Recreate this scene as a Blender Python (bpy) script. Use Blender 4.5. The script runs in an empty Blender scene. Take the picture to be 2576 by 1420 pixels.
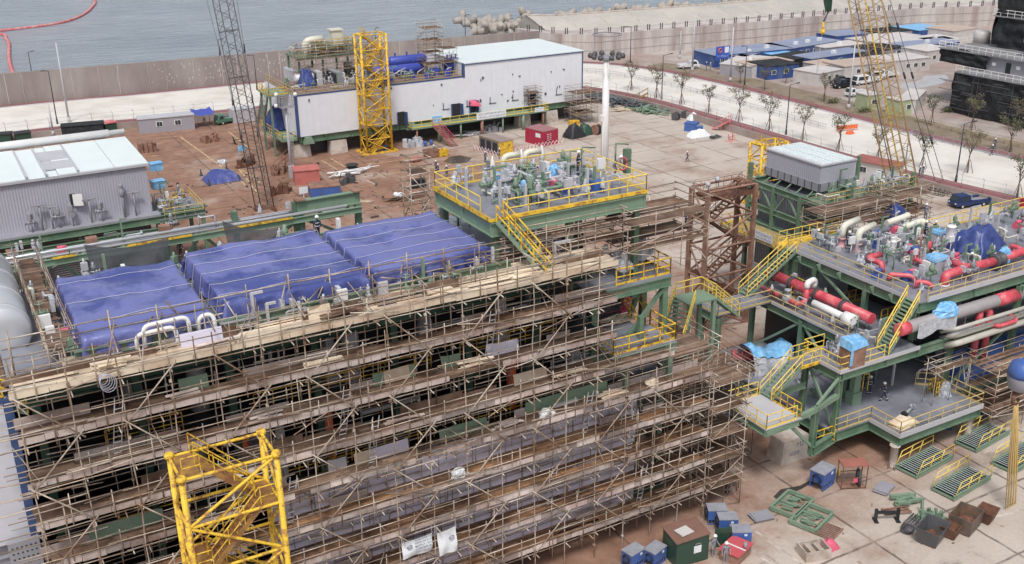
import bpy, math, random
from math import pi, sin, cos, radians, sqrt, atan2
from mathutils import Vector, Matrix
random.seed(7)
scene = bpy.context.scene
col = scene.collection
# ---------------------------------------------------------------- camera
YAW, PIT, ROL, FPX, CAMH = -0.509837799, 0.380098145, -0.012399894, 2654.60587, 45.0
_fw = Vector((-sin(YAW)*cos(PIT), cos(YAW)*cos(PIT), -sin(PIT)))
_r0 = Vector((cos(YAW), sin(YAW), 0)); _u0 = _r0.cross(_fw)
_rt = cos(ROL)*_r0 + sin(ROL)*_u0; _up = -sin(ROL)*_r0 + cos(ROL)*_u0
cd = bpy.data.cameras.new("camera"); cam = bpy.data.objects.new("camera", cd); col.objects.link(cam)
cd.sensor_width = 36.0; cd.lens = FPX/2576*36.0; cd.clip_start = 0.5; cd.clip_end = 4000
mm = Matrix(((_rt.x, _up.x, -_fw.x, 0), (_rt.y, _up.y, -_fw.y, 0), (_rt.z, _up.z, -_fw.z, CAMH), (0, 0, 0, 1)))
cam.matrix_world = mm
scene.camera = cam
# ---------------------------------------------------------------- light (overcast day)
SUN_EL, SUN_AZ = 58.0, 215.0       # azimuth from +Y, clockwise
world = bpy.data.worlds.new("World"); scene.world = world; world.use_nodes = True
wn = world.node_tree.nodes; wl = world.node_tree.links
bg = wn["Background"]
sky = wn.new("ShaderNodeTexSky"); sky.sky_type = 'NISHITA'; sky.sun_disc = False
sky.sun_elevation = radians(SUN_EL); sky.sun_rotation = radians(SUN_AZ)
sky.air_density = 1.0; sky.dust_density = 4.0; sky.ozone_density = 1.0
hs = wn.new("ShaderNodeHueSaturation"); hs.inputs["Saturation"].default_value = 0.42
wl.new(sky.outputs[0], hs.inputs["Color"]); wl.new(hs.outputs[0], bg.inputs[0])
bg.inputs[1].default_value = 0.092
sd = bpy.data.lights.new("sun", 'SUN'); sd.energy = 1.5; sd.angle = radians(11); sd.color = (1, .965, .92)
so = bpy.data.objects.new("sun", sd); col.objects.link(so)
_az = radians(SUN_AZ); _el = radians(SUN_EL)
_d = Vector((sin(_az)*cos(_el), cos(_az)*cos(_el), sin(_el)))
so.rotation_euler = _d.to_track_quat('Z', 'Y').to_euler()
vs = scene.view_settings
vs.view_transform = 'Standard'; vs.look = 'None'; vs.gamma = 1; vs.exposure = 0.44
# ---------------------------------------------------------------- survey: from a sighted point of the photo to a point of the site
def ray(x, y): return _fw + _rt*((x-1288)/FPX) - _up*((y-710)/FPX)
def G(x, y, z=0.0):
    d = ray(x, y); t = (z-CAMH)/d.z; return Vector((0, 0, CAMH)) + d*t
def PY(x, y, Y):
    d = ray(x, y); return Vector((0, 0, CAMH)) + d*(Y/d.y)
ORG = {}
for i, (ox, oy) in enumerate(((0, 0), (628.3, 0), (1256.6, 0), (1885, 0), (0, 359), (628.3, 359), (1256.6, 359), (1885, 359))): ORG[i+1] = (ox, oy, .3287)
for i, ox in enumerate((0, 628.3, 1256.6, 1885)):
    ORG['b%d' % (i+1)] = (ox, 718, .3287); ORG['c%d' % (i+1)] = (ox, 987.4, .3047)
ORG['R1'] = (1750.3, 628.3, .411); ORG['R2'] = (2127.3, 538.6, .411)
ORG['R3'] = (1660.6, 314.2, .2845); ORG['R4'] = (2109.4, 430.8, .24656); ORG['D'] = (0, 0, 1)
def zz(k, x, y): o = ORG[k]; return (o[0]+o[2]*x, o[1]+o[2]*y)
def at(k, x, y, z=0.0): return G(*zz(k, x, y), z)
def aty(k, x, y, Y): return PY(*zz(k, x, y), Y)
# ---------------------------------------------------------------- mesh builder
def V3(p): return p if isinstance(p, Vector) else Vector(p)
class MB:
    def __init__(s): s.v = []; s.f = []; s.m = []; s.s = []; s.mi = 0
    def add(s, vs, fs, smooth=False):
        o = len(s.v); s.v.extend(tuple(p) for p in vs)
        for f in fs: s.f.append(tuple(i+o for i in f)); s.m.append(s.mi); s.s.append(smooth)
        return s
    def box(s, a, b):
        x0, y0, z0 = a; x1, y1, z1 = b
        if x0 > x1: x0, x1 = x1, x0
        if y0 > y1: y0, y1 = y1, y0
        if z0 > z1: z0, z1 = z1, z0
        return s.add([(x0,y0,z0),(x1,y0,z0),(x1,y1,z0),(x0,y1,z0),(x0,y0,z1),(x1,y0,z1),(x1,y1,z1),(x0,y1,z1)],
              [(0,3,2,1),(4,5,6,7),(0,1,5,4),(1,2,6,5),(2,3,7,6),(3,0,4,7)])
    def obox(s, c, sz, rz=0.0, rx=0.0, ry=0.0):
        # box of size sz with its base centre at c
        R = Matrix.Rotation(rz, 3, 'Z') @ Matrix.Rotation(ry, 3, 'Y') @ Matrix.Rotation(rx, 3, 'X'); c = V3(c)
        a, b, h = sz[0]/2, sz[1]/2, sz[2]
        P = [c + R @ Vector(p) for p in ((-a,-b,0),(a,-b,0),(a,b,0),(-a,b,0),(-a,-b,h),(a,-b,h),(a,b,h),(-a,b,h))]
        return s.add(P, [(0,3,2,1),(4,5,6,7),(0,1,5,4),(1,2,6,5),(2,3,7,6),(3,0,4,7)])
    def bar(s, p, q, w, h=None):
        p = V3(p); q = V3(q); h = h or w; d = (q-p)
        if d.length < 1e-6: return s
        d.normalize(); u = Vector((0,0,1)) if abs(d.z) < .95 else Vector((0,1,0))
        r = d.cross(u).normalized()*w/2; t = r.cross(d).normalized()*h/2
        P = [p-r-t,p+r-t,p+r+t,p-r+t,q-r-t,q+r-t,q+r+t,q-r+t]
        return s.add(P, [(0,3,2,1),(4,5,6,7),(0,1,5,4),(1,2,6,5),(2,3,7,6),(3,0,4,7)][::1])
    def ibeam(s, p, q, h=.5, w=.3, t=.05):
        p = V3(p); q = V3(q); z = Vector((0,0,h/2-t/2))
        s.bar(p+z, q+z, w, t); s.bar(p-z, q-z, w, t); s.bar(p, q, t, h-2*t+.004); return s
    def tube(s, p, q, r, n=6, r2=None, caps=True):
        return s.path([p, q], r, n, r2, caps)
    def path(s, pts, r, n=6, r2=None, caps=True):
        pts = [V3(p) for p in pts]; N = len(pts); r2 = r if r2 is None else r2
        ring = []; vs = []
        d0 = (pts[1]-pts[0]).normalized(); u = Vector((0,0,1)) if abs(d0.z) < .9 else Vector((1,0,0))
        a = d0.cross(u).normalized()
        for i, p in enumerate(pts):
            if i == 0: d = d0
            elif i == N-1: d = (pts[i]-pts[i-1]).normalized()
            else: d = ((pts[i]-pts[i-1]).normalized() + (pts[i+1]-pts[i]).normalized()); d = d.normalized() if d.length > 1e-6 else d0
            a = (a - d*a.dot(d)); a = a.normalized() if a.length > 1e-6 else d.orthogonal().normalized()
            b = d.cross(a); rr = r + (r2-r)*i/max(1, N-1)
            for k in range(n):
                t = 2*pi*k/n; vs.append(p + (a*cos(t)+b*sin(t))*rr)
        fs = []
        for i in range(N-1):
            for k in range(n): fs.append((i*n+k, i*n+(k+1) % n, (i+1)*n+(k+1) % n, (i+1)*n+k))
        s.add(vs, fs, n > 4)
        if caps:
            o = len(s.v)-len(vs)
            for f in (tuple(range(o+n-1, o-1, -1)), tuple(range(o+(N-1)*n, o+N*n))): s.f.append(f); s.m.append(s.mi); s.s.append(False)
        return s
    def lathe(s, prof, c, n=12, axis='z'):
        c = V3(c); vs = []; fs = []
        for (r, h) in prof:
            for k in range(n):
                t = 2*pi*k/n; x, y = r*cos(t), r*sin(t)
                vs.append(c + Vector((x,y,h) if axis == 'z' else ((h,x,y) if axis == 'x' else (y,h,x))))
        for i in range(len(prof)-1):
            for k in range(n): fs.append((i*n+k, i*n+(k+1) % n, (i+1)*n+(k+1) % n, (i+1)*n+k))
        s.add(vs, fs, True); o = len(s.v)-len(vs)
        for f in (tuple(range(o+n-1, o-1, -1)), tuple(range(o+(len(prof)-1)*n, o+len(prof)*n))): s.f.append(f); s.m.append(s.mi); s.s.append(False)
        return s
    def prism(s, poly, z0, z1):
        n = len(poly); vs = [(p[0],p[1],z0) for p in poly]+[(p[0],p[1],z1) for p in poly]
        fs = [tuple(range(n-1,-1,-1)), tuple(range(n,2*n))]+[(i,(i+1)%n,n+(i+1)%n,n+i) for i in range(n)]
        return s.add(vs, fs)
    def hull8(s, lo, hi):   # two quads (4 points each)
        return s.add(list(lo)+list(hi), [(0,3,2,1),(4,5,6,7),(0,1,5,4),(1,2,6,5),(2,3,7,6),(3,0,4,7)])
    def grid(s, fn, nx, ny, smooth=True):
        vs = [fn(i/nx, j/ny) for j in range(ny+1) for i in range(nx+1)]
        fs = [(j*(nx+1)+i, j*(nx+1)+i+1, (j+1)*(nx+1)+i+1, (j+1)*(nx+1)+i) for j in range(ny) for i in range(nx)]
        return s.add(vs, fs, smooth)
    def blob(s, c, sz, seed=0, n=10, rough=.25):
        rnd = random.Random(seed); c = V3(c); rows = max(4, n//2); vs = []; fs = []
        for j in range(rows+1):
            for k in range(n):
                t = 2*pi*k/n; q = 1+rnd.uniform(-rough, rough)
                e = max(.05, cos(pi/2*j/rows))**.6*q
                vs.append(c+Vector((sz[0]/2*cos(t)*e, sz[1]/2*sin(t)*e, sz[2]*sin(pi/2*j/rows)*(1+rnd.uniform(-rough, rough)*.5))))
        for j in range(rows):
            for k in range(n): fs.append((j*n+k, j*n+(k+1)%n, (j+1)*n+(k+1)%n, (j+1)*n+k))
        fs.append(tuple(range(rows*n, rows*n+n)))
        return s.add(vs, fs, False)
    def rail(s, pts, h=1.1, r=.03, sp=1.5, mid=True, closed=False, kick=0):
        pts = [V3(p) for p in pts]
        if closed: pts = pts+[pts[0]]
        up = Vector((0,0,h))
        for a, b in zip(pts, pts[1:]):
            n = max(1, round((b-a).length/sp))
            for i in range(n+1): p = a.lerp(b, i/n); s.tube(p, p+up, r, 5, caps=False)
            s.tube(a+up, b+up, r*1.15, 5, caps=False)
            if mid: s.tube(a+up*.5, b+up*.5, r, 5, caps=False)
            if kick: s.bar(a+Vector((0,0,kick/2)), b+Vector((0,0,kick/2)), .02, kick)
        return s
    def build(s, name, mats, parent=None, world=False, label=None):
        me = bpy.data.meshes.new(name)
        vs = s.v
        if world and parent is not None:
            L = parent.location; c, n = cos(-parent.rotation_euler.z), sin(-parent.rotation_euler.z)
            out = []
            for (x, y, z) in vs:
                x -= L.x; y -= L.y; out.append((c*x-n*y, n*x+c*y, z-L.z))
            vs = out
            gp = parent.parent
            if gp is not None: pass
        me.from_pydata(vs, [], s.f)
        if not isinstance(mats, (list, tuple)): mats = [mats]
        for m in mats: me.materials.append(m)
        me.polygons.foreach_set('material_index', [min(k, len(mats)-1) for k in s.m]); me.polygons.foreach_set('use_smooth', s.s)
        me.update()
        o = bpy.data.objects.new(name, me); col.objects.link(o)
        if parent is not None: o.parent = parent
        if label: o['label'] = label
        return o
def bend(pts, R=.5, n=5):
    pts = [V3(p) for p in pts]; out = [pts[0]]
    for a, b, c in zip(pts, pts[1:], pts[2:]):
        d1 = (a-b); d2 = (c-b); q = min(R, d1.length*.49, d2.length*.49); p1 = b+d1.normalized()*q; p2 = b+d2.normalized()*q
        for i in range(n+1): t = i/n; out.append(p1*(1-t)**2 + b*2*t*(1-t) + p2*t*t)
    out.append(pts[-1]); return out
# ---------------------------------------------------------------- things
def tag(o, label=None, cat=None, group=None, kind=None):
    for k, v in (('label', label), ('category', cat), ('group', group), ('kind', kind)):
        if v: o[k] = v
    return o
def thing(name, label, cat, loc=(0, 0, 0), rz=0.0, group=None):
    o = bpy.data.objects.new(name, None); col.objects.link(o); o.empty_display_size = .3
    o.location = loc; o.rotation_euler = (0, 0, rz); return tag(o, label, cat, group)
def struct(name, mb, m): return tag(mb.build(name, m), kind='structure')
def solo(name, mb, m, label, cat, loc=(0, 0, 0), rz=0.0, group=None):
    o = mb.build(name, m); o.location = loc; o.rotation_euler = (0, 0, rz); return tag(o, label, cat, group)
def solow(name, mb, m, label, cat, loc, group=None):      # verts given in site coordinates, origin put at the base
    L = V3(loc); mb.v = [(x-L.x, y-L.y, z-L.z) for x, y, z in mb.v]
    return solo(name, mb, m, label, cat, L, 0, group)
def dup(o, loc=None, rz=None, label=None, scale=None, parent=None):
    c = o.copy(); col.objects.link(c)
    if parent is not None: c.parent = parent
    if loc is not None: c.location = loc
    if rz is not None: c.rotation_euler = (0, 0, rz)
    if scale is not None: c.scale = (scale, scale, scale) if not isinstance(scale, (tuple, list)) else scale
    if label: c['label'] = label
    for ch in o.children: dup(ch, parent=c)
    return c
NTH = ['first','second','third','fourth','fifth','sixth','seventh','eighth','ninth','tenth','eleventh','twelfth','thirteenth','fourteenth','fifteenth','sixteenth','seventeenth','eighteenth','nineteenth','twentieth']
# ---------------------------------------------------------------- materials
def mat(name, c, rough=.65, var=.12, scale=1.5, c2=None, amt=.45, scale2=.5, isl=0.0, bump=0.0, bscale=8.0, metal=0.0, streak=1.0, alpha=1.0, soft=.12, spec=.5):
    m = bpy.data.materials.new(name); m.use_nodes = True; nt = m.node_tree; N = nt.nodes; L = nt.links
    b = N["Principled BSDF"]; b.inputs["Roughness"].default_value = rough; b.inputs["Metallic"].default_value = metal
    b.inputs["Specular IOR Level"].default_value = spec
    g = N.new("ShaderNodeNewGeometry"); mp = N.new("ShaderNodeMapping"); mp.inputs["Scale"].default_value = (1, 1, streak)
    L.new(g.outputs["Position"], mp.inputs[0])
    nz = N.new("ShaderNodeTexNoise"); nz.inputs["Scale"].default_value = scale; nz.inputs["Detail"].default_value = 6; nz.inputs["Roughness"].default_value = .65
    L.new(mp.outputs[0], nz.inputs["Vector"])
    rp = N.new("ShaderNodeMapRange"); rp.inputs[1].default_value = .25; rp.inputs[2].default_value = .75
    rp.inputs[3].default_value = 1-var; rp.inputs[4].default_value = 1+var
    L.new(nz.outputs[0], rp.inputs[0]); val = rp.outputs[0]
    if isl:
        r2 = N.new("ShaderNodeMapRange"); r2.inputs[3].default_value = 1-isl; r2.inputs[4].default_value = 1+isl
        L.new(g.outputs["Random Per Island"], r2.inputs[0])
        mu = N.new("ShaderNodeMath"); mu.operation = 'MULTIPLY'; L.new(val, mu.inputs[0]); L.new(r2.outputs[0], mu.inputs[1]); val = mu.outputs[0]
    vm = N.new("ShaderNodeVectorMath"); vm.operation = 'SCALE'
    base = N.new("ShaderNodeRGB"); base.outputs[0].default_value = (*c, 1); src = base.outputs[0]
    if c2:
        n2 = N.new("ShaderNodeTexNoise"); n2.inputs["Scale"].default_value = scale2; n2.inputs["Detail"].default_value = 8; n2.inputs["Roughness"].default_value = .7
        L.new(mp.outputs[0], n2.inputs["Vector"])
        r3 = N.new("ShaderNodeMapRange"); r3.inputs[1].default_value = .72-.5*amt-soft; r3.inputs[2].default_value = .72-.5*amt+soft
        L.new(n2.outputs[0], r3.inputs[0])
        mx = N.new("ShaderNodeMix"); mx.data_type = 'RGBA'; mx.inputs[7].default_value = (*c2, 1)
        L.new(r3.outputs[0], mx.inputs[0]); L.new(src, mx.inputs[6]); src = mx.outputs[2]
    L.new(src, vm.inputs[0]); L.new(val, vm.inputs[3]); L.new(vm.outputs[0], b.inputs["Base Color"])
    if bump:
        n3 = N.new("ShaderNodeTexNoise"); n3.inputs["Scale"].default_value = bscale; n3.inputs["Detail"].default_value = 4; L.new(mp.outputs[0], n3.inputs["Vector"])
        bp = N.new("ShaderNodeBump"); bp.inputs["Strength"].default_value = bump; bp.inputs["Distance"].default_value = .1
        L.new(n3.outputs[0], bp.inputs["Height"]); L.new(bp.outputs[0], b.inputs["Normal"])
    if alpha < 1: b.inputs["Alpha"].default_value = alpha
    return m
def corrugated(name, c, period=.3, axis=0, depth=.5, rough=.5, var=.06):
    m = mat(name, c, rough, var, .6); nt = m.node_tree; N = nt.nodes; L = nt.links; b = N["Principled BSDF"]
    g = N.new("ShaderNodeNewGeometry"); sp = N.new("ShaderNodeSeparateXYZ"); L.new(g.outputs["Position"], sp.inputs[0])
    ad = N.new("ShaderNodeMath"); ad.operation = 'ADD'
    if axis == 2: L.new(sp.outputs[2], ad.inputs[0]); ad.inputs[1].default_value = 0
    else: L.new(sp.outputs[0], ad.inputs[0]); L.new(sp.outputs[1], ad.inputs[1])
    mu = N.new("ShaderNodeMath"); mu.operation = 'MULTIPLY'; mu.inputs[1].default_value = 2*pi/period; L.new(ad.outputs[0], mu.inputs[0])
    sn = N.new("ShaderNodeMath"); sn.operation = 'SINE'; L.new(mu.outputs[0], sn.inputs[0])
    bp = N.new("ShaderNodeBump"); bp.inputs["Strength"].default_value = depth; bp.inputs["Distance"].default_value = .08
    L.new(sn.outputs[0], bp.inputs["Height"]); L.new(bp.outputs[0], b.inputs["Normal"]); return m
K = {}
K['yellow'] = mat('yellow_paint', (.8, .53, .045), .55, .2, 1.2, (.38, .18, .05), .36, 2.2, soft=.05)
K['yellow_clean'] = mat('yellow_rail_paint', (.82, .6, .12), .45, .1, 2)
K['green'] = mat('green_steel_paint', (.105, .19, .125), .5, .14, .8, (.2, .27, .2), .35, .5)
K['green_lt'] = mat('pale_green_steel', (.2, .29, .21), .5, .14, .8)
K['green_dk'] = mat('dark_green_paint', (.03, .07, .05), .45, .2, .8)
K['grey_deck'] = mat('grey_deck_paint', (.27, .28, .33), .42, .14, .5, (.17, .18, .21), .4, .35)

K['white_roof'] = mat('white_roof_sheet', (.74, .82, .83), .4, .04, .3)
K['white_paint'] = mat('white_paint', (.8, .8, .8), .45, .06, .8)
K['cream'] = mat('cream_pipe_paint', (.7, .68, .58), .4, .06, 1)
K['navy'] = mat('navy_trim', (.05, .09, .22), .5, .1, 1)
K['blue_bin'] = mat('blue_machine_paint', (.05, .13, .42), .45, .15, 1, (.1, .12, .2), .3, 1.5)
K['blue_office'] = mat('blue_prefab_paint', (.03, .085, .3), .5, .2, .4, (.1, .13, .2), .3, .4)
K['blue_vessel'] = mat('blue_vessel_paint', (.06, .09, .42), .4, .08, .6)
K['blue_lt'] = mat('light_blue_sheet', (.16, .46, .82), .4, .16, 2, (.35,.58,.8), .35, 2)
K['tarp'] = mat('blue_tarpaulin', (.16, .18, .43), .25, .12, .3, (.065, .085, .28), .40, .2, bump=.4, bscale=1.6, soft=.05)
K['tarp_dk'] = mat('dark_blue_tarpaulin', (.03, .05, .2), .4, .3, 1.6, (.07,.1,.3), .35, 1.1, bump=.4, bscale=3)
K['rope'] = mat('white_rope', (.5, .5, .6), .7, .05, 3)
K['red_pipe'] = mat('red_wrapped_pipe', (.6, .07, .1), .42, .16, 1.8, (.72, .2, .22), .35, 1.2)
K['red_box'] = mat('red_container_paint', (.4, .02, .055), .45, .16, .8)
K['pink'] = mat('pink_cloth', (.68, .12, .2), .6, .22, 2.5)
K['orange'] = mat('orange_plastic', (.75, .16, .06), .5, .15, 1)
K['rust'] = mat('rusty_steel', (.2, .095, .06), .75, .25, 1.2, (.1, .05, .035), .4, .9)
K['rust_lt'] = mat('pale_rusty_steel', (.34, .2, .15), .75, .22, 1.2, (.2, .1, .07), .4, .9)
K['pole'] = mat('scaffold_tube', (.51, .45, .385), .5, .24, .6, (.22, .135, .085), .42, .45, isl=.42, metal=.15)
K['plank'] = mat('scaffold_plank', (.29, .195, .14), .75, .3, .7, (.1, .055, .036), .48, .3, isl=.45, bump=.1)
K['plank_wet'] = mat('wet_orange_brown_plank', (.36, .2, .105), .45, .3, .7, (.09, .05, .034), .45, .3, isl=.5, bump=.1)
K['plank_new'] = mat('pale_new_plank', (.74, .64, .5), .7, .18, .8, (.4, .27, .19), .34, .4, isl=.28)
K['toe'] = mat('toe_board', (.52, .45, .42), .7, .24, .7, (.26, .17, .14), .38, .3, isl=.46)
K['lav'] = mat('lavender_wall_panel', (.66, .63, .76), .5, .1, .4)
K['grey_lt'] = mat('light_grey_paint', (.5, .5, .54), .5, .08, .5)
K['grey'] = mat('grey_paint', (.3, .3, .34), .5, .12, .7)
K['grey_dk'] = mat('dark_grey_steel', (.09, .09, .1), .5, .2, 1)
K['black'] = mat('black_net', (.012, .014, .017), .85, .5, 1.2, (.035, .04, .045), .4, .8, bump=.3, bscale=3)
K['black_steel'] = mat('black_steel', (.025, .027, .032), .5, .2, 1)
K['pole_dk'] = mat('dark_lamp_post', (.03, .035, .045), .5, .1, 1)
K['silver'] = mat('silver_insulation', (.66, .68, .72), .32, .06, .5, metal=.35)
K['valve'] = mat('valve_metal', (.4, .42, .45), .4, .3, 3, isl=.3, metal=.3)
K['wrap'] = mat('clear_plastic_wrap', (.6, .63, .68), .3, .25, 3.5, (.38, .4, .45), .45, 2.2)
K['conc'] = mat('concrete', (.42, .39, .36), .8, .12, .5, (.3, .26, .24), .4, .3)
K['conc_pale'] = mat('pale_concrete_block', (.56, .52, .48), .8, .12, .8, (.36, .26, .2), .34, .6)
K['tetra'] = mat('weathered_tetrapod_concrete', (.4, .365, .33), .85, .15, .5, (.36, .33, .3), .4, .4)
K['bark'] = mat('bark', (.14, .1, .08), .9, .25, 3)
K['leaf'] = mat('leaf', (.12, .13, .065), .7, .2, .8, (.2, .165, .1), .46, .6, isl=.45)
K['leaf2'] = mat('olive_leaf', (.075, .105, .05), .7, .2, .8, (.15, .14, .07), .45, .6, isl=.45)
K['brick'] = mat('red_paving', (.29, .12, .125), .75, .12, .6, (.2, .1, .1), .4, .3)
K['glass'] = mat('window_glass', (.04, .05, .06), .15, .2, 2)
K['cabin'] = mat('grey_prefab_paint', (.34, .33, .37), .55, .08, .5)
K['cabin_w'] = mat('white_prefab_paint', (.62, .6, .59), .55, .08, .5, (.45, .4, .38), .3, .5)
K['tyre'] = mat('tyre_rubber', (.02, .02, .02), .8, .1, 2)
K['lattice_y'] = mat('ochre_lattice_paint', (.42, .27, .09), .5, .15, .8, (.28, .2, .14), .4, .4)
K['skin'] = mat('skin', (.5, .3, .22), .6, .05, 2)
K['coverall'] = mat('navy_coverall', (.028, .035, .075), .8, .2, 4)
K['coverall_g'] = mat('grey_coverall', (.24, .26, .3), .8, .2, 4)
K['scrap'] = mat('dark_scrap', (.1, .11, .12), .6, .4, 2, isl=.5)
K['net'] = mat('dark_debris_net', (.06, .065, .075), .85, .25, 1.5, alpha=.86)
K['canvas'] = mat('white_banner_cloth', (.74, .78, .82), .6, .05, .8)
K['ink'] = mat('grey_ink', (.22, .24, .3), .7, .05, 2)
K['wood_door'] = mat('brown_board', (.22, .12, .09), .7, .15, 1.2)
K['white'] = corrugated('white_cladding', (.76, .785, .85), 1.1, 0, .1, .42, .05)
K['corr_grey'] = corrugated('grey_corrugated_sheet', (.43, .43, .5), .3, 0, .28)
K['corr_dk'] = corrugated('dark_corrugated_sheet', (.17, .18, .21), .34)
K['corr_red'] = corrugated('red_corrugated_sheet', (.42, .025, .065), .3)
K['louvre'] = corrugated('grey_louvre', (.2, .2, .23), .25, 2, .9)
K['roof_red'] = mat('faded_red_roof', (.36, .13, .11), .7, .15, .8)
K['deck_shade'] = mat('weathered_deck', (.3,.31,.34), .6, .2, .8, (.18,.17,.17), .4, .4)
K['boom_red'] = mat('oil_boom_red', (.6, .14, .16), .6, .12, .6, (.7, .4, .36), .35, .5)
# ================================================================= SETTING
# ---- yard ground: stained concrete slabs
def ground_mat():
    m = bpy.data.materials.new('stained_yard_concrete'); m.use_nodes = True; nt = m.node_tree; N = nt.nodes; L = nt.links
    b = N["Principled BSDF"]; b.inputs["Specular IOR Level"].default_value = .4
    g = N.new("ShaderNodeNewGeometry"); pos = g.outputs["Position"]
    sp = N.new("ShaderNodeSeparateXYZ"); L.new(pos, sp.inputs[0])
    def noise(sc, det=8, ro=.65, stretch=None):
        n = N.new("ShaderNodeTexNoise"); n.inputs["Scale"].default_value = sc; n.inputs["Detail"].default_value = det; n.inputs["Roughness"].default_value = ro
        if stretch:
            mp = N.new("ShaderNodeMapping"); mp.inputs["Scale"].default_value = stretch; L.new(pos, mp.inputs[0]); L.new(mp.outputs[0], n.inputs["Vector"])
        else: L.new(pos, n.inputs["Vector"])
        return n.outputs[0]
    def rng(v, a, c, lo=0.0, hi=1.0):
        r = N.new("ShaderNodeMapRange"); r.inputs[1].default_value = a; r.inputs[2].default_value = c; r.inputs[3].default_value = lo; r.inputs[4].default_value = hi; L.new(v, r.inputs[0]); return r.outputs[0]
    def op(o, a, c):
        q = N.new("ShaderNodeMath"); q.operation = o
        for k, x in enumerate((a, c)):
            if isinstance(x, (int, float)): q.inputs[k].default_value = x
            else: L.new(x, q.inputs[k])
        return q.outputs[0]
    def mix(f, a, c):
        q = N.new("ShaderNodeMix"); q.data_type = 'RGBA'
        L.new(f, q.inputs[0])
        for k, x in ((6, a), (7, c)):
            if isinstance(x, tuple): q.inputs[k].default_value = (*x, 1)
            else: L.new(x, q.inputs[k])
        return q.outputs[2]
    pale = mix(rng(noise(.12), .3, .7), (.445, .38, .33), (.555, .49, .435))
    rustc = mix(rng(noise(.35), .3, .7), (.21, .112, .078), (.37, .22, .155))
    # rust-coloured run-off lies round the module berths, the open apron is paler
    z1 = rng(sp.outputs[0], 92, 60); z2 = rng(sp.outputs[1], 85, 105); zone = op('MULTIPLY', z1, z2)
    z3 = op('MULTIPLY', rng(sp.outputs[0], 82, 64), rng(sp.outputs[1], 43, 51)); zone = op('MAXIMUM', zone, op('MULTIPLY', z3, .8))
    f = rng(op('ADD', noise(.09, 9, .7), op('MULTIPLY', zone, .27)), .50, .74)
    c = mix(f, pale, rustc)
    wet = rng(noise(.28, 9, .72, (.5, 1.2, 1)), .575, .69); c = mix(op('MULTIPLY', wet, .68), c, (.13, .085, .068))
    st = rng(noise(.9, 8, .8, (1, .35, 1)), .57, .70); c = mix(op('MULTIPLY', st, .42), c, (.15, .1, .08))
    lt = rng(noise(1.6, 6, .8), .62, .74); c = mix(op('MULTIPLY', lt, .4), c, (.55, .5, .46))
    # slab joints
    wob = op('MULTIPLY', op('SUBTRACT', noise(.5, 3), .5), .25)
    def joint(v, per, w):
        a = op('FRACT', op('DIVIDE', op('ADD', v, wob), per), 0); a = op('ABSOLUTE', op('SUBTRACT', a, .5), 0); return rng(a, .5-w/per, .5-w/per*.5)
    j = op('MAXIMUM', joint(sp.outputs[0], 7.5, .13), joint(sp.outputs[1], 6.0, .13)); j = op('MULTIPLY', j, rng(noise(.3, 3), .35, .55))
    c = mix(op('MULTIPLY', j, .75), c, (.07, .05, .045))
    fine = rng(noise(4, 6, .7), .2, .8, .85, 1.15)
    vm = N.new("ShaderNodeVectorMath"); vm.operation = 'SCALE'; L.new(c, vm.inputs[0]); L.new(fine, vm.inputs[3]); L.new(vm.outputs[0], b.inputs["Base Color"])
    L.new(rng(wet, 0, 1, .75, .25), b.inputs["Roughness"]); return m
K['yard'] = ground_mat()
ZR = 1.0    # the coast road lies a metre above the yard
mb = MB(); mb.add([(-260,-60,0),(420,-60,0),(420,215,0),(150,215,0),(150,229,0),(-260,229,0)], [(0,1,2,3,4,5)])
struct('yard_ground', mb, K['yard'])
mb = MB(); mb.add([(-900,-200,-2.6),(1500,-200,-2.6),(1500,2600,-2.6),(-900,2600,-2.6)], [(0,1,2,3)]); struct('sea_bed', mb, K['conc'])
def sea_mat():
    m = mat('grey_blue_sea', (.36, .42, .49), .2, .14, .03, (.42, .475, .535), .5, .012); nt = m.node_tree; N = nt.nodes; L = nt.links; b = N["Principled BSDF"]
    g = N.new("ShaderNodeNewGeometry"); mp = N.new("ShaderNodeMapping"); mp.inputs["Scale"].default_value = (.5, 1.3, 1); mp.inputs["Rotation"].default_value = (0, 0, .35); L.new(g.outputs["Position"], mp.inputs[0])
    n = N.new("ShaderNodeTexNoise"); n.inputs["Scale"].default_value = .16; n.inputs["Detail"].default_value = 9; n.inputs["Roughness"].default_value = .68; L.new(mp.outputs[0], n.inputs["Vector"])
    bp = N.new("ShaderNodeBump"); bp.inputs["Strength"].default_value = 1.0; bp.inputs["Distance"].default_value = 3.2; L.new(n.outputs[0], bp.inputs["Height"]); L.new(bp.outputs[0], b.inputs["Normal"])
    return m
K['sea'] = sea_mat()
mb = MB(); mb.add([(-900,229.2,-2),(141,229.2,-2),(1500,214,-2),(1500,2600,-2),(-900,2600,-2)], [(0,1,2,3,4)]); struct('sea', mb, K['sea'])
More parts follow.
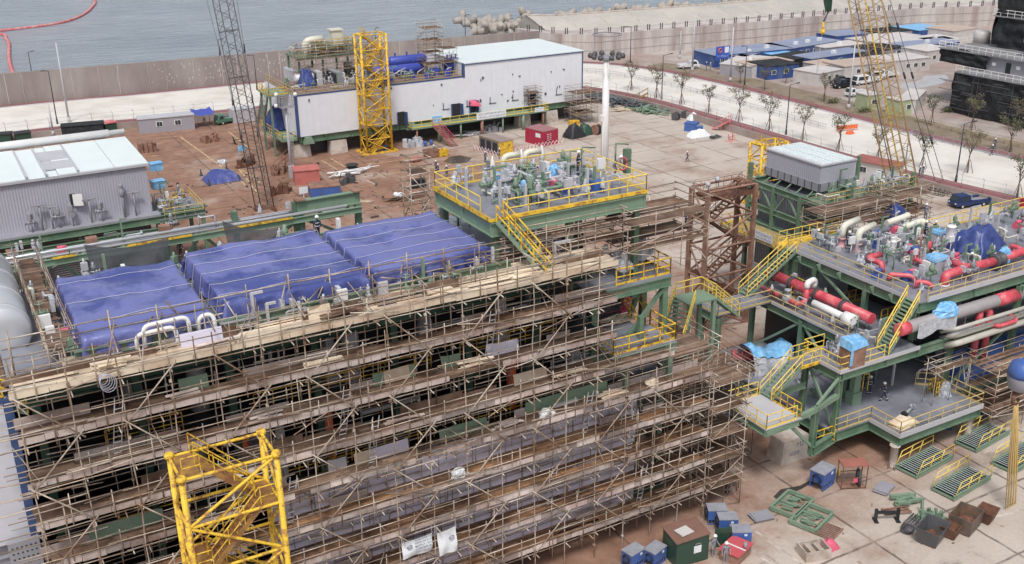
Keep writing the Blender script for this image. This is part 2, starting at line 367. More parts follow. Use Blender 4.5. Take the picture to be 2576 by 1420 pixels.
# ---- coast road: comes along the sea wall from the left, curves and runs towards the camera on the right
K['road'] = mat('pale_concrete_road', (.72, .695, .65), .7, .07, .2, (.58, .54, .49), .3, .12)
def curve(pts, n=10):      # Catmull-Rom through plan points
    out = []; P = [Vector(p) for p in pts]; P = [2*P[0]-P[1]]+P+[2*P[-1]-P[-2]]
    for i in range(1, len(P)-2):
        for k in range(n):
            t = k/n; out.append(.5*((2*P[i])+(-P[i-1]+P[i+1])*t+(2*P[i-1]-5*P[i]+4*P[i+1]-P[i+2])*t*t+(-P[i-1]+3*P[i]-3*P[i+1]+P[i+2])*t**3))
    out.append(P[-2]); return out
near = curve([(-200,203.5),(0,205),(40,203),(90,199),(112,193),(121.5,182),(125.3,168),(126.2,150),(126.3,120),(126.8,104),(129,88),(133,60),(138,-30)])
far = curve([(-200,229),(0,228.4),(40,226),(90,222.5),(120,216),(137,204),(143.5,190),(145.8,172),(146,150),(145.4,125),(145.6,108),(147,90),(151,60),(156,-30)])
def strip(mb, a, b, z): 
    n = len(a); mb.add([(p.x,p.y,z) for p in a]+[(p.x,p.y,z) for p in b], [(i,i+1,n+i+1,n+i) for i in range(n-1)]); return mb
def offs(c, d):
    o = []
    for i, p in enumerate(c):
        t = (c[min(i+1,len(c)-1)]-c[max(i-1,0)]).normalized(); o.append(p+Vector((t.y,-t.x))*d)
    return o
struct('coast_road', strip(MB(), near, far, ZR), K['road'])
nk = offs(near, 3.3); fk = offs(far, -2.6)
def kerbstrip(a, b, z0, z1):
    mb = strip(MB(), a, b, z1); n = len(a)
    for c in (a, b): mb.add([(p.x,p.y,z0) for p in c]+[(p.x,p.y,z1) for p in c], [(i,i+1,n+i+1,n+i) for i in range(n-1)])
    return mb
struct('yard_side_pavement', kerbstrip(near, offs(near, 2.9), 0, ZR+.13), K['brick'])
struct('sea_side_pavement', kerbstrip(far, fk, 0, ZR+.13), K['brick'])
mb = kerbstrip(offs(far, -.01), offs(far, .25), ZR, ZR+.16); struct('kerb', mb, K['grey_lt'])
# verge and the lot behind the far pavement
K['verge'] = mat('dry_grass_verge', (.2, .17, .1), .9, .25, .6, (.27, .21, .17), .5, .12, bump=.3, bscale=2)
K['lot'] = mat('muddy_lot', (.36, .28, .25), .6, .18, .25, (.5, .47, .45), .3, .06)
mb = MB(); fk2 = offs(far, -12); seg = [i for i, p in enumerate(far) if p.y < 196 and p.x > 130]; i0 = seg[0]
strip(mb, fk[i0:], fk2[i0:], .5); struct('verge', mb, K['verge'])
mb = MB(); mb.add([(p.x,p.y,.496) for p in fk[i0-12:]]+[(420,-30,.496),(420,209,.496),(155,212.5,.496)], [tuple(range(len(fk[i0-12:])+3))]); struct('office_lot', mb, K['lot'])
# low wall that holds up the pavement on the yard side
mb = MB(); w0 = offs(near, 2.9); w1 = offs(near, 3.2); n = len(w0); strip(mb, w0, w1, ZR+.25)
for c in (w0, w1): mb.add([(p.x,p.y,-.05) for p in c]+[(p.x,p.y,ZR+.25) for p in c], [(i,i+1,n+i+1,n+i) for i in range(n-1)])
tag(mb.build('retaining_wall', mat('stained_low_wall', (.4,.36,.34), .8, .2, .6, (.28,.2,.17), .4, .3, streak=.3)), 'low stained concrete retaining wall along the yard side of the coast road', 'wall')
# ---- sea wall (left) and harbour wall with promenade and sloped revetment (right)
K['seawall'] = mat('brown_grey_sea_wall', (.245, .205, .195), .8, .12, .35, (.32, .28, .265), .4, .12, streak=.35)
lw = [(-260,231.5),(0,230.4),(20,229.5),(45,227.2),(80,225.2),(112,221.5),(131,219.2),(134,228)]
t = thing('sea_wall', 'long brown grey concrete sea wall with pale vertical joints beside the sea', 'wall', (0, 230, 0))
mb = MB()
for a, b in zip(lw[:-1], lw[1:-1]):
    d = Vector((b[0]-a[0], b[1]-a[1], 0)).normalized(); nn = Vector((-d.y, d.x, 0))
    A = Vector((*a, 0)); B = Vector((*b, 0)); z = Vector((0,0,7.2)); dn = Vector((0,0,-3))
    mb.hull8([A+dn, B+dn, B+dn+nn*1.6, A+dn+nn*1.6], [A+z+nn*.25, B+z+nn*.25, B+z+nn*1.1, A+z+nn*1.1])
mb.build('wall_body', K['seawall'], t, True)
mb = MB(); rnd = random.Random(3)
def lwp(x):
    for a, b in zip(lw, lw[1:]):
        if a[0] <= x <= b[0]: f = (x-a[0])/(b[0]-a[0]); return a[1]+f*(b[1]-a[1])
    return 220
for i in range(46):
    x = -10+i*3.05+rnd.uniform(-.6, .6)
    if rnd.random() < .35: continue
    y = lwp(x)+.05; w = rnd.uniform(.05, .14); pts = []
    for k in range(7): pts.append((x+rnd.uniform(-.15, .15)*(1 if i % 3 == 0 else .2), y+.25*k/6-.08, 1.2+k*.98))
    for p, q in zip(pts, pts[1:]): mb.bar(p, q, w, .03)
mb.build('joint_streak', mat('lime_streak', (.5, .45, .43), .8, .1, 1), t, True)
mb = MB()
for i in range(160):
    x = 42+rnd.random()*45; mb.box((x, lwp(x)-.02, 0), (x+rnd.uniform(.1,.3), lwp(x)+.3, 0)) if 0 else None
    z = rnd.uniform(2, 6.5); y = lwp(x)+.25*z/7.2-.04; mb.box((x, y, z), (x+rnd.uniform(.1,.28), y+.03, z+rnd.uniform(.15,.6)))
o = mb.build('patch_mark', bpy.data.materials['lime_streak'], t, True); o['kind'] = 'stuff'
K['hwall'] = mat('streaked_harbour_wall', (.6, .565, .54), .8, .12, .5, (.36, .29, .275), .40, .22, streak=.1)
rw = [(132.9,227.5),(137,219),(143,214),(152.6,212.7),(170,211),(189,208.8),(213.4,207.5),(243,203.8),(260,197),(330,180),(420,160)]
t = thing('harbour_wall', 'tall pale concrete harbour wall with brown streaks and rebar stubs along its top', 'wall', (150, 213, 0))
mb = MB()
for a, b in zip(rw, rw[1:]): mb.hull8([(a[0],a[1],-1),(b[0],b[1],-1),(b[0],b[1]+7,-1),(a[0],a[1]+7,-1)], [(a[0],a[1]+.02,6),(b[0],b[1]+.02,6),(b[0],b[1]+7,6),(a[0],a[1]+7,6)])
mb.build('wall_body', K['hwall'], t, True)
mb = MB(); 
for z in (2.1, 4.2):
    for a, b in zip(rw, rw[1:]): mb.bar((a[0],a[1]-.01,z), (b[0],b[1]-.01,z), .06, .12)
mb.build('pour_joint', K['conc'], t, True)
dist = 0
for a, b in zip(rw[:-2], rw[1:-1]):
    A = Vector((*a, 6)); B = Vector((*b, 6)); Ln = (B-A).length; k = 0
    while dist < Ln:
        p = A.lerp(B, dist/Ln)+Vector((0,.4,0))
        for q in (-.3, .3):
            r = MB(); r.box((p.x+q-.09, p.y-.09, 6), (p.x+q+.09, p.y+.09, 7.5)); r.build('rebar_stub', K['grey_dk'], t, True)
        dist += 3.6
    dist -= Ln
# promenade + sloped revetment + back slope
K['revet'] = mat('grey_revetment', (.42, .405, .375), .8, .1, .3, (.5, .47, .43), .4, .1)
pm = [Vector((p[0], p[1]+6.9)) for p in rw[1:]]; cr = [p+Vector((0, 9.5)) for p in pm]; bk = [p+Vector((0, 24)) for p in pm]
mb = MB(); n = len(pm)
mb.add([(p.x,p.y,6.05) for p in pm]+[(p.x,p.y,8.6) for p in cr]+[(p.x,p.y+1.6,8.6) for p in cr]+[(p.x,p.y,-3) for p in bk],
       [(r*n+i, r*n+i+1, (r+1)*n+i+1, (r+1)*n+i) for r in range(3) for i in range(n-1)])
mb.add([(pm[0].x,pm[0].y,6.05),(cr[0].x,cr[0].y,8.6),(cr[0].x,cr[0].y+1.6,8.6),(bk[0].x,bk[0].y,-3),(pm[0].x,pm[0].y,-3)], [(0,1,2,3,4)])
t = thing('breakwater', 'sloped grey concrete breakwater panels rising behind the harbour wall promenade', 'breakwater', (150, 225, 0))
mb.build('slope', K['revet'], t, True)
mb = MB(); acc = 0
for a, b, c, d in zip(pm, pm[1:], cr, cr[1:]):
    L_ = (b-a).length; 
    while acc < L_:
        f = acc/L_; p = a.lerp(b, f); q = c.lerp(d, f); mb.bar((p.x,p.y,6.07), (q.x,q.y,8.63), .35, .04); acc += 9
    acc -= L_
for a, b in zip(cr, cr[1:]): mb.bar((a.x,a.y+.8,8.72), (b.x,b.y+.8,8.72), 1.5, .2)
mb.build('panel_joint', K['conc_pale'], t, True)
# ---- tetrapods
def tetra_mb(s):
    mb = MB()
    for d in (Vector((0,0,1)), Vector((.943,0,-.333)), Vector((-.471,.816,-.333)), Vector((-.471,-.816,-.333))):
        mb.path([Vector((0,0,0)), d*s*.55, d*s], s*.42, 10, s*.27)
    return mb
tm = tetra_mb(2.5); t0 = None; rnd = random.Random(11)
spots = []
for i in range(30):      # the pile at the head of the breakwater
    spots.append((rnd.uniform(128, 148), rnd.uniform(236, 256), rnd.uniform(3.6, 6.0)))
for i in range(95):      # along the crest
    x = rnd.uniform(146, 265); k = 0
    while k < n-2 and pm[k+1].x < x: k += 1
    f = (x-pm[k].x)/(pm[k+1].x-pm[k].x); y = pm[k].y+f*(pm[k+1].y-pm[k].y)
    dy = rnd.uniform(12.5, 21); spots.append((x, y+dy, 8.9-(dy-11)*.5))
for (x, y, z) in spots:
    if t0 is None: o = t0 = solo('tetrapod', tm, K['tetra'], 'pale weathered concrete tetrapod heaped on the seaward side of the breakwater', 'tetrapod', (x,y,z), 0, 'tetrapods on the breakwater')
    else: o = dup(t0, (x,y,z))
    o.rotation_euler = (rnd.uniform(0, 6), rnd.uniform(0, 6), rnd.uniform(0, 6))
mb = MB(); mb.hull8([(120,229,-3),(152,236,-3),(152,262,-3),(120,262,-3)], [(131,233,2.5),(147,238,5),(147,250,3),(133,250,2)]); struct('rubble_mound', mb, K['tetra'])
# ---- oil boom
for nm, lab, pts in (('far', 'long red floating oil boom curving round the far grey water', [(5,357),(15,360),(24.7,363.9),(40.5,369.9),(49.7,381.6),(58.1,405.8),(63.4,434.1),(60,470)]),
                ('near', 'short red floating oil boom running up to the sea wall', [(12,366),(24.0,356.5),(24.7,344.2),(24.3,333.3),(22.0,309.4),(20.6,287.3),(20,262),(20,232.8)])):
    mb = MB(); c = curve(pts, 10); mb.path([(p.x,p.y,-1.75) for p in c], .5, 6); o = solow('oil_boom', mb, K['boom_red'], lab, 'boom', (c[0].x, c[0].y, -2))
# ---- painted lines in the yard
K['line_w'] = mat('worn_white_line', (.62, .58, .54), .7, .1, 1, (.36, .27, .22), .4, 1.5)
K['line_y'] = mat('worn_yellow_line', (.62, .5, .26), .7, .1, 1, (.34, .2, .12), .42, 1.2)
def gline(mb, a, b, w=.25, z=.008):
    A = at(*a); B = at(*b); d = (B-A); d.z = 0; d.normalize(); s = Vector((-d.y, d.x, 0))*w/2
    mb.add([(p.x,p.y,z) for p in (A-s, B-s, B+s, A+s)], [(0,1,2,3)])
mb = MB()
for a, b in (((1,1375,1045),(1,1700,1280)),((1,1850,1300),(1,1990,1400)),((6,-100,180),(6,70,400)),((1,1750,1010),(1,1900,1130)),((2,-110,1345),(2,-20,1430))): gline(mb, a, b, .3)
for a, b in (((1,1190,1060),(1,1370,1045)),((1,1060,1200),(1,1220,1190)),((1,1780,1010),(1,1960,995)),((2,550,1230),(2,670,1300)),((2,620,1215),(2,730,1280)),((2,890,1260),(2,1270,1215)),((2,960,1350),(2,1420,1280)),((2,1520,1260),(2,1790,1240))): gline(mb, a, b, .22)
struct('yellow_ground_lines', mb, K['line_y'])
mb = MB()
for a, b in ((('c4',20,1125),('c4',440,1425)),(('c4',-10,1285),('c4',180,1420)),((7,1100,640),(7,1480,570)),((3,1966,1310),(7,1990,520)),(('c4',1960,1050),('c4',2290,960)),((6,845,265),(6,1050,235)),((6,890,290),(6,960,320))): gline(mb, a, b, .22)
c = [at(3,1280,1420),at(3,1390,1400),at(3,1440,1350),at(3,1455,1310)]
for a, b in zip(c, c[1:]): 
    d = (b-a).normalized(); s = Vector((-d.y,d.x,0))*.06; mb.add([(p.x,p.y,.009) for p in (a-s,b-s,b+s,a+s)], [(0,1,2,3)])
struct('white_ground_lines', mb, K['line_w'])
# ---- fences along the yard edge and the railing in the road
def fence(name, label, pts, h, sp, m, wires=3, r=.05, mesh=False, z=ZR, maxp=95):
    t = thing(name, label, 'fence', (pts[0][0], pts[0][1], z)); P = [Vector((p[0],p[1],z)) for p in pts]
    wb = MB(); acc = 0; k = 0; up = Vector((0,0,h)); ex = MB()
    for a, b in zip(P, P[1:]):
        L_ = (b-a).length
        while acc < L_:
            p = a.lerp(b, acc/L_); q = MB() if k < maxp else ex; q.tube(p, p+up, r, 5); q.tube(p+up, p+up+Vector((-.25,0,.3)), r*.7, 4) if wires == 3 else None
            if k < maxp: q.build('post', m, t, True)
            acc += sp; k += 1
        acc -= L_
        for w in range(wires): zz_ = Vector((0,0,h*(w+1)/wires)); wb.tube(a+zz_, b+zz_, .018 if wires == 3 else r*.8, 4, caps=False)
        if mesh:
            n_ = int(L_/.35)
            for i in range(n_): p = a.lerp(b, i/n_); wb.tube(p+Vector((0,0,.15)), p+up, .022, 3, caps=False)
    wb.build('rail_wire' if not mesh else 'railing', m, t, True)
    if ex.v: ex.build('far_post', m, t, True)['kind'] = 'stuff'
    return t
K['fence'] = mat('galvanised_fence', (.42, .4, .4), .5, .1, 2)
e1 = offs(near, 2.6)
fl = [p for p in e1 if -14 < p.x < 88 and p.y > 190]; fr = [p for p in e1 if p.y < 186 and p.y > 40]
fence('chain_fence', 'thin wire fence with grey posts above the retaining wall along the sea road', [tuple(p) for p in fl], 2.1, 3.6, K['fence'], z=ZR+.1)
fence('chain_fence', 'thin wire fence with grey posts beside the red pavement right of the yard', [tuple(p) for p in fr], 2.0, 3.2, K['fence'], z=ZR+.1)
fence('road_railing', 'low dark pedestrian railing along the middle of the curved pale road', [tuple(p) for p in offs(far, 10.2) if 128 < p.y < 199 and p.x > 120], .95, 2.0, K['grey'], 2, .035, True)
fence('road_railing', 'low grey railing on the far kerb of the road, below the dark netted ship block', [tuple(p) for p in offs(far, .6) if 70 < p.y < 128], 1.0, 2.0, K['grey'], 2, .035, True)
vf = [tuple(p) for p in offs(far, -9) if 75 < p.y < 128]
fence('timber_fence', 'pale post and rail fence on the verge before the netted ship block', vf, 1.2, 2.6, mat('pale_timber', (.42,.36,.22), .7, .1, 2), 2, .06, z=.5)
# ================================================================= SHARED BUILDERS
def stairs(t, p0, p1, wvec, rail_m=None, step_m=None, name='stair_flight', tread=.27, both=True, railname='handrail', world=True, r=.032):
    """one flight from p0 (foot, middle) to p1 (head); wvec = half width vector"""
    p0 = V3(p0); p1 = V3(p1); w = V3(wvec); mb = MB(); n = max(3, round(abs(p1.z-p0.z)/.24))
    run = p1-p0; run.z = 0; rl = run.length/n; d = run.normalized()
    for i in range(n):
        c = p0.lerp(p1, (i+.7)/n); ang = atan2(w.y, w.x)
        mb.obox(c-Vector((0,0,.02)), (2*w.length, tread, .05), ang)
    for s in (-1, 1): mb.bar(p0+w*s, p1+w*s, .06, .24)
    mb.build(name, step_m or K['green_lt'], t, world)
    for s in ((-1, 1) if both else (1,)):
        rb = MB(); rb.rail([p0+w*s, p1+w*s], 1.05, r, 1.2); rb.build(railname, rail_m or K['yellow_clean'], t, world)
def lattice_face(mb, a0, a1, b0, b1, n, r, seg=5, cross=True):
    """horizontals and diagonals between leg a (a0->a1) and leg b"""
    a0, a1, b0, b1 = map(V3, (a0, a1, b0, b1))
    for i in range(n+1): mb.tube(a0.lerp(a1, i/n), b0.lerp(b1, i/n), r, seg, caps=False)
    for i in range(n):
        if i % 2: mb.tube(a0.lerp(a1, i/n), b0.lerp(b1, (i+1)/n), r, seg, caps=False)
        else: mb.tube(b0.lerp(b1, i/n), a0.lerp(a1, (i+1)/n), r, seg, caps=False)
def stair_tower(name, label, loc, w, d, h, m, levels, leg=.16, br=.07, rz=0, cap=False, top_h=1.0, square=False, m2=None, base=True):
    t = thing(name, label, 'stair tower', loc, rz, None); m2 = m2 or m
    C = [Vector((-w/2,-d/2,0)), Vector((w/2,-d/2,0)), Vector((w/2,d/2,0)), Vector((-w/2,d/2,0))]; H = Vector((0,0,h))
    for c in C:
        mb = MB()
        if square: mb.bar(c, c+H, leg*2, leg*2)
        else: mb.tube(c, c+H, leg, 10)
        if cap: mb.lathe([(leg*1.7, h-.02), (leg*1.75, h+.12), (leg*1.2, h+.2)], c, 12)
        mb.build('leg', m, t)
    for i in range(4):
        mb = MB(); a, b = C[i], C[(i+1) % 4]; lattice_face(mb, a, a+H, b, b+H, levels, br, 6); mb.build('bracing', m, t)
    lz = h/levels
    for i in range(levels):      # flights zigzag, small landings at each level
        x0, x1 = (-w/2+.9, w/2-.9) if i % 2 == 0 else (w/2-.9, -w/2+.9); y = -d/4 if i % 2 == 0 else d/4
        stairs(t, (x0, y, i*lz), (x1, y, (i+1)*lz), (0, d*.2, 0), m, m2, both=True, world=False, r=.03)
        mb = MB(); sx = 1 if x1 > 0 else -1; mb.box((x1, -d/2+.1, (i+1)*lz-.06), (sx*(w/2-.1), d/2-.1, (i+1)*lz)); mb.build('landing', m2, t)
        rb = MB(); rb.rail([(x1, -d/2+.1, (i+1)*lz), (sx*(w/2-.1), -d/2+.1, (i+1)*lz)], 1, .025, .8); rb.build('landing_rail', m, t)
    if base:
        mb = MB()
        for s in (-1, 1): mb.bar((-w/2-.9, s*(d/2+.3), .12), (w/2+.9, s*(d/2+.3), .12), .3, .24); mb.bar((s*(w/2+.7), -d/2-.6, .12), (s*(w/2+.7), d/2+.6, .12), .3, .238)
        mb.build('base_frame', m, t)
    return t
def pseudo_text(mb, o, ux, uz, w, h, rows, rnd, n=14):
    """rows of small strokes that stand for lettering too small to read in the photo; ux, uz unit vectors of the board"""
    o = V3(o); ux = V3(ux); uz = V3(uz); nn = ux.cross(uz)*-1
    for r in range(rows):
        x = .06*w
        while x < w*.94:
            cw = w/n*rnd.uniform(.4, .8); ch = h/rows*.5; b = o+ux*x+uz*(h*(r+.25)/rows)
            for q in range(3):
                k = rnd.random(); a = b+ux*cw*rnd.uniform(0, .6)+uz*ch*rnd.uniform(0, .7)
                e = a+(ux*cw*.5 if k < .5 else uz*ch*.6)
                mb.bar(a, e, min(.05, ch*.22), .012)
            x += cw*1.35
def bush(mb, c, sz, n, rnd, leaf=.1):
    c = V3(c)
    for _ in range(n):
        p = c+Vector((rnd.gauss(0, .33)*sz[0], rnd.gauss(0, .33)*sz[1], abs(rnd.gauss(.45, .3))*sz[2]))
        a = Vector((rnd.uniform(-1,1), rnd.uniform(-1,1), rnd.uniform(-.6,.6))).normalized()*leaf*rnd.uniform(.6,1.4); b = a.cross(Vector((rnd.uniform(-1,1), rnd.uniform(-1,1), rnd.uniform(-1,1)))).normalized()*leaf*rnd.uniform(.5,1)
        mb.add([p-a, p+b*.6, p+a, p-b*.6], [(0,1,2,3)])
def elbow_pipe(mb, pts, r, R=None, n=10): mb.path(bend(pts, R or r*2.2, 6), r, n)
def flange(mb, c, r, axis, t=.08, n=14): mb.lathe([(r,-t/2),(r,t/2)], c, n, axis)
def ladder(mb, p, q, w=.45, r=.025):
    p = V3(p); q = V3(q); x = Vector((w/2,0,0)) if not isinstance(w, Vector) else w
    for s in (-1, 1): mb.tube(p+x*s, q+x*s, r, 5)
    n = int((q-p).length/.3)
    for i in range(n): c = p.lerp(q, i/n); mb.tube(c-x, c+x, r*.8, 4)
def valve_mb(mb, c, s, rnd, h=None):
    """a valve or instrument on a post: body with flanges, actuator or handwheel"""
    c = V3(c); h = h or rnd.uniform(.8, 1.5); mb.tube(c, c+Vector((0,0,h)), .05*s, 6); k = rnd.random(); top = c+Vector((0,0,h))
    ax = 'x' if rnd.random() < .5 else 'y'; d = Vector((1,0,0)) if ax == 'x' else Vector((0,1,0)); q = top-Vector((0,0,.28*s))
    mb.tube(q-d*.34*s, q+d*.34*s, .085*s, 7)
    for e in (-.34, -.14, .14, .34): flange(mb, q+d*e*s, .15*s, ax, .05*s, 9)
    if k < .4: mb.obox(top-Vector((0,0,.1*s)), (.26*s,.2*s,.34*s), rnd.uniform(0, 1.5)); mb.tube(top, top+Vector((0,0,.42*s)), .05*s, 6)
    elif k < .7: mb.tube(top-Vector((0,0,.2*s)), top+Vector((0,0,.3*s)), .03*s, 5); mb.path([top+Vector((.2*s*cos(a),.2*s*sin(a),.25*s)) for a in [2*pi*i/9 for i in range(10)]], .025*s, 4)
    else: mb.lathe([(.04*s,-.2*s),(.15*s,-.1*s),(.17*s,.1*s),(.08*s,.2*s),(.08*s,.34*s)], top, 8)
def wrap_mb(mb, c, s, rnd, h=None):
    """the same, bagged in plastic film and tied"""
    c = V3(c); h = h or rnd.uniform(.8, 1.5); mb.tube(c, c+Vector((0,0,h*.5)), .06*s, 6); sd = rnd.randrange(999)
    mb.blob(c+Vector((0,0,h*.45)), (.5*s,.42*s,.55*s), sd, 9, .22); mb.blob(c+Vector((rnd.uniform(-.1,.1),0,h*.45+.42*s)), (.3*s,.28*s,.45*s), sd+1, 7, .3)
    if rnd.random() < .5: mb.blob(c+Vector((.28*s,0,h*.5)), (.34*s,.3*s,.32*s), sd+2, 7, .3)
def jumble(t, x0, x1, y0, y1, z, n, seed, hs=1.0):
    """fittings that crowd a process deck: valves, bagged instruments, junction boxes, small pipe runs, stanchions"""
    r = random.Random(seed)
    for q in range(n):
        x, y = r.uniform(x0, x1), r.uniform(y0, y1); k = r.random(); g = MB()
        if k < .1: wrap_mb(g, (x,y,z), r.uniform(.6, 1.15), r, r.uniform(.6,1.5)*hs); g.build('bagged_instrument', K['wrap'], t, True)
        elif k < .4: valve_mb(g, (x,y,z), r.uniform(.9,1.5), r); g.build('valve', r.choice((K['valve'], K['grey_lt'], K['green_lt'])), t, True)
        elif k < .52: h = r.uniform(.7,1.3); g.tube((x,y,z),(x,y,z+h),.04,5); g.obox((x,y,z+h),(r.uniform(.35,.7),.22,r.uniform(.4,.8)), r.choice((0,pi/2))); g.build('junction_box', r.choice((K['grey_lt'], K['wrap'], K['white_paint'])), t, True)
        elif k < .78:
            zz_ = z+r.uniform(.25,1.5)*hs; dx, dy = r.uniform(-2.2,2.2), r.uniform(-1.6,1.6); X = min(max(x+dx,x0),x1); Y = min(max(y+dy,y0),y1)
            elbow_pipe(g, [(x,y,z),(x,y,zz_),(X,y,zz_),(X,Y,zz_),(X,Y,z)], r.uniform(.045,.11), .2, 6); g.build('pipe_run', r.choice((K['grey_lt'], K['cream'], K['green_lt'], K['wrap'], K['grey'])), t, True)
        elif k < .92: h = r.uniform(1.0,2.6)*hs; g.bar((x,y,z),(x,y,z+h),.16); g.bar((x-.05,y,z+h),(x+r.uniform(.5,1.3),y,z+h),.13) if r.random() < .6 else None; g.build('stanchion', r.choice((K['green_lt'], K['green'], K['grey_lt'])), t, True)
        else: g.box((x-.4,y-.3,z),(x+.4,y+.3,z+r.uniform(.3,.9))); g.tube((x-.3,y,z+.6),(x+.5,y,z+.6),.18,9); g.build('small_pump', r.choice((K['grey_lt'], K['blue_bin'], K['pink'])), t, True)
class Bud:
    """keeps the first LIMIT pieces as parts of their own, the rest as one"""
    def __init__(s, name, m, t, limit=95): s.name, s.m, s.t, s.k, s.n = name, m, t, limit, 0; s.rest = MB()
    def add(s, mb, m=None):
        s.n += 1
        if s.n <= s.k: mb.build(s.name, m or s.m, s.t, True)
        else: o = len(s.rest.v); s.rest.v += mb.v; s.rest.f += [tuple(i+o for i in f) for f in mb.f]; s.rest.m += mb.m; s.rest.s += mb.s
    def end(s):
        if s.rest.v: s.rest.build(s.name, s.m, s.t, True)['kind'] = 'stuff'
# ================================================================= FAR WHITE MODULE
FX0, FXS, FX1, FY0, FY1, FZ0, FZ1, FZ2 = 52.0, 82.5, 106.8, 163.5, 179.5, 3.6, 10.25, 12.6
t = thing('process_building', 'long white clad module with machinery on its low roof and a taller right end', 'building', (FX0, FY0, 0))
mb = MB(); mb.box((FX0,FY0,FZ0), (FXS,FY1,FZ1)); mb.box((FXS,FY0,FZ0), (FX1,FY1,FZ2-.12)); mb.build('wall', K['white'], t, True)
mb = MB(); mb.box((FXS-.1,FY0-.15,FZ2-.118), (FX1+.15,FY1+.15,FZ2+.05)); mb.build('roof', K['white_roof'], t, True)
mb = MB()
for x, z1 in ((FX0, FZ1), (FX1, FZ2)): mb.box((x-.12,FY0-.08,FZ0), (x+.34 if x == FX0 else x+.1,FY0+.3,z1))
mb.box((FXS-.35,FY0-.08,FZ1-.1), (FXS+.05,FY0+.3,FZ2)); mb.box((FX0,FY0-.05,FZ1-.02), (FXS,FY0+.2,FZ1+.2)); mb.box((FXS,FY0-.16,FZ2-.3), (FX1+.1,FY0-.002,FZ2-.12))
mb.build('corner_trim', K['navy'], t, True)
mb = MB()
for (x0, x1) in ((FX0+.3, FX0+18), (FX0+18.1, FX1-.3)): mb.ibeam((x0,FY0+.4,FZ0-.55), (x1,FY0+.4,FZ0-.55), 1.1, .5)
for y in (FY0+5, FY0+10, FY1-.4): mb.ibeam((FX0,y,FZ0-.55), (FX1,y,FZ0-.55), 1.1, .5)
for i in range(14): x = FX0+.5+i*4.2; mb.ibeam((x,FY0,FZ0-.5), (x,FY1,FZ0-.5), 1.0, .4)
mb.build('base_beam', K['green'], t, True)
for x in (FX0+1.6, FX0+12, FX0+20):
    g = MB(); g.hull8([(x-.9,FY0-.6,FZ0-1.2),(x+.9,FY0-.6,FZ0-1.2),(x+.9,FY0+.3,FZ0-1.2),(x-.9,FY0+.3,FZ0-1.2)], [(x-.5,FY0-.5,FZ0-.1),(x+.5,FY0-.5,FZ0-.1),(x+.5,FY0+.1,FZ0-.1),(x-.5,FY0+.1,FZ0-.1)]); g.build('lifting_bracket', K['green_lt'], t, True)
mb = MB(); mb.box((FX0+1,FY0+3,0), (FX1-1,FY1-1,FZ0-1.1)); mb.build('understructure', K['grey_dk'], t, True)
# low roof deck with edge and yellow railing, small fittings along the wall
mb = MB(); mb.box((FX0-.6,FY0-.9,FZ1+.0), (FXS,FY0+1.2,FZ1+.02)) if 0 else mb.box((FX0,FY0+.22,FZ1), (FXS,FY1,FZ1+.06)); mb.build('roof_deck', mat('brown_stained_deck', (.22,.16,.15), .6, .2, .6), t, True)
mb = MB(); mb.rail([(FX0+.2,FY1,FZ1+.06),(FX0+.2,FY0+.5,FZ1+.06),(FXS-.3,FY0+.5,FZ1+.06)], 1.1, .045, 1.6, kick=.18); mb.build('roof_railing', mat('tan_railing', (.5,.38,.16), .5, .15, 2), t, True)
rnd = random.Random(5); mb = MB()
for i in range(26):
    x = FX0+1.5+rnd.random()*52; z = FZ1-.9+rnd.uniform(-.25,.3) if i < 11 else rnd.uniform(5.0, 6.6)
    if i >= 11: x = FX0+24+rnd.random()*30
    mb.box((x,FY0-.12,z), (x+rnd.uniform(.12,.4),FY0-.002,z+rnd.uniform(.15,.45)))
for i in range(6): x = FX0+26+i*4.6; mb.box((x,FY0-.1,5.0), (x+1.4,FY0-.002,5.12)); mb.bar((x+.2,FY0-.1,5.1),(x+.2,FY0-.1,6.2),.1,.1)
mb.build('wall_fitting', K['grey_dk'], t, True)['kind'] = 'stuff'
# doors along the front, each with open leaves
for (k, px, py, w) in ((2, 1160, 955, 1.3), (2, 1578, 890, 1.7), (2, 1705, 862, 1.2), (3, 235, 800, .9)):
    p = aty(k, px, py, FY0); dm = MB(); dm.box((p.x-w/2,FY0-.07,p.z), (p.x+w/2,FY0-.004,p.z+2.2)); o = dm.build('door', K['black_steel'], t, True)
    for s in (-1, 1): l = MB(); l.obox((p.x+s*(w/2+.15), FY0-.42, p.z), (.07, .75, 2.15), s*.25); l.build('door_leaf', K['navy'], o, False); 
    for l in o.children: 
        for v in l.data.vertices: v.co.x -= t.location.x; v.co.y -= t.location.y
p = aty(2, 1432, 912, FY0); mb = MB(); mb.box((p.x-.9,FY0-.1,p.z-.5), (p.x+.9,FY0-.004,p.z+.5)); mb.build('blue_panel', K['blue_lt'], t, True)
mb = MB(); p = aty(2, 1718, 790, FY0); mb.hull8([(p.x-1.2,FY0-1.1,p.z-.2),(p.x+.9,FY0-1.1,p.z-.5),(p.x+.9,FY0-.05,p.z-.3),(p.x-1.2,FY0-.05,p.z)], [(p.x-1,FY0-.9,p.z+.2),(p.x+.7,FY0-.9,p.z),(p.x+.7,FY0-.05,p.z+.45),(p.x-1,FY0-.05,p.z+.6)]); mb.build('door_awning', K['pink'], t, True)
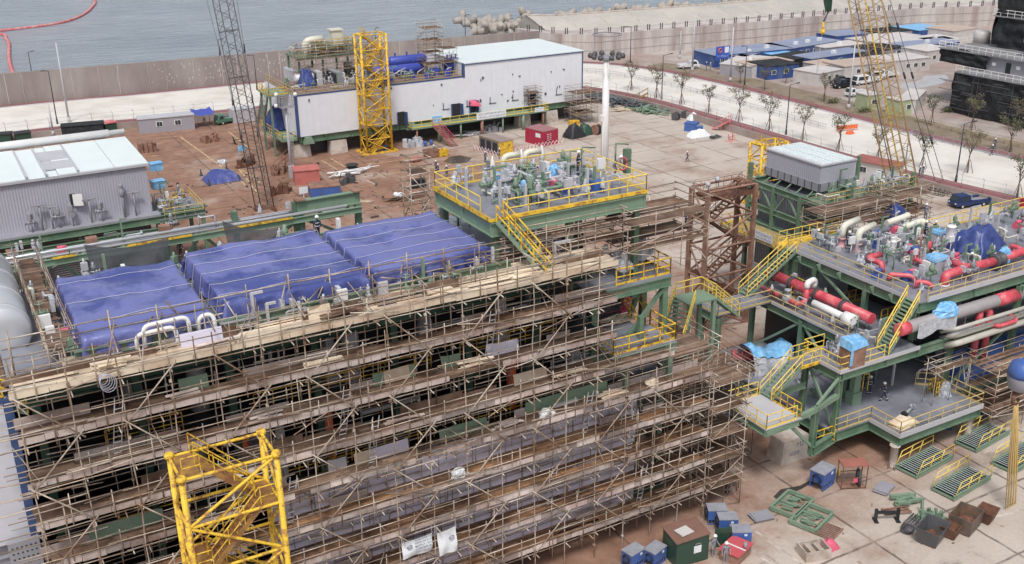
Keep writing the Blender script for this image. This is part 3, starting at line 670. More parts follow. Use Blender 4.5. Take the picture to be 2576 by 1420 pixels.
# access walkway along the front with yellow rail, supports
wa = aty(2, 1240, 975, FY0-2.2); wb_ = aty(3, 375, 850, FY0-2.2); wz = (wa.z+wb_.z)/2
mb = MB(); mb.box((wa.x,FY0-2.3,wz-.3), (wb_.x,FY0-.02,wz)); mb.build('walkway', K['green_lt'], t, True)
mb = MB(); mb.rail([(wa.x,FY0-.2,wz),(wa.x,FY0-2.25,wz),(wb_.x,FY0-2.25,wz),(wb_.x,FY0-.2,wz)], 1.1, .045, 1.8, kick=.15); mb.build('walkway_railing', K['yellow_clean'], t, True)
for i in range(7): x = wa.x+1+i*(wb_.x-wa.x-2)/6; g = MB(); g.tube((x,FY0-2,0), (x,FY0-2,wz-.3), .28 if i % 2 else .16, 10); g.build('support_post', K['rust_lt'] if i % 3 == 0 else K['green_lt'], t, True)
p = aty(2, 1530, 1140, FY0-5); stairs(t, (p.x+.3,FY0-6.3,0), (p.x-1.2,FY0-2.4,wz), (.6,0,0), K['pink'], K['rust_lt'])
# left end: steel platform, stair and skirts
mb = MB(); mb.box((FX0-3.4,FY0+3,FZ1-.25), (FX0-.02,FY0+9,FZ1)); mb.box((FX0-2.6,FY0+.5,3.0), (FX0-.02,FY0+12,3.35)); mb.build('end_platform', K['green_lt'], t, True)
mb = MB(); mb.rail([(FX0-.2,FY0+3,FZ1),(FX0-3.3,FY0+3,FZ1),(FX0-3.3,FY0+9,FZ1)], 1.1, .05, 1.2, kick=.15); mb.build('end_railing', K['yellow'], t, True); mb = MB(); mb.rail([(FX0-.2,FY0+.5,3.35),(FX0-2.5,FY0+.5,3.35),(FX0-2.5,FY0+12,3.35)], 1.1, .045, 1.2); mb.build('end_railing', K['yellow'], t, True)
stairs(t, (FX0-2.0,FY0+13.5,3.4), (FX0-2.0,FY0+8.8,FZ1), (.55,0,0), K['grey_dk'], K['green'])
for (y, z) in ((FY0+3.5, 3.35), (FY0+8.5, 3.35)): g = MB(); g.bar((FX0-3.0,y,0), (FX0-3.0,y,FZ1-.25), .28); g.build('support_post', K['green'], t, True)
# roof machinery
rt = thing('cooler_bank', 'dark louvred cooler units standing in rows on the low white roof', 'cooler', (FX0+8, FY0+4, FZ1+.06))
for i, (k, x, y) in enumerate(((2, 500, 600), (2, 660, 610), (2, 800, 560))):
    p = at(k, x, y, FZ1+.9); L_ = (6.2, 5.2, 6.2)[i]; b = MB(); b.box((p.x-.35,p.y-L_/2+1,FZ1+.06), (p.x+.6,p.y+L_/2+1,FZ1+2.3)); o = b.build('housing', K['grey_lt'] if i != 1 else K['grey'], rt, True)
    f = MB()
    for q in range(7): yy = p.y-L_/2+1.35+q*(L_-.3)/7; f.box((p.x-.4,yy,FZ1+.4), (p.x-.352,yy+(L_-.3)/7*.72,FZ1+2.05))
    f.build('louvre', K['black_steel'], rt, True)
for (k, x, y, lab) in ((2, 330, 620, 'pale wrapped crates at the left corner of the low white roof'),):
    p = at(k, x, y, FZ1); b = MB()
    for q in range(3): b.box((p.x-.5+q*.9,p.y-.8,FZ1+.06), (p.x+.25+q*.9,p.y+3.2-q*.7,FZ1+1.9-q*.15))
    solow('equipment_crate', b, K['wrap'], lab, 'crate', (p.x, p.y, FZ1+.06))
def drape(name, lab, c, sz, m, seed, cat='tarpaulin', n=14):
    b = MB(); r = random.Random(seed); ph = [r.uniform(0, 6) for _ in range(6)]
    def fn(u, v):
        x, y = (u-.5)*2, (v-.5)*2; rr = max(abs(x), abs(y)); k = 1 if rr < .62 else max(0, 1-(rr-.62)/.38)
        z = sz[2]*(k**.7)*(1-.3*(x*x+y*y)*.5+.16*sin(2.6*x+ph[5])*cos(2.1*y+ph[4]))+sz[2]*.05*(sin(7*x+ph[0]+3*y)+sin(9*y+ph[1])+.8*sin(5*x-8*y+ph[2]))*k+sz[2]*.05*abs(sin(11*x+6*y+ph[3]))*(1.1-k)
        return Vector((x*sz[0]/2*(1-.12*(1-k)*sin(5*y+ph[3])**2)*(.8+.2*(1-k)), y*sz[1]/2*(1-.12*(1-k)*sin(6*x+ph[4])**2)*(.8+.2*(1-k)), max(.02, z)))
    b.grid(fn, n, n); return solo(name, b, m, lab, cat, c, r.uniform(-.2, .2))
p = at(2, 440, 660, FZ1+.06); drape('tarpaulin', 'dark blue tarpaulin tied over a unit at the front corner of the low white roof', p, (3.0, 3.4, 2.7), K['tarp_dk'], 3)
p = at(2, 215, 985, 3.4); drape('tarpaulin', 'blue tarpaulin wrapped round a unit on the lower end platform of the white module', p, (4.2, 4.2, 3.4), K['tarp_dk'], 4)
for i, (k, xa, ya, xb, yb, r, y0, lab) in enumerate(((2, 1075, 470, 1330, 455, .95, FY0+11.5, 'upper blue horizontal vessel on the low white roof'), (2, 960, 560, 1310, 510, .85, FY0+6.5, 'lower blue horizontal vessel in front of the other one on the low roof'), (2, 1500, 530, 1590, 528, 1.15, FY0+5, 'short fat blue vessel close to the taller white block'))):
    a = aty(k, xa, ya, y0); c = aty(k, xb, yb, y0); v = thing('pressure_vessel', lab, 'vessel', (a.x, y0, FZ1+.06), 0, 'blue vessels on the low roof'); z = max(FZ1+r+.35, (a.z+c.z)/2); b = MB()
    b.lathe([(r*.35,-.5),(r*.8,-.25),(r,.05),(r,c.x-a.x-.05),(r*.8,c.x-a.x+.25),(r*.35,c.x-a.x+.5)], (a.x,y0,z), 16, 'x'); b.build('shell', K['blue_vessel'], v, True)
    for f in (.2, .8): s = MB(); s.box((a.x+(c.x-a.x)*f-.2,y0-r*.8,FZ1+.06), (a.x+(c.x-a.x)*f+.2,y0+r*.8,z-r*.5)); s.build('saddle', K['blue_vessel'], v, True)
    b = MB(); 
    for q in range(3): x = a.x+(c.x-a.x)*(.15+.35*q); b.tube((x,y0,z+r*.9),(x,y0,z+r+.5),.14,8); flange(b, (x,y0,z+r+.5), .25, 'z')
    b.build('nozzle', K['blue_vessel'], v, True)
jv = thing('roof_fittings', 'mixed valves, posts and pipe runs spread over the left end of the low white roof', 'fittings', (FX0+10, FY0+8, FZ1+.06)); jumble(jv, FX0+1, FX0+20, FY0+2, FY0+9, FZ1+.06, 60, 310); jumble(jv, FX0+4.5, FX0+17, FY0+9.8, FY0+15, zt if 'zt' in globals() else FZ1+4.4, 26, 311)
v = thing('pump_skid', 'blue and grey pumps and small pipes along the edge of the low white roof', 'pump skid', (FX0+20, FY0+1.6, FZ1+.06)); rnd = random.Random(9)
for mname, mm_, nn in (('pump', K['blue_vessel'], 9), ('pipe_run', K['grey_lt'], 12), ('valve', K['green_lt'], 12)):
    b = MB()
    for q in range(nn):
        x = FX0+15+rnd.random()*14.5; y = FY0+1.5+rnd.random()*3.5; z = FZ1+.06
        if mname == 'pump': b.box((x,y,z),(x+.8,y+.6,z+rnd.uniform(.6,1.7)))
        elif mname == 'pipe_run': elbow_pipe(b, [(x,y,z),(x,y,z+rnd.uniform(.6,1.9)),(x+rnd.uniform(.6,2.5),y,z+rnd.uniform(.8,1.9))], .1, .25, 6)
        else: valve_mb(b, (x,y,z), 1.3, rnd)
    b.build(mname, mm_, v, True)
# raised steel deck with cream stack and elbow, and scaffold jungle at its foot
v = thing('stack_platform', 'raised steel platform with a cream elbow duct and square stack behind the low white roof', 'platform', (FX0+6, FY0+10, FZ1+.06))
a = at(2, 330, 480, FZ1+2.0); zt = FZ1+4.4; x0, x1, y0, y1 = FX0+4.0, FX0+17.5, FY0+9.5, FY0+15.5
b = MB(); b.box((x0,y0,zt-.35),(x1,y1,zt)); b.box((x0+3,y0,zt+1.2),(x1-3.5,y1,zt+1.3)); b.build('deck', K['green'], v, True)
b = MB(); b.rail([(x0+3,y0,zt+1.3),(x1-3.5,y0,zt+1.3),(x1-3.5,y1,zt+1.3)],1.2,.05,1.1); b.rail([(x0,y0,zt),(x1,y0,zt)],1.1,.05,1.1); b.build('railing', K['yellow'], v, True)
for x in (x0+.3, x0+4.5, x0+9, x1-.3):
    for y in (y0+.2, y1-.2): g = MB(); g.bar((x,y,FZ1+.06),(x,y,zt-.35),.3); g.build('column', K['green'], v, True)
b = MB(); elbow_pipe(b, [(x0+2.2,y0+2,zt-.6),(x0+2.2,y0+2,zt+2.4),(x0+5.4,y0+2,zt+2.5)], .6, 1.2, 14); b.build('elbow_duct', K['cream'], v, True)
b = MB(); b.box((x0+7,y0+1.5,zt+1.3),(x0+8.8,y0+3.2,zt+3.7)); b.box((x0+6.8,y0+1.3,zt+3.7),(x0+9.0,y0+3.4,zt+3.9)); b.build('stack', K['cream'], v, True)
b = MB(); b.tube((x0-1,y0-1,FZ1+1.3),(x0+3,y0-1,FZ1+1.3),.6,12); b.build('cross_duct', K['white_paint'], v, True)
def scaffold_box(name, lab, x0, y0, z0, x1, y1, z1, bay=1.8, lift=1.9, seed=1, deck=True, r=.035, m=None, over=.5):
    rnd = random.Random(seed); t = thing(name, lab, 'scaffold', ((x0+x1)/2, (y0+y1)/2, z0)); m = m or K['pole']
    nx = max(1, round((x1-x0)/bay)); ny = max(1, round((y1-y0)/bay)); nz = max(1, round((z1-z0)/lift))
    b = MB()
    for i in range(nx+1):
        for j in range(ny+1):
            if 0 < i < nx and 0 < j < ny: continue
            x = x0+(x1-x0)*i/nx; y = y0+(y1-y0)*j/ny; b.tube((x+rnd.uniform(-.04,.04),y,z0),(x,y,z1+rnd.uniform(0.1,over*2)),r,5)
    b.build('standard', m, t, True); b = MB()
    for k in range(1, nz+1):
        z = z0+(z1-z0)*k/nz
        for q in (0, .55, 1.05):
            for y in (y0, y1): b.tube((x0-rnd.uniform(.1,over),y,z+q),(x1+rnd.uniform(.1,over),y,z+q),r,5)
            for x in (x0, x1): b.tube((x,y0-rnd.uniform(.1,over),z+q+.06),(x,y1+rnd.uniform(.1,over),z+q+.06),r,5)
    b.build('ledger', m, t, True); b = MB()
    for k in range(nz):
        za, zb = z0+(z1-z0)*k/nz, z0+(z1-z0)*(k+1)/nz
        if k % 2: b.tube((x0,y0-.06,za),(x1,y0-.06,zb),r,5); b.tube((x0-.06,y1,za),(x0-.06,y0,zb),r,5)
        else: b.tube((x1,y0-.06,za),(x0,y0-.06,zb),r,5); b.tube((x1+.06,y0,za),(x1+.06,y1,zb),r,5)
    b.build('brace', m, t, True)
    if deck:
        b = MB()
        for k in range(1, nz+1):
            z = z0+(z1-z0)*k/nz; y = y0+.05
            while y < y1-.2:
                if rnd.random() > .12: a_ = x0+rnd.uniform(0, .3); e_ = x1-rnd.uniform(0, .3); b.box((a_,y,z+.04),(e_,y+.23,z+.09))
                y += .25
        b.build('deck_board', K['plank'], t, True)
    return t
scaffold_box('scaffold', 'scaffold round the raised platform behind the low white roof', FX0+3.2, FY0+8.4, FZ1, FX0+18.5, FY0+9.3, FZ1+6, seed=2)
p = at(2, 1345, 560, FZ1); scaffold_box('scaffold', 'tall narrow scaffold tower on the low white roof near the blue vessels', p.x-1.6, FY0+3.2, FZ1, p.x+1.6, FY0+6.2, FZ1+8.2, seed=3)
p = at(2, 1440, 560, FZ1); scaffold_box('scaffold', 'lower scaffold tower hard against the taller white block', p.x-.4, FY0+2.6, FZ1, p.x+2.2, FY0+5.6, FZ1+4.6, seed=4)
p = at(3, 325, 815, 4.4); scaffold_box('scaffold', 'small scaffold against the white wall beside the blue door', p.x-1.2, FY0-2, wz, p.x+1.2, FY0-.2, wz+3.2, seed=5)
p = at(3, 600, 930); scaffold_box('scaffold', 'scaffold at the right end of the white module near the scrap heap', p.x-2.2, FY0-4.5, 0, p.x+2.4, FY0-.8, 5.6, seed=6)
# banners on the walkway rail
for (k, xa, xb, ya, h_, lab) in ((2, 1735, 1960, 890, 1.25, 'long white banner with two lines of grey lettering on the walkway rail'), (3, 270, 340, 830, .8, 'short white banner with grey lettering on the walkway rail')):
    a = aty(k, xa, ya, FY0-2.34); c = aty(k, xb, ya-35 if k == 2 else ya-8, FY0-2.34); v = thing('banner', lab, 'banner', (a.x, FY0-2.36, wz)); b = MB(); b.box((a.x,FY0-2.40,wz-.1),(c.x,FY0-2.37,wz-.1+h_)); b.build('cloth', K['canvas'], v, True)
    b = MB(); pseudo_text(b, (a.x,FY0-2.41,wz-.05), (1,0,0), (0,0,1), c.x-a.x, h_-.1, 2, random.Random(4), 26 if k == 2 else 10); b.build('lettering', K['ink'], v, True)
# pale blocks that carry the module
for i, (k, x, y, w) in enumerate(((2, 410, 1205, 2.9), (2, 690, 1175, 3.0), (3, 195, 975, 2.6), (3, 405, 940, 2.6))):
    p = at(k, x, y); b = MB(); b.hull8([(-w/2,-1,0),(w/2,-1,0),(w/2,1,0),(-w/2,1,0)], [(-w/2+.15,-.85,2.2),(w/2-.15,-.85,2.2),(w/2-.15,.85,2.2),(-w/2+.15,.85,2.2)])
    solo('support_block', b, K['conc_pale'], ('pale concrete block under the left corner of the white module', 'pale concrete block under the white module, left of the yellow tower', 'pale concrete block under the white module behind the red container', 'pale concrete block under the right end of the white module')[i], 'block', (p.x, p.y+1, 0), 0, 'blocks under the white module')
p = at(2, 985, 1165); stair_tower('stair_tower', 'tall yellow steel stair tower standing in front of the white module', (p.x, p.y+.6, 0), 4.4, 2.6, 19.4, K['yellow'], 8, .2, .085)
# ================================================================= NEAR MODULE (behind the big scaffold)
MX0, MX1, MY0, MY1 = 1.0, 42.0, 52.3, 66.0
LV = [21.6, 19.1, 16.6, 14.15, 11.75, 9.35, 7.05, 4.75, 2.4]
rnd = random.Random(21)
t = thing('module_building', 'huge open steel process module wrapped in scaffolding, with three tarpaulined boxes on top', 'module', (MX0, MY0, 0))
mb = MB()
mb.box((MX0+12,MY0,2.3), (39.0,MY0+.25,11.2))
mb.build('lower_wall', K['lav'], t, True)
mb = MB(); 
for i in range(23): x = MX0+12+i*1.2; mb.box((x-.03,MY0-.025,2.3), (x+.03,MY0-.002,11.2)) if i % 2 else None
mb.build('wall_seam', K['grey'], t, True)
# floors, columns, beams; the shade inside is put into their dark colours
mb = MB()
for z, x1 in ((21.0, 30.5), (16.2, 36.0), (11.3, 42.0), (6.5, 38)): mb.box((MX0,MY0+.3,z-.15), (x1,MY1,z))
mb.build('floor', K['black_steel'], t, True)  # near-black colour paints the shade of the deep interior
mb = MB(); mb.box((MX0,MY1-.3,2), (35.5,MY1,20.8)); mb.box((MX0,MY0+6.2,2.5),(38.5,MY0+6.4,20.7)); mb.build('interior_shade_wall', K['black_steel'], t, True)  # walls added to darken the inside; black stands for deep shade
for i in range(8):
    x = MX0+1.0+i*4.85
    for y in (MY0+.35, MY1-.8): g = MB(); g.bar((x,y,1.8), (x,y,20.85 if x < 35.5 else 11.2), .4); g.build('column', K['green_dk'], t, True)  # green darkened to paint the shade inside the module
mb = MB()
for z in (20.45, 15.75, 10.9, 2.1):
    x1 = 35.4 if z > 12 else 41.8
    for y in (MY0+.36, MY1-.6): mb.ibeam((MX0,y,z), (x1,y,z), .8, .4)
    for i in range(8): x = MX0+1+i*4.85; mb.ibeam((x,MY0+.3,z-.02), (x,MY1-.3,z-.02), .7, .35) if x < x1 else None
mb.build('floor_beam', K['green_dk'], t, True)  # same darkened green, shade put into the colour
# things glimpsed inside: vessels, ducts, yellow rails
mb = MB()
for i in range(13): x = MX0+2+rnd.random()*32; z = rnd.choice((16.2, 11.3)); mb.lathe([(.5,0),(.55,.1),(.55,rnd.uniform(1.2,3.6)),(.2,3.8)], (x,MY0+rnd.uniform(1.6,4.5),z), 10)
mb.build('inner_vessel', K['grey'], t, True)['kind'] = 'stuff'
mb = MB()
for z in (16.2, 11.3):
    for a, b in ((5, 9), (13, 24), (26, 33)): mb.rail([(a,MY0+.9,z),(b,MY0+.9,z)], 1.1, .035, 1.1)
mb.build('inner_railing', K['yellow'], t, True)
mb = MB()
for i in range(26):
    x = MX0+1+rnd.random()*33; z = rnd.choice((16.2, 11.3))+rnd.uniform(1.5,4); y = MY0+rnd.uniform(.8,3.5)
    mb.tube((x,y,z),(x+rnd.uniform(2,7),y,z),rnd.uniform(.05,.16),6); mb.tube((x,y,z-1.5),(x,y,z+.5),.06,5)
mb.build('inner_pipe', K['grey_lt'], t, True)['kind'] = 'stuff'
for x in (12.3, 17.4, 30.0): g = MB(); g.lathe([(.32,0),(.32,4.4)], (x,MY0+1.6,11.4), 12); g.build('orange_column', K['orange'], t, True)
for x in (13.4, 14.3): g = MB(); g.lathe([(.28,0),(.28,4.5)], (x,MY0+1.0,11.4), 12); g.build('grey_downpipe', K['grey_lt'], t, True)
mb = MB(); mb.box((MX0+1,MY0+1.2,0), (39,MY1-1,1.75)); mb.build('undercroft_shade_block', K['black_steel'], t, True)  # black block added to stand for the shade under the module
# roof clutter between tarps and scaffold
mb = MB(); mb.box((MX0,MY0+.3,21.0), (36,MY1,21.06)); mb.build('roof_deck', K['grey_deck'], t, True)
for n_, (a, b) in enumerate((((3.4,58.5),(3.4,64)), ((35.6,53.5),(35.6,55)))): pass
mb = MB()
for x in (7.5, 10.2, 14.0, 23.8, 31.8): mb.ibeam((x,MY0+.3,21.5), (x+rnd.uniform(-.2,.2),MY0+1.4,21.5), .5, .3)
mb.ibeam((4.2,52.9,22.0), (29.5,52.9,22.0), .5, .35); mb.build('roof_beam', K['green'], t, True)
jumble(t, 11.5, 35, 52.5, 53.1, 21.06, 46, 201); jumble(t, 3.2, 4.4, 53, 64, 21.06, 10, 202); jumble(t, 5, 36, 63, 65.5, 21.06, 26, 203)
# the three tarpaulined boxes
def tarp_box(name, lab, x0, x1, y0, y1, z0, z1, seed, tilt=.35, ropes=4, drop=1.2):
    r = random.Random(seed); t = thing(name, lab, 'tarp cover', ((x0+x1)/2, (y0+y1)/2, z0), 0, 'blue tarpaulined boxes')
    b = MB(); b.box((x0+.25,y0+.25,z0), (x1-.25,y1-.25,z1-.55)); b.box((x0+.1,y0+.1,z1-1.3),(x1-.1,y1-.1,z1-.6)); b.build('box_body', K['green_lt'], t, True)
    ph = [r.uniform(0, 6) for _ in range(10)]; W, D = x1-x0, y1-y0
    def top(x, y):
        u, v = (x-x0)/W, (y-y0)/D
        z = z1-tilt*(1-v)*.6
        z += .04*sin(u*5+ph[0])*sin(v*4+ph[1])+.03*sin(u*13+v*9+ph[2])+.03*sin(v*26+u*3+ph[3])+.02*sin(u*31-v*7+ph[4])+.03*abs(sin(u*7+v*19+ph[5]))**.4
        z -= .13*(abs(sin(pi*(u*2.0+.0)))**.7)*(.4+.6*abs(sin(v*pi)))*.45        # sag between frames
        z += .14*max(0, v-.8)/.2*(sin(u*9+ph[4])+.4)*.5
        return z
    ov = 1.4; nx, ny = 46, 46
    def fn(s, q):
        X = x0-ov+s*(W+2*ov); Y = y0-ov+q*(D+2*ov)
        ex = max(x0-X, X-x1, 0); ey = max(y0-Y, Y-y1, 0); cx_ = min(max(X,x0),x1); cy_ = min(max(Y,y0),y1)
        z = top(cx_, cy_); e = max(ex, ey); ln = drop*(1+.3*sin((X+Y)*1.3+ph[5])+.22*sin((X-Y)*2.9+ph[6]))
        k = e/ov; z -= ln*k
        w = .16*sin((X if ey > ex else Y)*3.7+ph[7])*k+.1*sin((X if ey > ex else Y)*8.3+ph[8])*k
        out = .05+.12*k+w
        if ex > 0: cx_ += (out if X > x1 else -out)*min(1, ex/.2)
        if ey > 0: cy_ += (out if Y > y1 else -out)*min(1, ey/.2)
        return Vector((cx_, cy_, z))
    b = MB(); b.grid(fn, nx, ny); b.build('tarpaulin', K['tarp'], t, True)
    for k in range(ropes):
        q = (k+.55)/ropes; y = y0+D*q+r.uniform(-.15,.15); pts = [(x0-.55,y-.1,z0+.2)]
        for i in range(13): u = i/12; X = x0-.12+(W+.24)*u; yy = y+.12*sin(u*3+k); pts.append((X, yy, top(min(max(X,x0),x1), yy)+.045))
        pts.append((x1+.6,y-.3,z0+.2)); g = MB(); g.path(pts, .016, 4); g.build('rope', K['rope'], t, True)
    return t
tarp_box('tarp_covered_box', 'blue tarpaulined box nearest the silver duct, leftmost on the big module', 4.75, 11.15, 52.9, 62.0, 21.06, 23.0, 1, .25, 3)
tarp_box('tarp_covered_box', 'widest blue tarpaulined box, between the two others on the big module', 12.1, 20.15, 53.3, 62.2, 21.06, 23.15, 2, .15, 5)
tarp_box('tarp_covered_box', 'blue tarpaulined box beside the yellow railed upper platform', 20.9, 28.5, 53.6, 62.0, 21.06, 23.05, 3, .1, 5)
# white clad wall end at the far left and its navy corner
t = thing('clad_module', 'white clad module end with a navy corner at the left edge, behind the scaffold', 'building', (-6, MY0, 0))
mb = MB(); mb.box((-16,MY0+.2,12.6), (.55,MY0+9,20.5)); mb.build('wall', mat('shaded_white_cladding', (.58,.59,.66), .5, .06, .4), t, True)  # darker copy of white cladding, its shade put into the colour
mb = MB(); mb.box((.553,MY0+.1,12.4), (.98,MY0+.6,20.7)); mb.box((-16,MY0+.12,20.5), (.553,MY0+.5,20.75)); mb.build('corner_trim', K['navy'], t, True)
mb = MB(); mb.ibeam((-16,MY0+.6,12.15), (.9,MY0+.6,12.15), .85, .5); mb.box((-16,MY0+.5,4),(.7,MY0+8,11.7)); mb.build('base_beam', K['grey'], t, True)
mb = MB(); mb.box((-.6,MY0-.35,9.6), (.9,MY0-.1,12.9)); mb.build('perforated_plate', K['grey'], t, True)
mb = MB()
for i in range(9):
    for j in range(6): mb.box((-.45+j*.22,MY0-.37,9.9+i*.33), (-.36+j*.22,MY0-.352,9.98+i*.33))
mb.build('plate_hole', K['black_steel'], t, True)['kind'] = 'stuff'
mb = MB(); mb.box((-16,MY0+1.4,20.75),(.98,MY0+9,20.8)); mb.build('roof', K['plank'], t, True)
# ================================================================= THE BIG SCAFFOLD
SY0, SY1 = 50.45, 52.0
st = thing('scaffold', 'huge tube scaffold with plank decks covering the whole front of the near module', 'scaffold', (20, SY0, 0))
SX = [1.1+2.38*i for i in range(19)]
def xend(z): return 35.7 if z > 14.5 else (43.9 if z < 12.2 else 40.5)
def topz(x): return 23.0 if x < 35.8 else 13.6
B1 = Bud('toe_board', K['toe'], st); B2 = Bud('back_board', K['plank'], st); B3 = Bud('guard_rail', K['pole'], st)
for i, x in enumerate(SX):
    for y in (SY0, SY1):
        g = MB(); zt = topz(x)+rnd.uniform(-.3,.5); pts = []
        for q in range(9): z = zt*q/8; pts.append((x+rnd.uniform(-.05,.05)+(.03*sin(z)), y+rnd.uniform(-.03,.03), z))
        g.path(pts, .039, 6, caps=False)
        for q in range(8): z = rnd.uniform(.5, zt-.5); g.box((x-.07,y-.08,z),(x+.07,y+.08,z+.14))
        g.build('standard', K['pole'], st, True)
ex = MB()        # short mid-bay handrail posts, transom stubs, odd tubes
for li, z in enumerate(LV):
    xe = xend(z); xs = SX[0]-.25
    # deck: planks laid end to end, three to four wide, uneven
    g = MB(); y = SY0+.12; row = 0
    while y < SY1-.1:
        x = xs+rnd.uniform(0,.4)
        while x < xe:
            L_ = rnd.uniform(1.8, 4.0); e = min(x+L_, xe+rnd.uniform(0,.5))
            if rnd.random() > .07 and e-x > .3: g.box((x,y,z+rnd.uniform(0,.04)), (e-.03,y+.235,z+.055+rnd.uniform(0,.05)))
            x = e
        y += .26; row += 1
    g.build('plank_deck', K['plank_new'] if li == 0 else (K['plank'] if li < 5 else K['plank_wet']), st, True)
    # toe boards in lengths
    x = xs
    while x < xe:
        L_ = rnd.choice((.6, .9, 1.2, 1.8)); e = min(x+L_, xe+.2); h = rnd.uniform(.32, .42); g = MB()
        if rnd.random() > .05: B1.add(g.box((x,SY0+.05,z-.12+rnd.uniform(-.03,.03)), (e-.025,SY0+.085,z-.12+h)), K['toe'] if li else K['plank_new'])
        x = e
    x = xs
    while x < xe:
        L_ = rnd.choice((1.8, 2.4, 3.6)); e = min(x+L_, xe)
        if rnd.random() > (.4 if li < 5 else .88): B2.add(MB().box((x,SY1-.14,z+.1), (e-.05,SY1-.10,z+.1+rnd.uniform(.28,.6))), K['toe'] if li % 3 else K['plank'])
        x = e
    # ledgers and guard rails, front and back, in tube lengths with overlaps
    for (yy, hs, nm) in ((SY0-.06, (-.22, .48, 1.02), 'front_rail'), (SY1+.05, (-.2, .55, 1.05), 'back_rail')):
        for h in hs:
            x = xs-rnd.uniform(.1, 1.4)
            while x < xe:
                e = min(x+rnd.uniform(4.5, 6.2), xe+rnd.uniform(.1,.9)); dz = rnd.uniform(-.05,.05); B3.add(MB().tube((x,yy+rnd.uniform(-.03,.03),z+h+dz), (e,yy,z+h+rnd.uniform(-.05,.05)), .031, 5)); x = e-.35
    for x in SX:
        if x > xe+.1: continue
        ex.tube((x+.08,SY0-rnd.uniform(.2,.75),z-.3), (x+.08,SY1+.3,z-.3), .038, 5)
        m_ = x+1.19+rnd.uniform(-.3,.3)
        if m_ < xe: 
            ex.tube((m_,SY0-.02,z-.45), (m_,SY0-.02,z+1.2), .038, 5)
            if rnd.random() < .75: ex.tube((m_+.5,SY0-rnd.uniform(.3,.7),z-.34), (m_+.5,SY1+.2,z-.3), .035, 5)
            if rnd.random() < .6: ex.tube((m_+.2,SY1+.02,z-.4), (m_+.2,SY1+.02,z+1.25), .036, 5)
    if rnd.random() < 1.1:
        for q in range(5): x = rnd.uniform(2, xe-4); ex.tube((x,SY0-.12,z+rnd.uniform(-.9,1.3)), (x+rnd.uniform(2,4.5),SY0-.12,z+rnd.uniform(-.9,1.3)*.2+.2), .034, 5)
        for q in range(16):
            x = rnd.uniform(1, xe-3); h = z+rnd.uniform(-.6,1.7); y_ = rnd.uniform(SY0+.1, SY1+.25); ex.tube((x,y_,h), (x+rnd.uniform(1.5,6),y_+rnd.uniform(-.1,.1),h+rnd.uniform(-.12,.12)), .03, 5)
        for q in range(16): x = rnd.uniform(1, xe); h = rnd.uniform(-.5,.3); y_ = rnd.choice((SY0-.02, SY1+.03, SY1+.3)); ex.tube((x,y_,z+h), (x+rnd.uniform(-.06,.06),y_,z+h+rnd.uniform(.9,2.3)), .03, 5)
        for q in range(5): x = rnd.uniform(1, xe-2); ex.tube((x,SY0+rnd.uniform(-.1,.5),z+.1), (x+rnd.uniform(-1.4,1.4),SY1+.2,z+rnd.uniform(1.0,2.2)), .03, 5)
B1.end(); B2.end(); B3.end()
o = ex.build('loose_tube', K['pole'], st, True); o['kind'] = 'stuff'
# raking braces in zigzag every second bay
for i in range(0, 18, 2):
    for li in range(len(LV)-1):
        z1, z0 = LV[li], LV[li+1]; a, b = SX[i]-.2, SX[i+1]+.35
        if SX[i+1] > 35.8 and z1 > 14: continue
        g = MB(); up = (li+i//2) % 2
        g.tube((a if up else b,SY0-.17,z0-.35), (b if up else a,SY0-.17,z1+.1), .042, 6); g.build('brace', K['pole'], st, True)
# ladders between lifts
for (x, li) in ((5.2,1),(9.5,3),(17.3,2),(18.9,3),(13.7,4),(26.8,1),(33.9,4),(31.2,6),(37.6,5),(38.6,7),(9.9,6)):
    g = MB(); ladder(g, (x,SY0+.7,LV[li+1]+.05), (x+.55,SY0+.75,LV[li]+.9), .4, .028); g.build('ladder', K['grey_lt'], st, True)
# sheets and offcuts leaning on the decks
for j in range(16):
    li = rnd.randrange(0, 5); x = rnd.uniform(3, xend(LV[li])-4); w = rnd.uniform(.8, 3.4); g = MB()
    g.hull8([(x,SY1-.28,LV[li]+.1),(x+w,SY1-.28,LV[li]+.1),(x+w,SY1-.24,LV[li]+.1),(x,SY1-.24,LV[li]+.1)], [(x,SY1-.14,LV[li]+rnd.uniform(.5,.95)),(x+w,SY1-.14,LV[li]+rnd.uniform(.5,.9)),(x+w,SY1-.1,LV[li]+.8),(x,SY1-.1,LV[li]+.8)])
    g.build('leaning_sheet', rnd.choice((K['plank_new'], K['grey_lt'], K['green_lt'], K['toe'], K['lav'])), st, True)
p = aty('b3', 650, 850, SY1-.2); g = MB(); g.box((p.x-4.5,SY1-.2,p.z-.1), (p.x+1.8,SY1-.15,p.z+.75)); g.build('green_sheet', K['green_lt'], st, True)
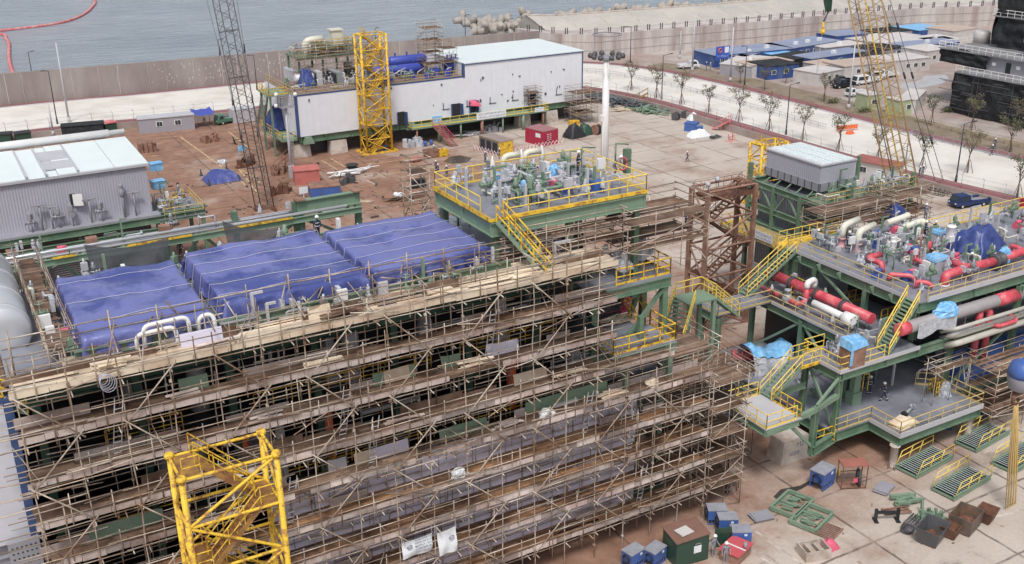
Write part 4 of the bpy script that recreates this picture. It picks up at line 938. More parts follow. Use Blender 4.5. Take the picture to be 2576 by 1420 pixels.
# top deck: second row of planks behind, guard rails, cross tubes
g = MB(); y = SY1+.1
while y < SY1+1.2:
    x = 3.5
    while x < 35:
        e = x+rnd.uniform(2, 4.2)
        if rnd.random() > .22: g.box((x,y,21.75), (min(e,35.6)-.03,y+.24,21.81+rnd.uniform(0,.05)))
        x = e
    y += .26
g.build('plank_deck', K['plank_new'], st, True)
g = MB()
for x in SX[:15]: g.tube((x+.3,SY1+1.35,21.1),(x+.3,SY1+1.35,23.6+rnd.uniform(0,.4)),.042,5); g.tube((x+.3,SY1+1.4,22.9),(x+.3-.2,SY0-.2,22.9+rnd.uniform(-.4,.4)),.04,5)
for h in (22.4, 22.9, 23.4):
    x = 1.0
    while x < 35: e = x+rnd.uniform(4.5,6); g.tube((x,SY1+1.4,h),(e,SY1+1.4,h+rnd.uniform(-.1,.1)),.042,5); x = e-.3
for q in range(16): x = rnd.uniform(3,34); g.tube((x,SY1+rnd.uniform(.2,1.2),22.2+rnd.random()),(x+rnd.uniform(-1,1.6),SY1+rnd.uniform(1.2,2.2),22.2+rnd.random()*1.6),.042,5)
g.build('top_rail', K['pole'], st, True)
for (q, xa, xb, za) in ((0, 7.6, 9.9, 23.0), (1, 7.2, 9.2, 22.6), (2, 10.4, 11.2, 22.9)):
    v = thing('bent_pipe', ('white bent pipe loop in front of the left blue box, upper one', 'white bent pipe loop in front of the left blue box, lower one', 'short white pipe stub between the left and widest blue boxes')[q], 'pipe', (xa, 52.4, 21.06)); g = MB(); elbow_pipe(g, [(xa,52.5,21.1),(xa,52.5,za),(xb,52.5,za+.05),(xb,52.3-.2*q,21.1)], .12, .4, 9); g.build('pipe_wall', K['white_paint'], v, True)
for q, (x, z, m_, w, lab) in enumerate(((31.0,11.75,'canvas',1.2,'pale sack with a yellow patch on the middle of the big scaffold'),(24.6,9.35,'canvas',1.0,'pale sack on a lower deck of the big scaffold'),(39.4,11.75,'plank_new',1.1,'pale sack near the right end of the big scaffold'))):
    g = MB(); g.blob((0,0,0),(w,.8,.5),q+9,11,.25); solo('sack', g, K[m_], lab, 'sack', (x, SY0+.7, z+.1))
for q, (x, li) in enumerate(((5.5,0),(8.8,1),(13,2),(16.5,1),(21,3),(26,2),(29.5,0),(33,3),(11,0),(18,0),(24,0),(36,4),(28,4),(7,4))):
    g = MB(); rr = random.Random(q); n_ = rr.randint(3,7)
    for w in range(n_): g.obox((rr.uniform(-.4,.4),rr.uniform(-.2,.2),.06*w),(rr.uniform(1.0,2.4),.22,.05),rr.uniform(-.12,.12))
    solo('board_bundle', g, rr.choice((K['plank_new'],K['plank'],K['toe'])), 'loose bundle of boards on the big scaffold, %s from the left on %s' % (NTH[[5.5,7,8.8,11,13,16.5,18,21,24,26,28,29.5,33,36].index(x)], ('the top deck','the second deck','the third deck','the fourth deck','the fifth deck')[li]), 'boards', (x, SY0+.75, LV[li]+.12), 0, 'board bundles on the scaffold')
# left return of the scaffold: tube ends sticking out over the white wall
g = MB()
for z in (20.9, 19.2, 18.7, 16.7, 16.3, 15.9, 15.3, 14.2, 13.9, 13.1, 12.4): g.tube((SX[0]-rnd.uniform(.6,2.4),SY0+rnd.uniform(.1,.8),z),(SX[1],SY0+.2,z+.1),.04,5)
g.build('tube_end', K['pole'], st, True)
# side deck at the left end over the silver duct
scaffold_box('scaffold', 'scaffold walkway of stained planks between the silver duct and the first blue box', 3.1, 54.6, 20.0, 4.5, 70.5, 21.7, 2.2, 1.9, seed=8)
t = thing('silver_duct', 'big shiny silver insulated duct lying behind the left end of the scaffold', 'duct', (1.35, 58, 20.8)); mb = MB()
mb.lathe([(.5,-.02),(1.35,0),(1.48,.2),(1.48,10.6)], (1.3,57.6,22.0), 30, 'y'); mb.lathe([(1.48,10.601),(1.4,11.1),(1.1,11.5),(.3,11.7)], (1.3,57.6,22.0), 30, 'y'); mb.build('duct_shell', K['silver'], t, True)
for y in (58.3, 61.4, 64.6, 67.6): mb = MB(); mb.lathe([(1.49,-.12),(1.52,-.1),(1.52,.1),(1.49,.12)], (1.3,y,22.0), 30, 'y'); mb.build('clamp_band', K['grey_lt'], t, True)
mb = MB(); mb.box((.2,59.5,20.8),(2.5,60.1,21.3)); mb.box((.2,65.5,20.8),(2.5,66.1,21.3)); mb.build('cradle', K['green'], t, True)
# yellow stair at the left edge in front of the duct
t = thing('stair', 'yellow railed steel stair at the left edge below the silver duct', 'stair', (-1, 53.5, 20.8)); stairs(t, (1.6,53.2,19.6), (-3.2,53.2,22.6), (0,.55,0), K['yellow'], K['green_lt'], r=.05)
mb = MB(); mb.box((-6,52.6,22.5),(-3.2,53.8,22.6)); mb.build('landing', K['grey_deck'], t, True)
mb = MB(); mb.rail([(-6,52.6,22.6),(-3.2,52.6,22.6)],1.1,.05); mb.rail([(-6,53.8,22.6),(-3.2,53.8,22.6)],1.1,.05); mb.build('landing_rail', K['yellow'], t, True)
# coil of rope over the top rail
mb = MB(); c0 = aty('b1', 790, 720, SY0-.15)
for q in range(5): mb.path([c0+Vector(((.2+.05*q)*cos(a)+.05*q, -.02*q, (.28+.05*q)*sin(a)-.06*q)) for a in [2*pi*i/16 for i in range(17)]], .014, 4)
solow('rope_coil', mb, K['rope'], 'loose coil of pale rope hung over the top rail of the big scaffold', 'rope', c0-Vector((0,0,.5)))
# two sign cloths hanging low on the scaffold
for lab, pts, n_ in (('left wide white notice sheet with grey writing hung on the scaffold', ((1255,1245),(1505,1160),(1505,1300),(1265,1385)), 5), ('right tall white notice sheet hung on the scaffold', ((1545,1165),(1700,1100),(1715,1305),(1568,1355)), 0)):
    P = [aty('c2', x, y, SY0-.25) for x, y in pts]; v = thing('notice_sheet', lab, 'notice sheet', (P[3].x, SY0-.25, P[3].z), 0, 'notice sheets on the scaffold'); b = MB()
    def fn(u, w): q = P[0].lerp(P[1], u).lerp(P[3].lerp(P[2], u), w); q.y += .06*sin(u*9+w*4)*w+.05*sin(w*7); q.z -= .05*sin(pi*u)*(1-w); return q
    b.grid(fn, 14, 12); b.build('cloth', K['canvas'], v, True); ux = (P[1]-P[0]); W_ = ux.length; ux.normalize(); uz = (P[0]-P[3]).normalized(); b = MB()
    o_ = P[3]+Vector((0,-.13,0))+ux*.2+uz*.15
    if n_: pseudo_text(b, o_+ux*.55, ux, uz, W_*.62, 1.15, 5, random.Random(2), 16)
    if n_: b.build('lettering', K['ink'], v, True)
    b = MB(); c1_ = o_+ux*(.25 if n_ else .7)+uz*(.7 if n_ else 1.0)
    b.path([c1_+ux*.16*cos(a)+uz*.14*sin(a) for a in [2*pi*i/12 for i in range(13)]], .03, 4); b.tube(c1_-ux*.12, c1_+ux*.12+uz*.05, .03, 4); b.build('emblem', K['ink'], v, True)
    b = MB()
    for q in (P[0], P[1]): b.tube(q, q+Vector((0,.1,.5)), .015, 4)
    b.build('tie_cord', K['rope'], v, True)
# right end of the near module: intermediate decks
t = thing('access_platform', 'grey deck with a yellow top railing at the right end of the near module', 'platform', (39, 53, 14)); 
a = (36.2, 51.9, 14.6); mb = MB(); mb.box((36.4,51.6,14.35), (41.6,54.6,14.55)); mb.build('deck', K['grey_deck'], t, True)
mb = MB(); mb.ibeam((36.3,51.7,14.0), (41.7,51.7,14.0), .7, .35); mb.ibeam((36.3,54.4,14.0), (41.7,54.4,14.0), .7, .35); mb.ibeam((36.6,51.7,13.9), (36.6,54.4,13.9), .6, .3); mb.ibeam((41.4,51.7,13.9), (41.4,54.4,13.9), .6, .3)
for x in (37.6, 41.2): mb.bar((x,51.75,11.3),(x,51.75,13.65),.35); mb.box((x-.4,51.4,11.32),(x+.4,52.1,11.5))
mb.build('frame', K['green_lt'], t, True)
mb = MB(); mb.rail([(36.45,53.6,14.55),(36.45,51.65,14.55),(41.55,51.65,14.55),(41.55,54.5,14.55)], 1.15, .05, 1.3, kick=.16); mb.rail([(40.4,54.5,14.55),(40.4,56.2,15.4),(41.6,56.2,15.4),(41.55,54.5,14.55)],1.15,.05,1.0); mb.build('railing', K['yellow'], t, True)
g = MB(); g.bar((39.6,53.0,14.55),(39.6,53.0,16.2),.35); g.build('post', K['green'], t, True)
t = thing('upper_side_deck', 'grey side deck with yellow rail and wrapped valves right of the top planks', 'platform', (39, 55, 18.5))
mb = MB(); mb.box((35.9,53.6,18.3), (42.6,56.6,18.5)); mb.build('deck', K['grey_deck'], t, True)
mb = MB(); mb.ibeam((35.9,53.7,17.95),(42.6,53.7,17.95),.7,.35); mb.ibeam((42.4,53.7,17.95),(42.4,56.6,17.95),.7,.35); mb.ibeam((35.9,56.4,17.95),(42.6,56.4,17.95),.7,.35); mb.build('deck_beam', K['green'], t, True)
mb = MB(); mb.rail([(36.8,54.9,18.5),(42.5,53.8,18.5)],.02,.01) if 0 else mb.rail([(38,53.7,18.5),(42.5,53.7,18.5),(42.5,56.5,18.5),(37.5,56.5,18.5)],1.15,.05,1.2,kick=.15); mb.build('railing', K['yellow'], t, True)
for x, y in ((42.2,53.9),(42.2,56.3),(36.5,56.3),(36.3,53.9)): g = MB(); g.bar((x,y,2.4),(x,y,17.6),.42); g.build('column', K['green'], t, True)
mb = MB(); mb.bar((36.4,53.8,11.6),(42,53.8,17.4),.25); mb.bar((39.6,56.2,11.6),(42.2,56.2,17.4),.3); mb.build('bracing', K['green'], t, True)
mb = MB(); mb.box((36,53.9,11.3), (43.4,57.6,11.5)); mb.box((36,53.9,14.6),(40.3,58.5,14.75)); mb.build('lower_deck', K['grey_deck'], t, True)
for q in range(7): g = MB(); rr = random.Random(q); wrap_mb(g, (38+rr.random()*4,54+rr.random()*2,18.5), 1.7, rr, 1.6); g.build('wrapped_valve', K['wrap'], t, True)
mb = MB()
for q in range(11): mb.obox((39.6+rnd.uniform(-.15,.15),57.3,14.76+q*.11), (2.2,1.1,.09), rnd.uniform(-.15,.15))
solow('plate_stack', mb, K['grey_dk'], 'untidy stack of dark steel plates on the grey deck under the upper side deck', 'plate stack', (39.6,57.3,14.76))
for q, (k, x, y, s, lab) in enumerate(((7, 900, 1190, (2.6,2.2,.9), 'crumpled red net heap under the upper side deck'), (7, 840, 1300, (3.4,1.2,.6), 'long pink red net heap in front of the plate stack'), ('b3', 1230, 555, (1.3,.9,.5), 'small pink cloth bundle under the yellow railed grey deck'))):
    p = at(k, x, y, 14.76 if q < 2 else 11.8); b = MB(); b.blob((0,0,0), s, q+3, 14, .3); solo('net_heap', b, K['pink'], lab, 'net', p)
p = at('b3', 950, 270, 14.76); b = MB(); 
for q in range(9): b.obox((rnd.uniform(-1.4,1.4),rnd.uniform(-.5,.5),.05*q), (rnd.uniform(1.5,3),.25,.05), rnd.uniform(-.3,.3))
solo('board_pile', b, K['plank_new'], 'pale board offcuts piled beside the pink red net heap', 'boards', p)
# scaffold that carries on to the right and at the back corner
scaffold_box('scaffold', 'lower right wing of scaffolding beside the walking worker', 44.4, 50.6, 0, 47.6, 53.2, 10.5, 1.6, 2.1, seed=12)
scaffold_box('scaffold', 'scaffold tangle between the near module and the right module', 42.6, 53.6, 2, 47.2, 58.5, 11.6, 1.9, 2.2, seed=13)
# ---- raised platform with yellow rails at the back right
PX0, PX1, PY0_, PY1_, PZ = 28.75, 40.5, 54.0, 62.0, 24.6
t = thing('valve_platform', 'raised green steel platform with yellow railings, crowded with wrapped valves and cream pipes', 'platform', (35, 59, 21))
mb = MB(); mb.box((PX0,PY0_,PZ-.15), (PX1,PY1_,PZ)); mb.build('deck', K['grey_deck'], t, True)
mb = MB()
for y in (PY0_+.1, PY1_-.1, (PY0_+PY1_)/2): mb.ibeam((PX0,y,PZ-.62), (PX1,y,PZ-.62), .9, .4)
for x in (PX0+.2, PX0+4, PX0+8, PX1-.2): mb.ibeam((x,PY0_,PZ-.64), (x,PY1_,PZ-.64), .85, .38)
mb.build('deck_beam', K['green_lt'], t, True)
for x in (PX0+.5, PX0+6, PX1-.5):
    for y in (PY0_+.5, PY1_-.5): g = MB(); g.bar((x,y,17 if x > 36 else 21),(x,y,PZ-1.05),.4); g.build('column', K['green'], t, True)
mb = MB(); mb.rail([(PX0+.05,PY0_+1.4,PZ),(PX0+.05,PY1_-.05,PZ),(PX1-.05,PY1_-.05,PZ),(PX1-.05,PY0_+.05,PZ),(PX0+1.2,PY0_+.05,PZ)],1.15,.042,1.5,kick=.14); mb.build('railing', K['yellow_clean'], t, True)
mb = MB(); mb.box((PX0-.04,PY0_-.06,PZ-.1),(PX1+.04,PY0_-.004,PZ+.1)); mb.box((PX0-.06,PY0_,PZ-.1),(PX0-.004,PY1_,PZ+.2)); mb.build('toe_plate', K['yellow'], t, True)
stairs(t, (PX0+2.6,PY0_-2.6,21.4), (PX0+.6,PY0_-.1,PZ), (.4,.3,0), K['yellow'], K['green_lt'], r=.05)
rr = random.Random(31)
jumble(t, PX0+1, PX1-1, PY0_+.8, PY1_-.7, PZ, 92, 77, .72)
for (x0, y0, x1, y1) in ((30, 1330, 150, 1250), (190, 1300, 310, 1225)):
    a = at(3, x0, y0, PZ); b = at(3, x1, y1, PZ+2.3); g = MB(); elbow_pipe(g, [(a.x,a.y,PZ),(a.x,a.y,PZ+1.25),(a.x+1.25,a.y-.1,PZ+1.25)], .22, .5, 12); g.build('cream_elbow', K['cream'], t, True)
for (k, x, y) in ((3, 168, 1310), (3, 325, 1280), (2, 1860, 1370)):
    a = at(k, x, y, PZ); g = MB(); g.lathe([(.16,0),(.2,.2),(.16,.6),(.22,.7),(.2,.95),(.09,1.4),(.03,1.62)], a, 10); g.build('wrapped_riser', K['white_paint'], t, True)
for (k, x, y, s) in ((3, 420, 1400, 1.15), (6, 1895, 330, .8), (7, 185, 400, .8), (7, 665, 280, .6)):
    a = at(k, x, y, PZ); g = MB(); g.blob(a+Vector((0,0,.3)), (.75*s,.65*s,.85*s), int(x), 11, .16); g.tube(a, a+Vector((0,0,.5)), .1, 6); g.build('blue_wrapped_valve', K['blue_lt'], t, True)
for (k, x, y, h) in ((3, 630, 1330, .9), (3, 540, 1340, .7), (3, 885, 1290, .8)):
    a = at(k, x, y, PZ); g = MB(); g.tube(a, a+Vector((0,0,h+1)), .06, 6); g.tube(a+Vector((0,0,h+1)), a+Vector((1.1,0,h+.8)), .05, 6); g.build('lamp_bracket', K['green'], t, True)
a = at(7, 975, 230, PZ); g = MB(); g.box((a.x-.25,a.y-.2,PZ),(a.x+.2,a.y+.2,PZ+1.7)); g.box((a.x-.5,a.y-.3,PZ+1.0),(a.x+.1,a.y-.2,PZ+1.6)); g.build('control_cabinet', K['green'], t, True)
a = at(7, 940, 260, PZ); g = MB(); g.path([a+Vector((.35*cos(q),0,.9+.45*sin(q))) for q in [2*pi*i/14 for i in range(15)]], .07, 6); g.build('red_hose_reel', K['pink'], t, True)
# wooden scaffold decks round it
scaffold_box('scaffold', 'scaffold with a wooden deck sticking out right of the raised valve platform', 38.6, 53.4, 19.0, 45.4, 57.2, 22.6, 2.2, 1.8, seed=15)
scaffold_box('scaffold', 'scaffold strip below the front of the raised valve platform', 29.5, 53.6, 21.0, 38.4, 54.8, 22.9, 2.2, 1.0, seed=16)
scaffold_box('scaffold', 'slim scaffold tower at the left corner of the raised valve platform', 27.6, 63.2, 20, 29.0, 64.6, 25.4, 1.4, 1.8, seed=17)
# ---- near yellow stair tower
a = G(414,1156,20); b = G(691,1137,20); stair_tower('stair_tower', 'big near yellow tubular stair tower with capped corner posts in the lower left foreground', ((a.x+b.x)/2+.1, 42.85, 0), b.x-a.x-.25, 2.3, 20.0, K['yellow'], 8, .135, .075, cap=True, m2=mat('rusty_yellow_steel', (.42,.24,.05), .6, .3, 1.5, (.22,.1,.05), .5, 1.2))
# ================================================================= RIGHT MODULE (red pipes)
ZL, ZM, ZU = 3.0, 8.3, 11.8
t = thing('pipe_module', 'green steel three deck process module with grey decks and red pipework, at the right', 'module', (66, 58, 0))
mb = MB(); mb.box((57.3,51.0,ZL-.12),(92,67,ZL)); mb.box((61.3,48.0,ZL-.12),(71.0,50.99,ZL)); mb.build('lower_deck', K['grey_deck'], t, True)
mb = MB(); mb.box((62.2,55.0,ZM-.12),(72,67,ZM)); mb.box((57.2,51.0,ZM-.12),(66.0,54.99,ZM)); mb.box((56.2,64.2,ZM-.12),(62.19,67,ZM)); mb.build('middle_deck', K['grey_deck'], t, True)
mb = MB(); mb.box((66.3,51.8,ZU-.12),(95,63.5,ZU)); mb.box((66.3,63.51,ZU-.12),(80,67.0,ZU)); mb.build('upper_deck', K['grey_deck'], t, True)
def beams(lst, h, w, m=K['green'], nm='deck_beam'):
    g = MB()
    for a, b in lst: g.ibeam(a, b, h, w)
    g.build(nm, m, t, True)
z = ZL-.56
beams([((57.3,51.2,z),(92,51.2,z)),((61.4,48.2,z),(71,48.2,z)),((61.5,48,z-.01),(61.5,67,z-.01)),((70.8,48,z-.01),(70.8,67,z-.01)),((57.5,51,z-.01),(57.5,67,z-.01)),((54.4,50.4,z),(57.4,51.1,z)),((57.4,59.8,z),(92,59.8,z)),((57.3,66.8,z),(92,66.8,z))], .85, .38)
z = ZM-.5
beams([((57.2,51.2,z),(70,51.2,z)),((62.4,51,z-.01),(62.4,67,z-.01)),((57.4,51,z-.01),(57.4,55,z-.01)),((57.2,54.8,z),(70,54.8,z)),((66,51,z-.01),(66,55,z-.01)),((56.3,66.8,z),(72,66.8,z)),((56.4,64.3,z-.01),(56.4,67,z-.01)),((70,51,z),(92,51,z)),((62.3,60,z),(75,60,z)),((78,51.2,z-.01),(78,66,z-.01)),((86,51.2,z-.01),(86,66,z-.01))], .75, .36)
z = ZU-.55
beams([((66.3,52.0,z),(95,52.0,z)),((66.5,51.8,z-.01),(66.5,67,z-.01)),((66.3,57.5,z),(95,57.5,z)),((66.3,63.3,z),(95,63.3,z)),((66.3,66.8,z),(80,66.8,z)),((73,51.8,z-.01),(73,67,z-.01)),((80,51.8,z-.01),(80,67,z-.01)),((87,51.8,z-.01),(87,63,z-.01))], .85, .4)
for (x, y, z0, z1) in ((57.5,51.2,2,7.9),(57.5,54.8,2,7.9),(62.4,54.8,2,7.9),(62.4,60.4,2,7.9),(62.4,66.6,2,7.9),(56.5,66.6,2,7.9),(56.5,64.4,2,7.9),(66.5,57.5,2,11.0),(66.5,52.2,8.3,11.0),(66.5,63.3,2,11.0),(66.5,66.8,2,11),(70,51.2,2,8),(73,57.5,2,11),(78,51.2,2,11),(80,57.5,2,11),(86,51.2,2,11),(86,57.5,2,11),(54.45,50.45,2.2,6.3),(80,66.8,0,11),(92,52,0,11)):
    g = MB(); g.ibeam((x,y,z0),(x,y,z1)) if 0 else (g.bar((x-.18,y,z0),(x-.18,y,z1),.05,.42), g.bar((x+.18,y,z0),(x+.18,y,z1),.05,.42), g.bar((x,y,z0),(x,y,z1),.32,.05)); g.build('column', K['green'], t, True)
mb = MB(); mb.bar((54.45,50.45,6.1),(57.5,51.2,6.1),.34,.4); mb.bar((57.5,51.2,7.7),(54.6,50.5,6.35),.2,.2); mb.bar((54.45,50.45,6.08),(49.2,50.1,6.0-.35),.34,.4); mb.bar((54.3,50.45,3.0),(51.9,50.3,5.4),.24,.24); mb.build('front_portal_beam', K['green_lt'], t, True)
mb = MB()
for a, b in (((62.4,54.9,3),(62.4,60.2,7.6)),((62.4,66.4,3),(62.4,60.6,7.6)),((66.5,57.7,8.4),(66.5,63.0,11)),((57.5,51.3,3.1),(57.5,54.6,7.6)),((70,51.2,3.2),(77.8,51.2,7.8)),((86,51.2,8.4),(78.2,51.2,11)),((80,57.5,3),(73.2,57.5,10.9))): mb.bar(a, b, .2, .2)
mb.build('diagonal_brace', K['green_lt'], t, True)
mb = MB(); mb.box((64,61.5,ZL),(92,66.5,ZM-.2)); mb.box((70,58.2,ZM),(95,62.6,ZU-1.2)); mb.build('interior_shade_block', K['black_steel'], t, True)  # black blocks added to stand for the shade between the decks
# railings
def prail(pts, m, nm='railing', h=1.15, r=.04, sp=1.5, kick=.16): g = MB(); g.rail(pts, h, r, sp, kick=kick); g.build(nm, m, t, True)
K['rail_tan'] = mat('weathered_yellow_rail', (.6,.46,.19), .5, .15, 2)
prail([(57.4,51.05,ZL),(61.35,51.05,ZL),(61.35,48.05,ZL),(70.95,48.05,ZL),(70.95,52.0,ZL),(69.2,53.4,ZL)], K['rail_tan'])
prail([(49.15,54.4,6.1),(49.15,50.05,6.1),(52.1,50.05,6.1)], K['yellow_clean'], sp=1.2); prail([(52.55,50.1,6.1),(52.55,53.0,6.1)], K['yellow'], sp=.7); prail([(49.2,54.45,6.1),(52.2,54.45,6.1)], K['yellow_clean'], sp=1)
mb = MB(); mb.box((49.1,50.0,6.0),(52.6,54.5,6.1)); mb.build('stair_landing', K['grey_lt'], t, True)
mb = MB(); mb.box((55.25,53.05,ZM-.12),(57.19,54.5,ZM-.01)); mb.build('upper_landing', K['grey_deck'], t, True); mb = MB(); mb.box((55.2,53.0,ZM-.14),(57.1,53.049,ZM+.1)); mb.box((55.2,54.501,ZM-.14),(57.1,54.55,ZM+.1)); mb.build('landing_edge', K['yellow'], t, True); prail([(55.3,54.5,ZM),(57.2,54.5,ZM)], K['yellow_clean'], sp=.9); prail([(55.3,53.05,ZM),(57.2,53.05,ZM)], K['yellow_clean'], sp=.9)
beams([((49.1,50.15,5.7),(52.5,50.15,5.7)),((49.1,54.35,5.7),(57.2,54.35,5.7)),((49.25,50.2,5.69),(49.25,54.4,5.69)),((52.45,50.2,5.69),(52.45,54.4,5.69))], .5, .25, K['green_lt'], 'landing_beam')
for x_, y_ in ((49.6,54.2),): g = MB(); g.tube((x_,y_,0),(x_,y_,5.5),.1,8); g.build('landing_post', K['grey_dk'], t, True)
prail([(55.6,51.2,2.3),(57.3,51.2,2.3),(57.3,50.9,2.3)], K['yellow'], sp=.7)
prail([(59.4,54.95,ZM),(57.25,54.95,ZM),(57.25,51.05,ZM),(62.0,51.05,ZM)], K['yellow_clean']); prail([(62.25,55.1,ZM),(62.25,64.2,ZM),(58.6,64.2,ZM),(56.25,64.25,ZM),(56.25,66.9,ZM)], K['rail_tan'])
prail([(66.35,53.2,ZU),(66.35,66.9,ZU),(72.5,66.9,ZU)], K['rail_tan']); prail([(67.2,51.85,ZU),(95,51.85,ZU)], K['rail_tan'], kick=.3); prail([(95,63.4,ZU),(80,63.4,ZU)], K['yellow_clean'], sp=1.8)
prail([(64.2,63.8,ZM),(66.2,63.8,ZM),(66.2,66,ZM)], K['yellow'], sp=.8); prail([(67,56,ZM),(70,56,ZM)], K['yellow'], sp=.8); prail([(67,60.4,ZM),(71,60.4,ZM)], K['yellow'], sp=.8)
mb = MB(); mb.box((66.22,53.2,ZU-.14),(66.29,66.9,ZU+.2)); mb.box((67.2,51.72,ZU-.14),(95,51.79,ZU+.28)); mb.box((57.12,51,ZM-.13),(57.19,55,ZM+.15)); mb.box((57.2,50.92,ZM-.2),(66,50.99,ZM+.12)); mb.box((61.22,48,ZL-.2),(61.29,51,ZL+.15)); mb.box((61.3,47.92,ZL-.25),(71,47.99,ZL+.2)); mb.box((62.12,55,ZM-.13),(62.19,64,ZM+.12)); mb.build('toe_plate', K['grey_lt'], t, True)
mb = MB()
for y in (54.5, 56.5, 60.2, 62.6, 65.0): mb.prism([(0,0),(0,0),(0,0)],0,0) if 0 else mb.hull8([(65.7,y-.04,ZU-.15),(66.25,y-.04,ZU-.15),(66.25,y+.04,ZU-.15),(65.7,y+.04,ZU-.15)] , [(66.2,y-.04,ZU-.9),(66.25,y-.04,ZU-.9),(66.25,y+.04,ZU-.9),(66.2,y+.04,ZU-.9)])
mb.build('bracket', K['green_lt'], t, True)
# stairs
a = at('R1',400,900,ZL); b = at('R1',600,685,ZM); stairs(t, (52.4,53.75,6.1), (55.3,53.75,ZM), (0,.65,0), K['yellow_clean'], K['green_lt'], r=.042)
stairs(t, (62.6,51.75,ZM), (66.25,52.5,ZU), (.05,.65,0), K['yellow_clean'], K['green_lt'], r=.05)
a = at('R1',300,215,ZM); stairs(t, (61.0,66.5,ZM), (66.2,66.2,ZU), (0,.6,0), K['yellow_clean'], K['green_lt'], r=.045)
mb = MB(); mb.box((66.3,67.01,ZU-.12),(74,68.2,ZU)); mb.build('yellow_walkway', K['yellow'], t, True); prail([(66.4,68.15,ZU),(74,68.15,ZU)], K['yellow_clean'], sp=1)
# ---- main red pipes: each its own line
def pipe(lab, pts, r, m=None, R=None, flanges=(), name='pipe_line', group=None, n=14, extra=None):
    v = thing(name, lab, 'pipe', V3(pts[0]), 0, group); g = MB(); elbow_pipe(g, pts, r, R or r*2.0, n); g.build('pipe_wall', m or K['red_pipe'], v, True)
    for (p, ax) in flanges:
        g = MB(); flange(g, V3(p)-Vector((.12,0,0) if ax == 'x' else (0,.12,0) if ax == 'y' else (0,0,.12)), r*1.35, ax, .1); flange(g, V3(p)+Vector((.12,0,0) if ax == 'x' else (0,.12,0) if ax == 'y' else (0,0,.12)), r*1.35, ax, .1); g.build('flange', K['grey_dk'], v, True)
    return v
zc = ZM+1.25; A = at('R1',445,155,zc); B = at('R1',1075,405,zc); X = (A.x+B.x)/2
v = pipe('long thick red pipe running along the middle deck', [(X,A.y+.6,zc),(X,B.y-.5,zc)], .46, flanges=[((X,A.y-2.6,zc),'y'),((X,A.y-.2,zc),'y'),((X,B.y+2.6,zc),'y'),((X,(A.y+B.y)/2,zc),'y')])
for f in (.2,.5,.8): g = MB(); y = A.y+(B.y-A.y)*f; g.box((X-.5,y-.12,ZM),(X+.5,y+.12,zc-.4)); g.build('pipe_support', K['green'], v, True)
p = [at('R1',380,215,ZM+.7), at('R1',640,330,ZM+.7)]; X2 = p[0].x-.1
v = pipe('thinner red pipe with a grey valve beside the long thick one', [(X2,p[0].y,ZM+.7),(X2,p[1].y,ZM+.7),(X2+.9,p[1].y,ZM+.7),(X2+.9,p[1].y,ZM+2.0)], .24, flanges=[((X2,p[0].y-1.3,ZM+.7),'y'),((X2,p[0].y-2.2,ZM+.7),'y'),((X2,p[0].y-3.3,ZM+.7),'y')])
g = MB(); y = p[0].y-3.9; g.lathe([(.3,-.4),(.45,-.2),(.5,0),(.45,.2),(.3,.4)], (X2,y,ZM+.75), 12, 'y'); g.lathe([(.2,0),(.22,.6),(.3,.62),(.3,.7)], (X2,y,ZM+.9), 10); g.build('check_valve', K['valve'], v, True)
a = at('R1',655,240,ZM+1.8); pipe('white looped pipe arching over the thick red pipe', [(X2+.9,p[1].y,ZM+2.0),(X2+.9,p[1].y,ZM+2.5),(X,p[1].y+.3,ZM+2.5),(X,p[1].y+.3,ZM+1.7)], .27, K['white_paint'], .6)
g = MB(); a = at('R1',740,300,ZM+1.5); b = at('R1',900,385,ZM+1.5); x_ = a.x-.4
v = thing('actuator', 'white actuator cylinder with a fat drum end lying beside the thick red pipe', 'actuator', (x_, b.y, ZM)); g.lathe([(.2,0),(.31,.05),(.31,a.y-b.y-.1),(.2,a.y-b.y)], (x_,b.y,ZM+1.2), 14, 'y'); g.build('cylinder', K['white_paint'], v, True)
g = MB(); g.lathe([(.4,-1.3),(.56,-1.25),(.56,-.35),(.34,-.2),(.25,0)], (x_,b.y,ZM+1.2), 18, 'y'); g.build('drum', K['white_paint'], v, True); g = MB()
for k in range(5): a_ = 2*pi*k/5; g.tube((x_+.38*cos(a_),b.y-1.36,ZM+1.2+.38*sin(a_)),(x_+.38*cos(a_),b.y-1.3,ZM+1.2+.38*sin(a_)),.05,6)
g.build('drum_bolt', K['grey_dk'], v, True); g = MB(); g.box((x_-.3,b.y-.9,ZM),(x_+.3,b.y-.7,ZM+.55)); g.box((x_-.25,b.y+1.2,ZM),(x_+.25,b.y+1.4,ZM+.95)); g.build('foot', K['grey'], v, True)
# jumble on each deck
jumble(t, 62.6, 66, 55.5, 65.5, ZM, 16, 101); jumble(t, 58, 65.5, 51.4, 54.6, ZM, 12, 102); jumble(t, 57.8, 68, 55.5, 60, ZL, 18, 103); jumble(t, 62, 76, 52, 57, ZL, 10, 105)
jumble(t, 67, 80, 58, 66.5, ZU, 85, 104); jumble(t, 72, 94, 53.5, 62.8, ZU, 110, 106); jumble(t, 67.5, 74, 52.5, 58, ZU, 16, 107)
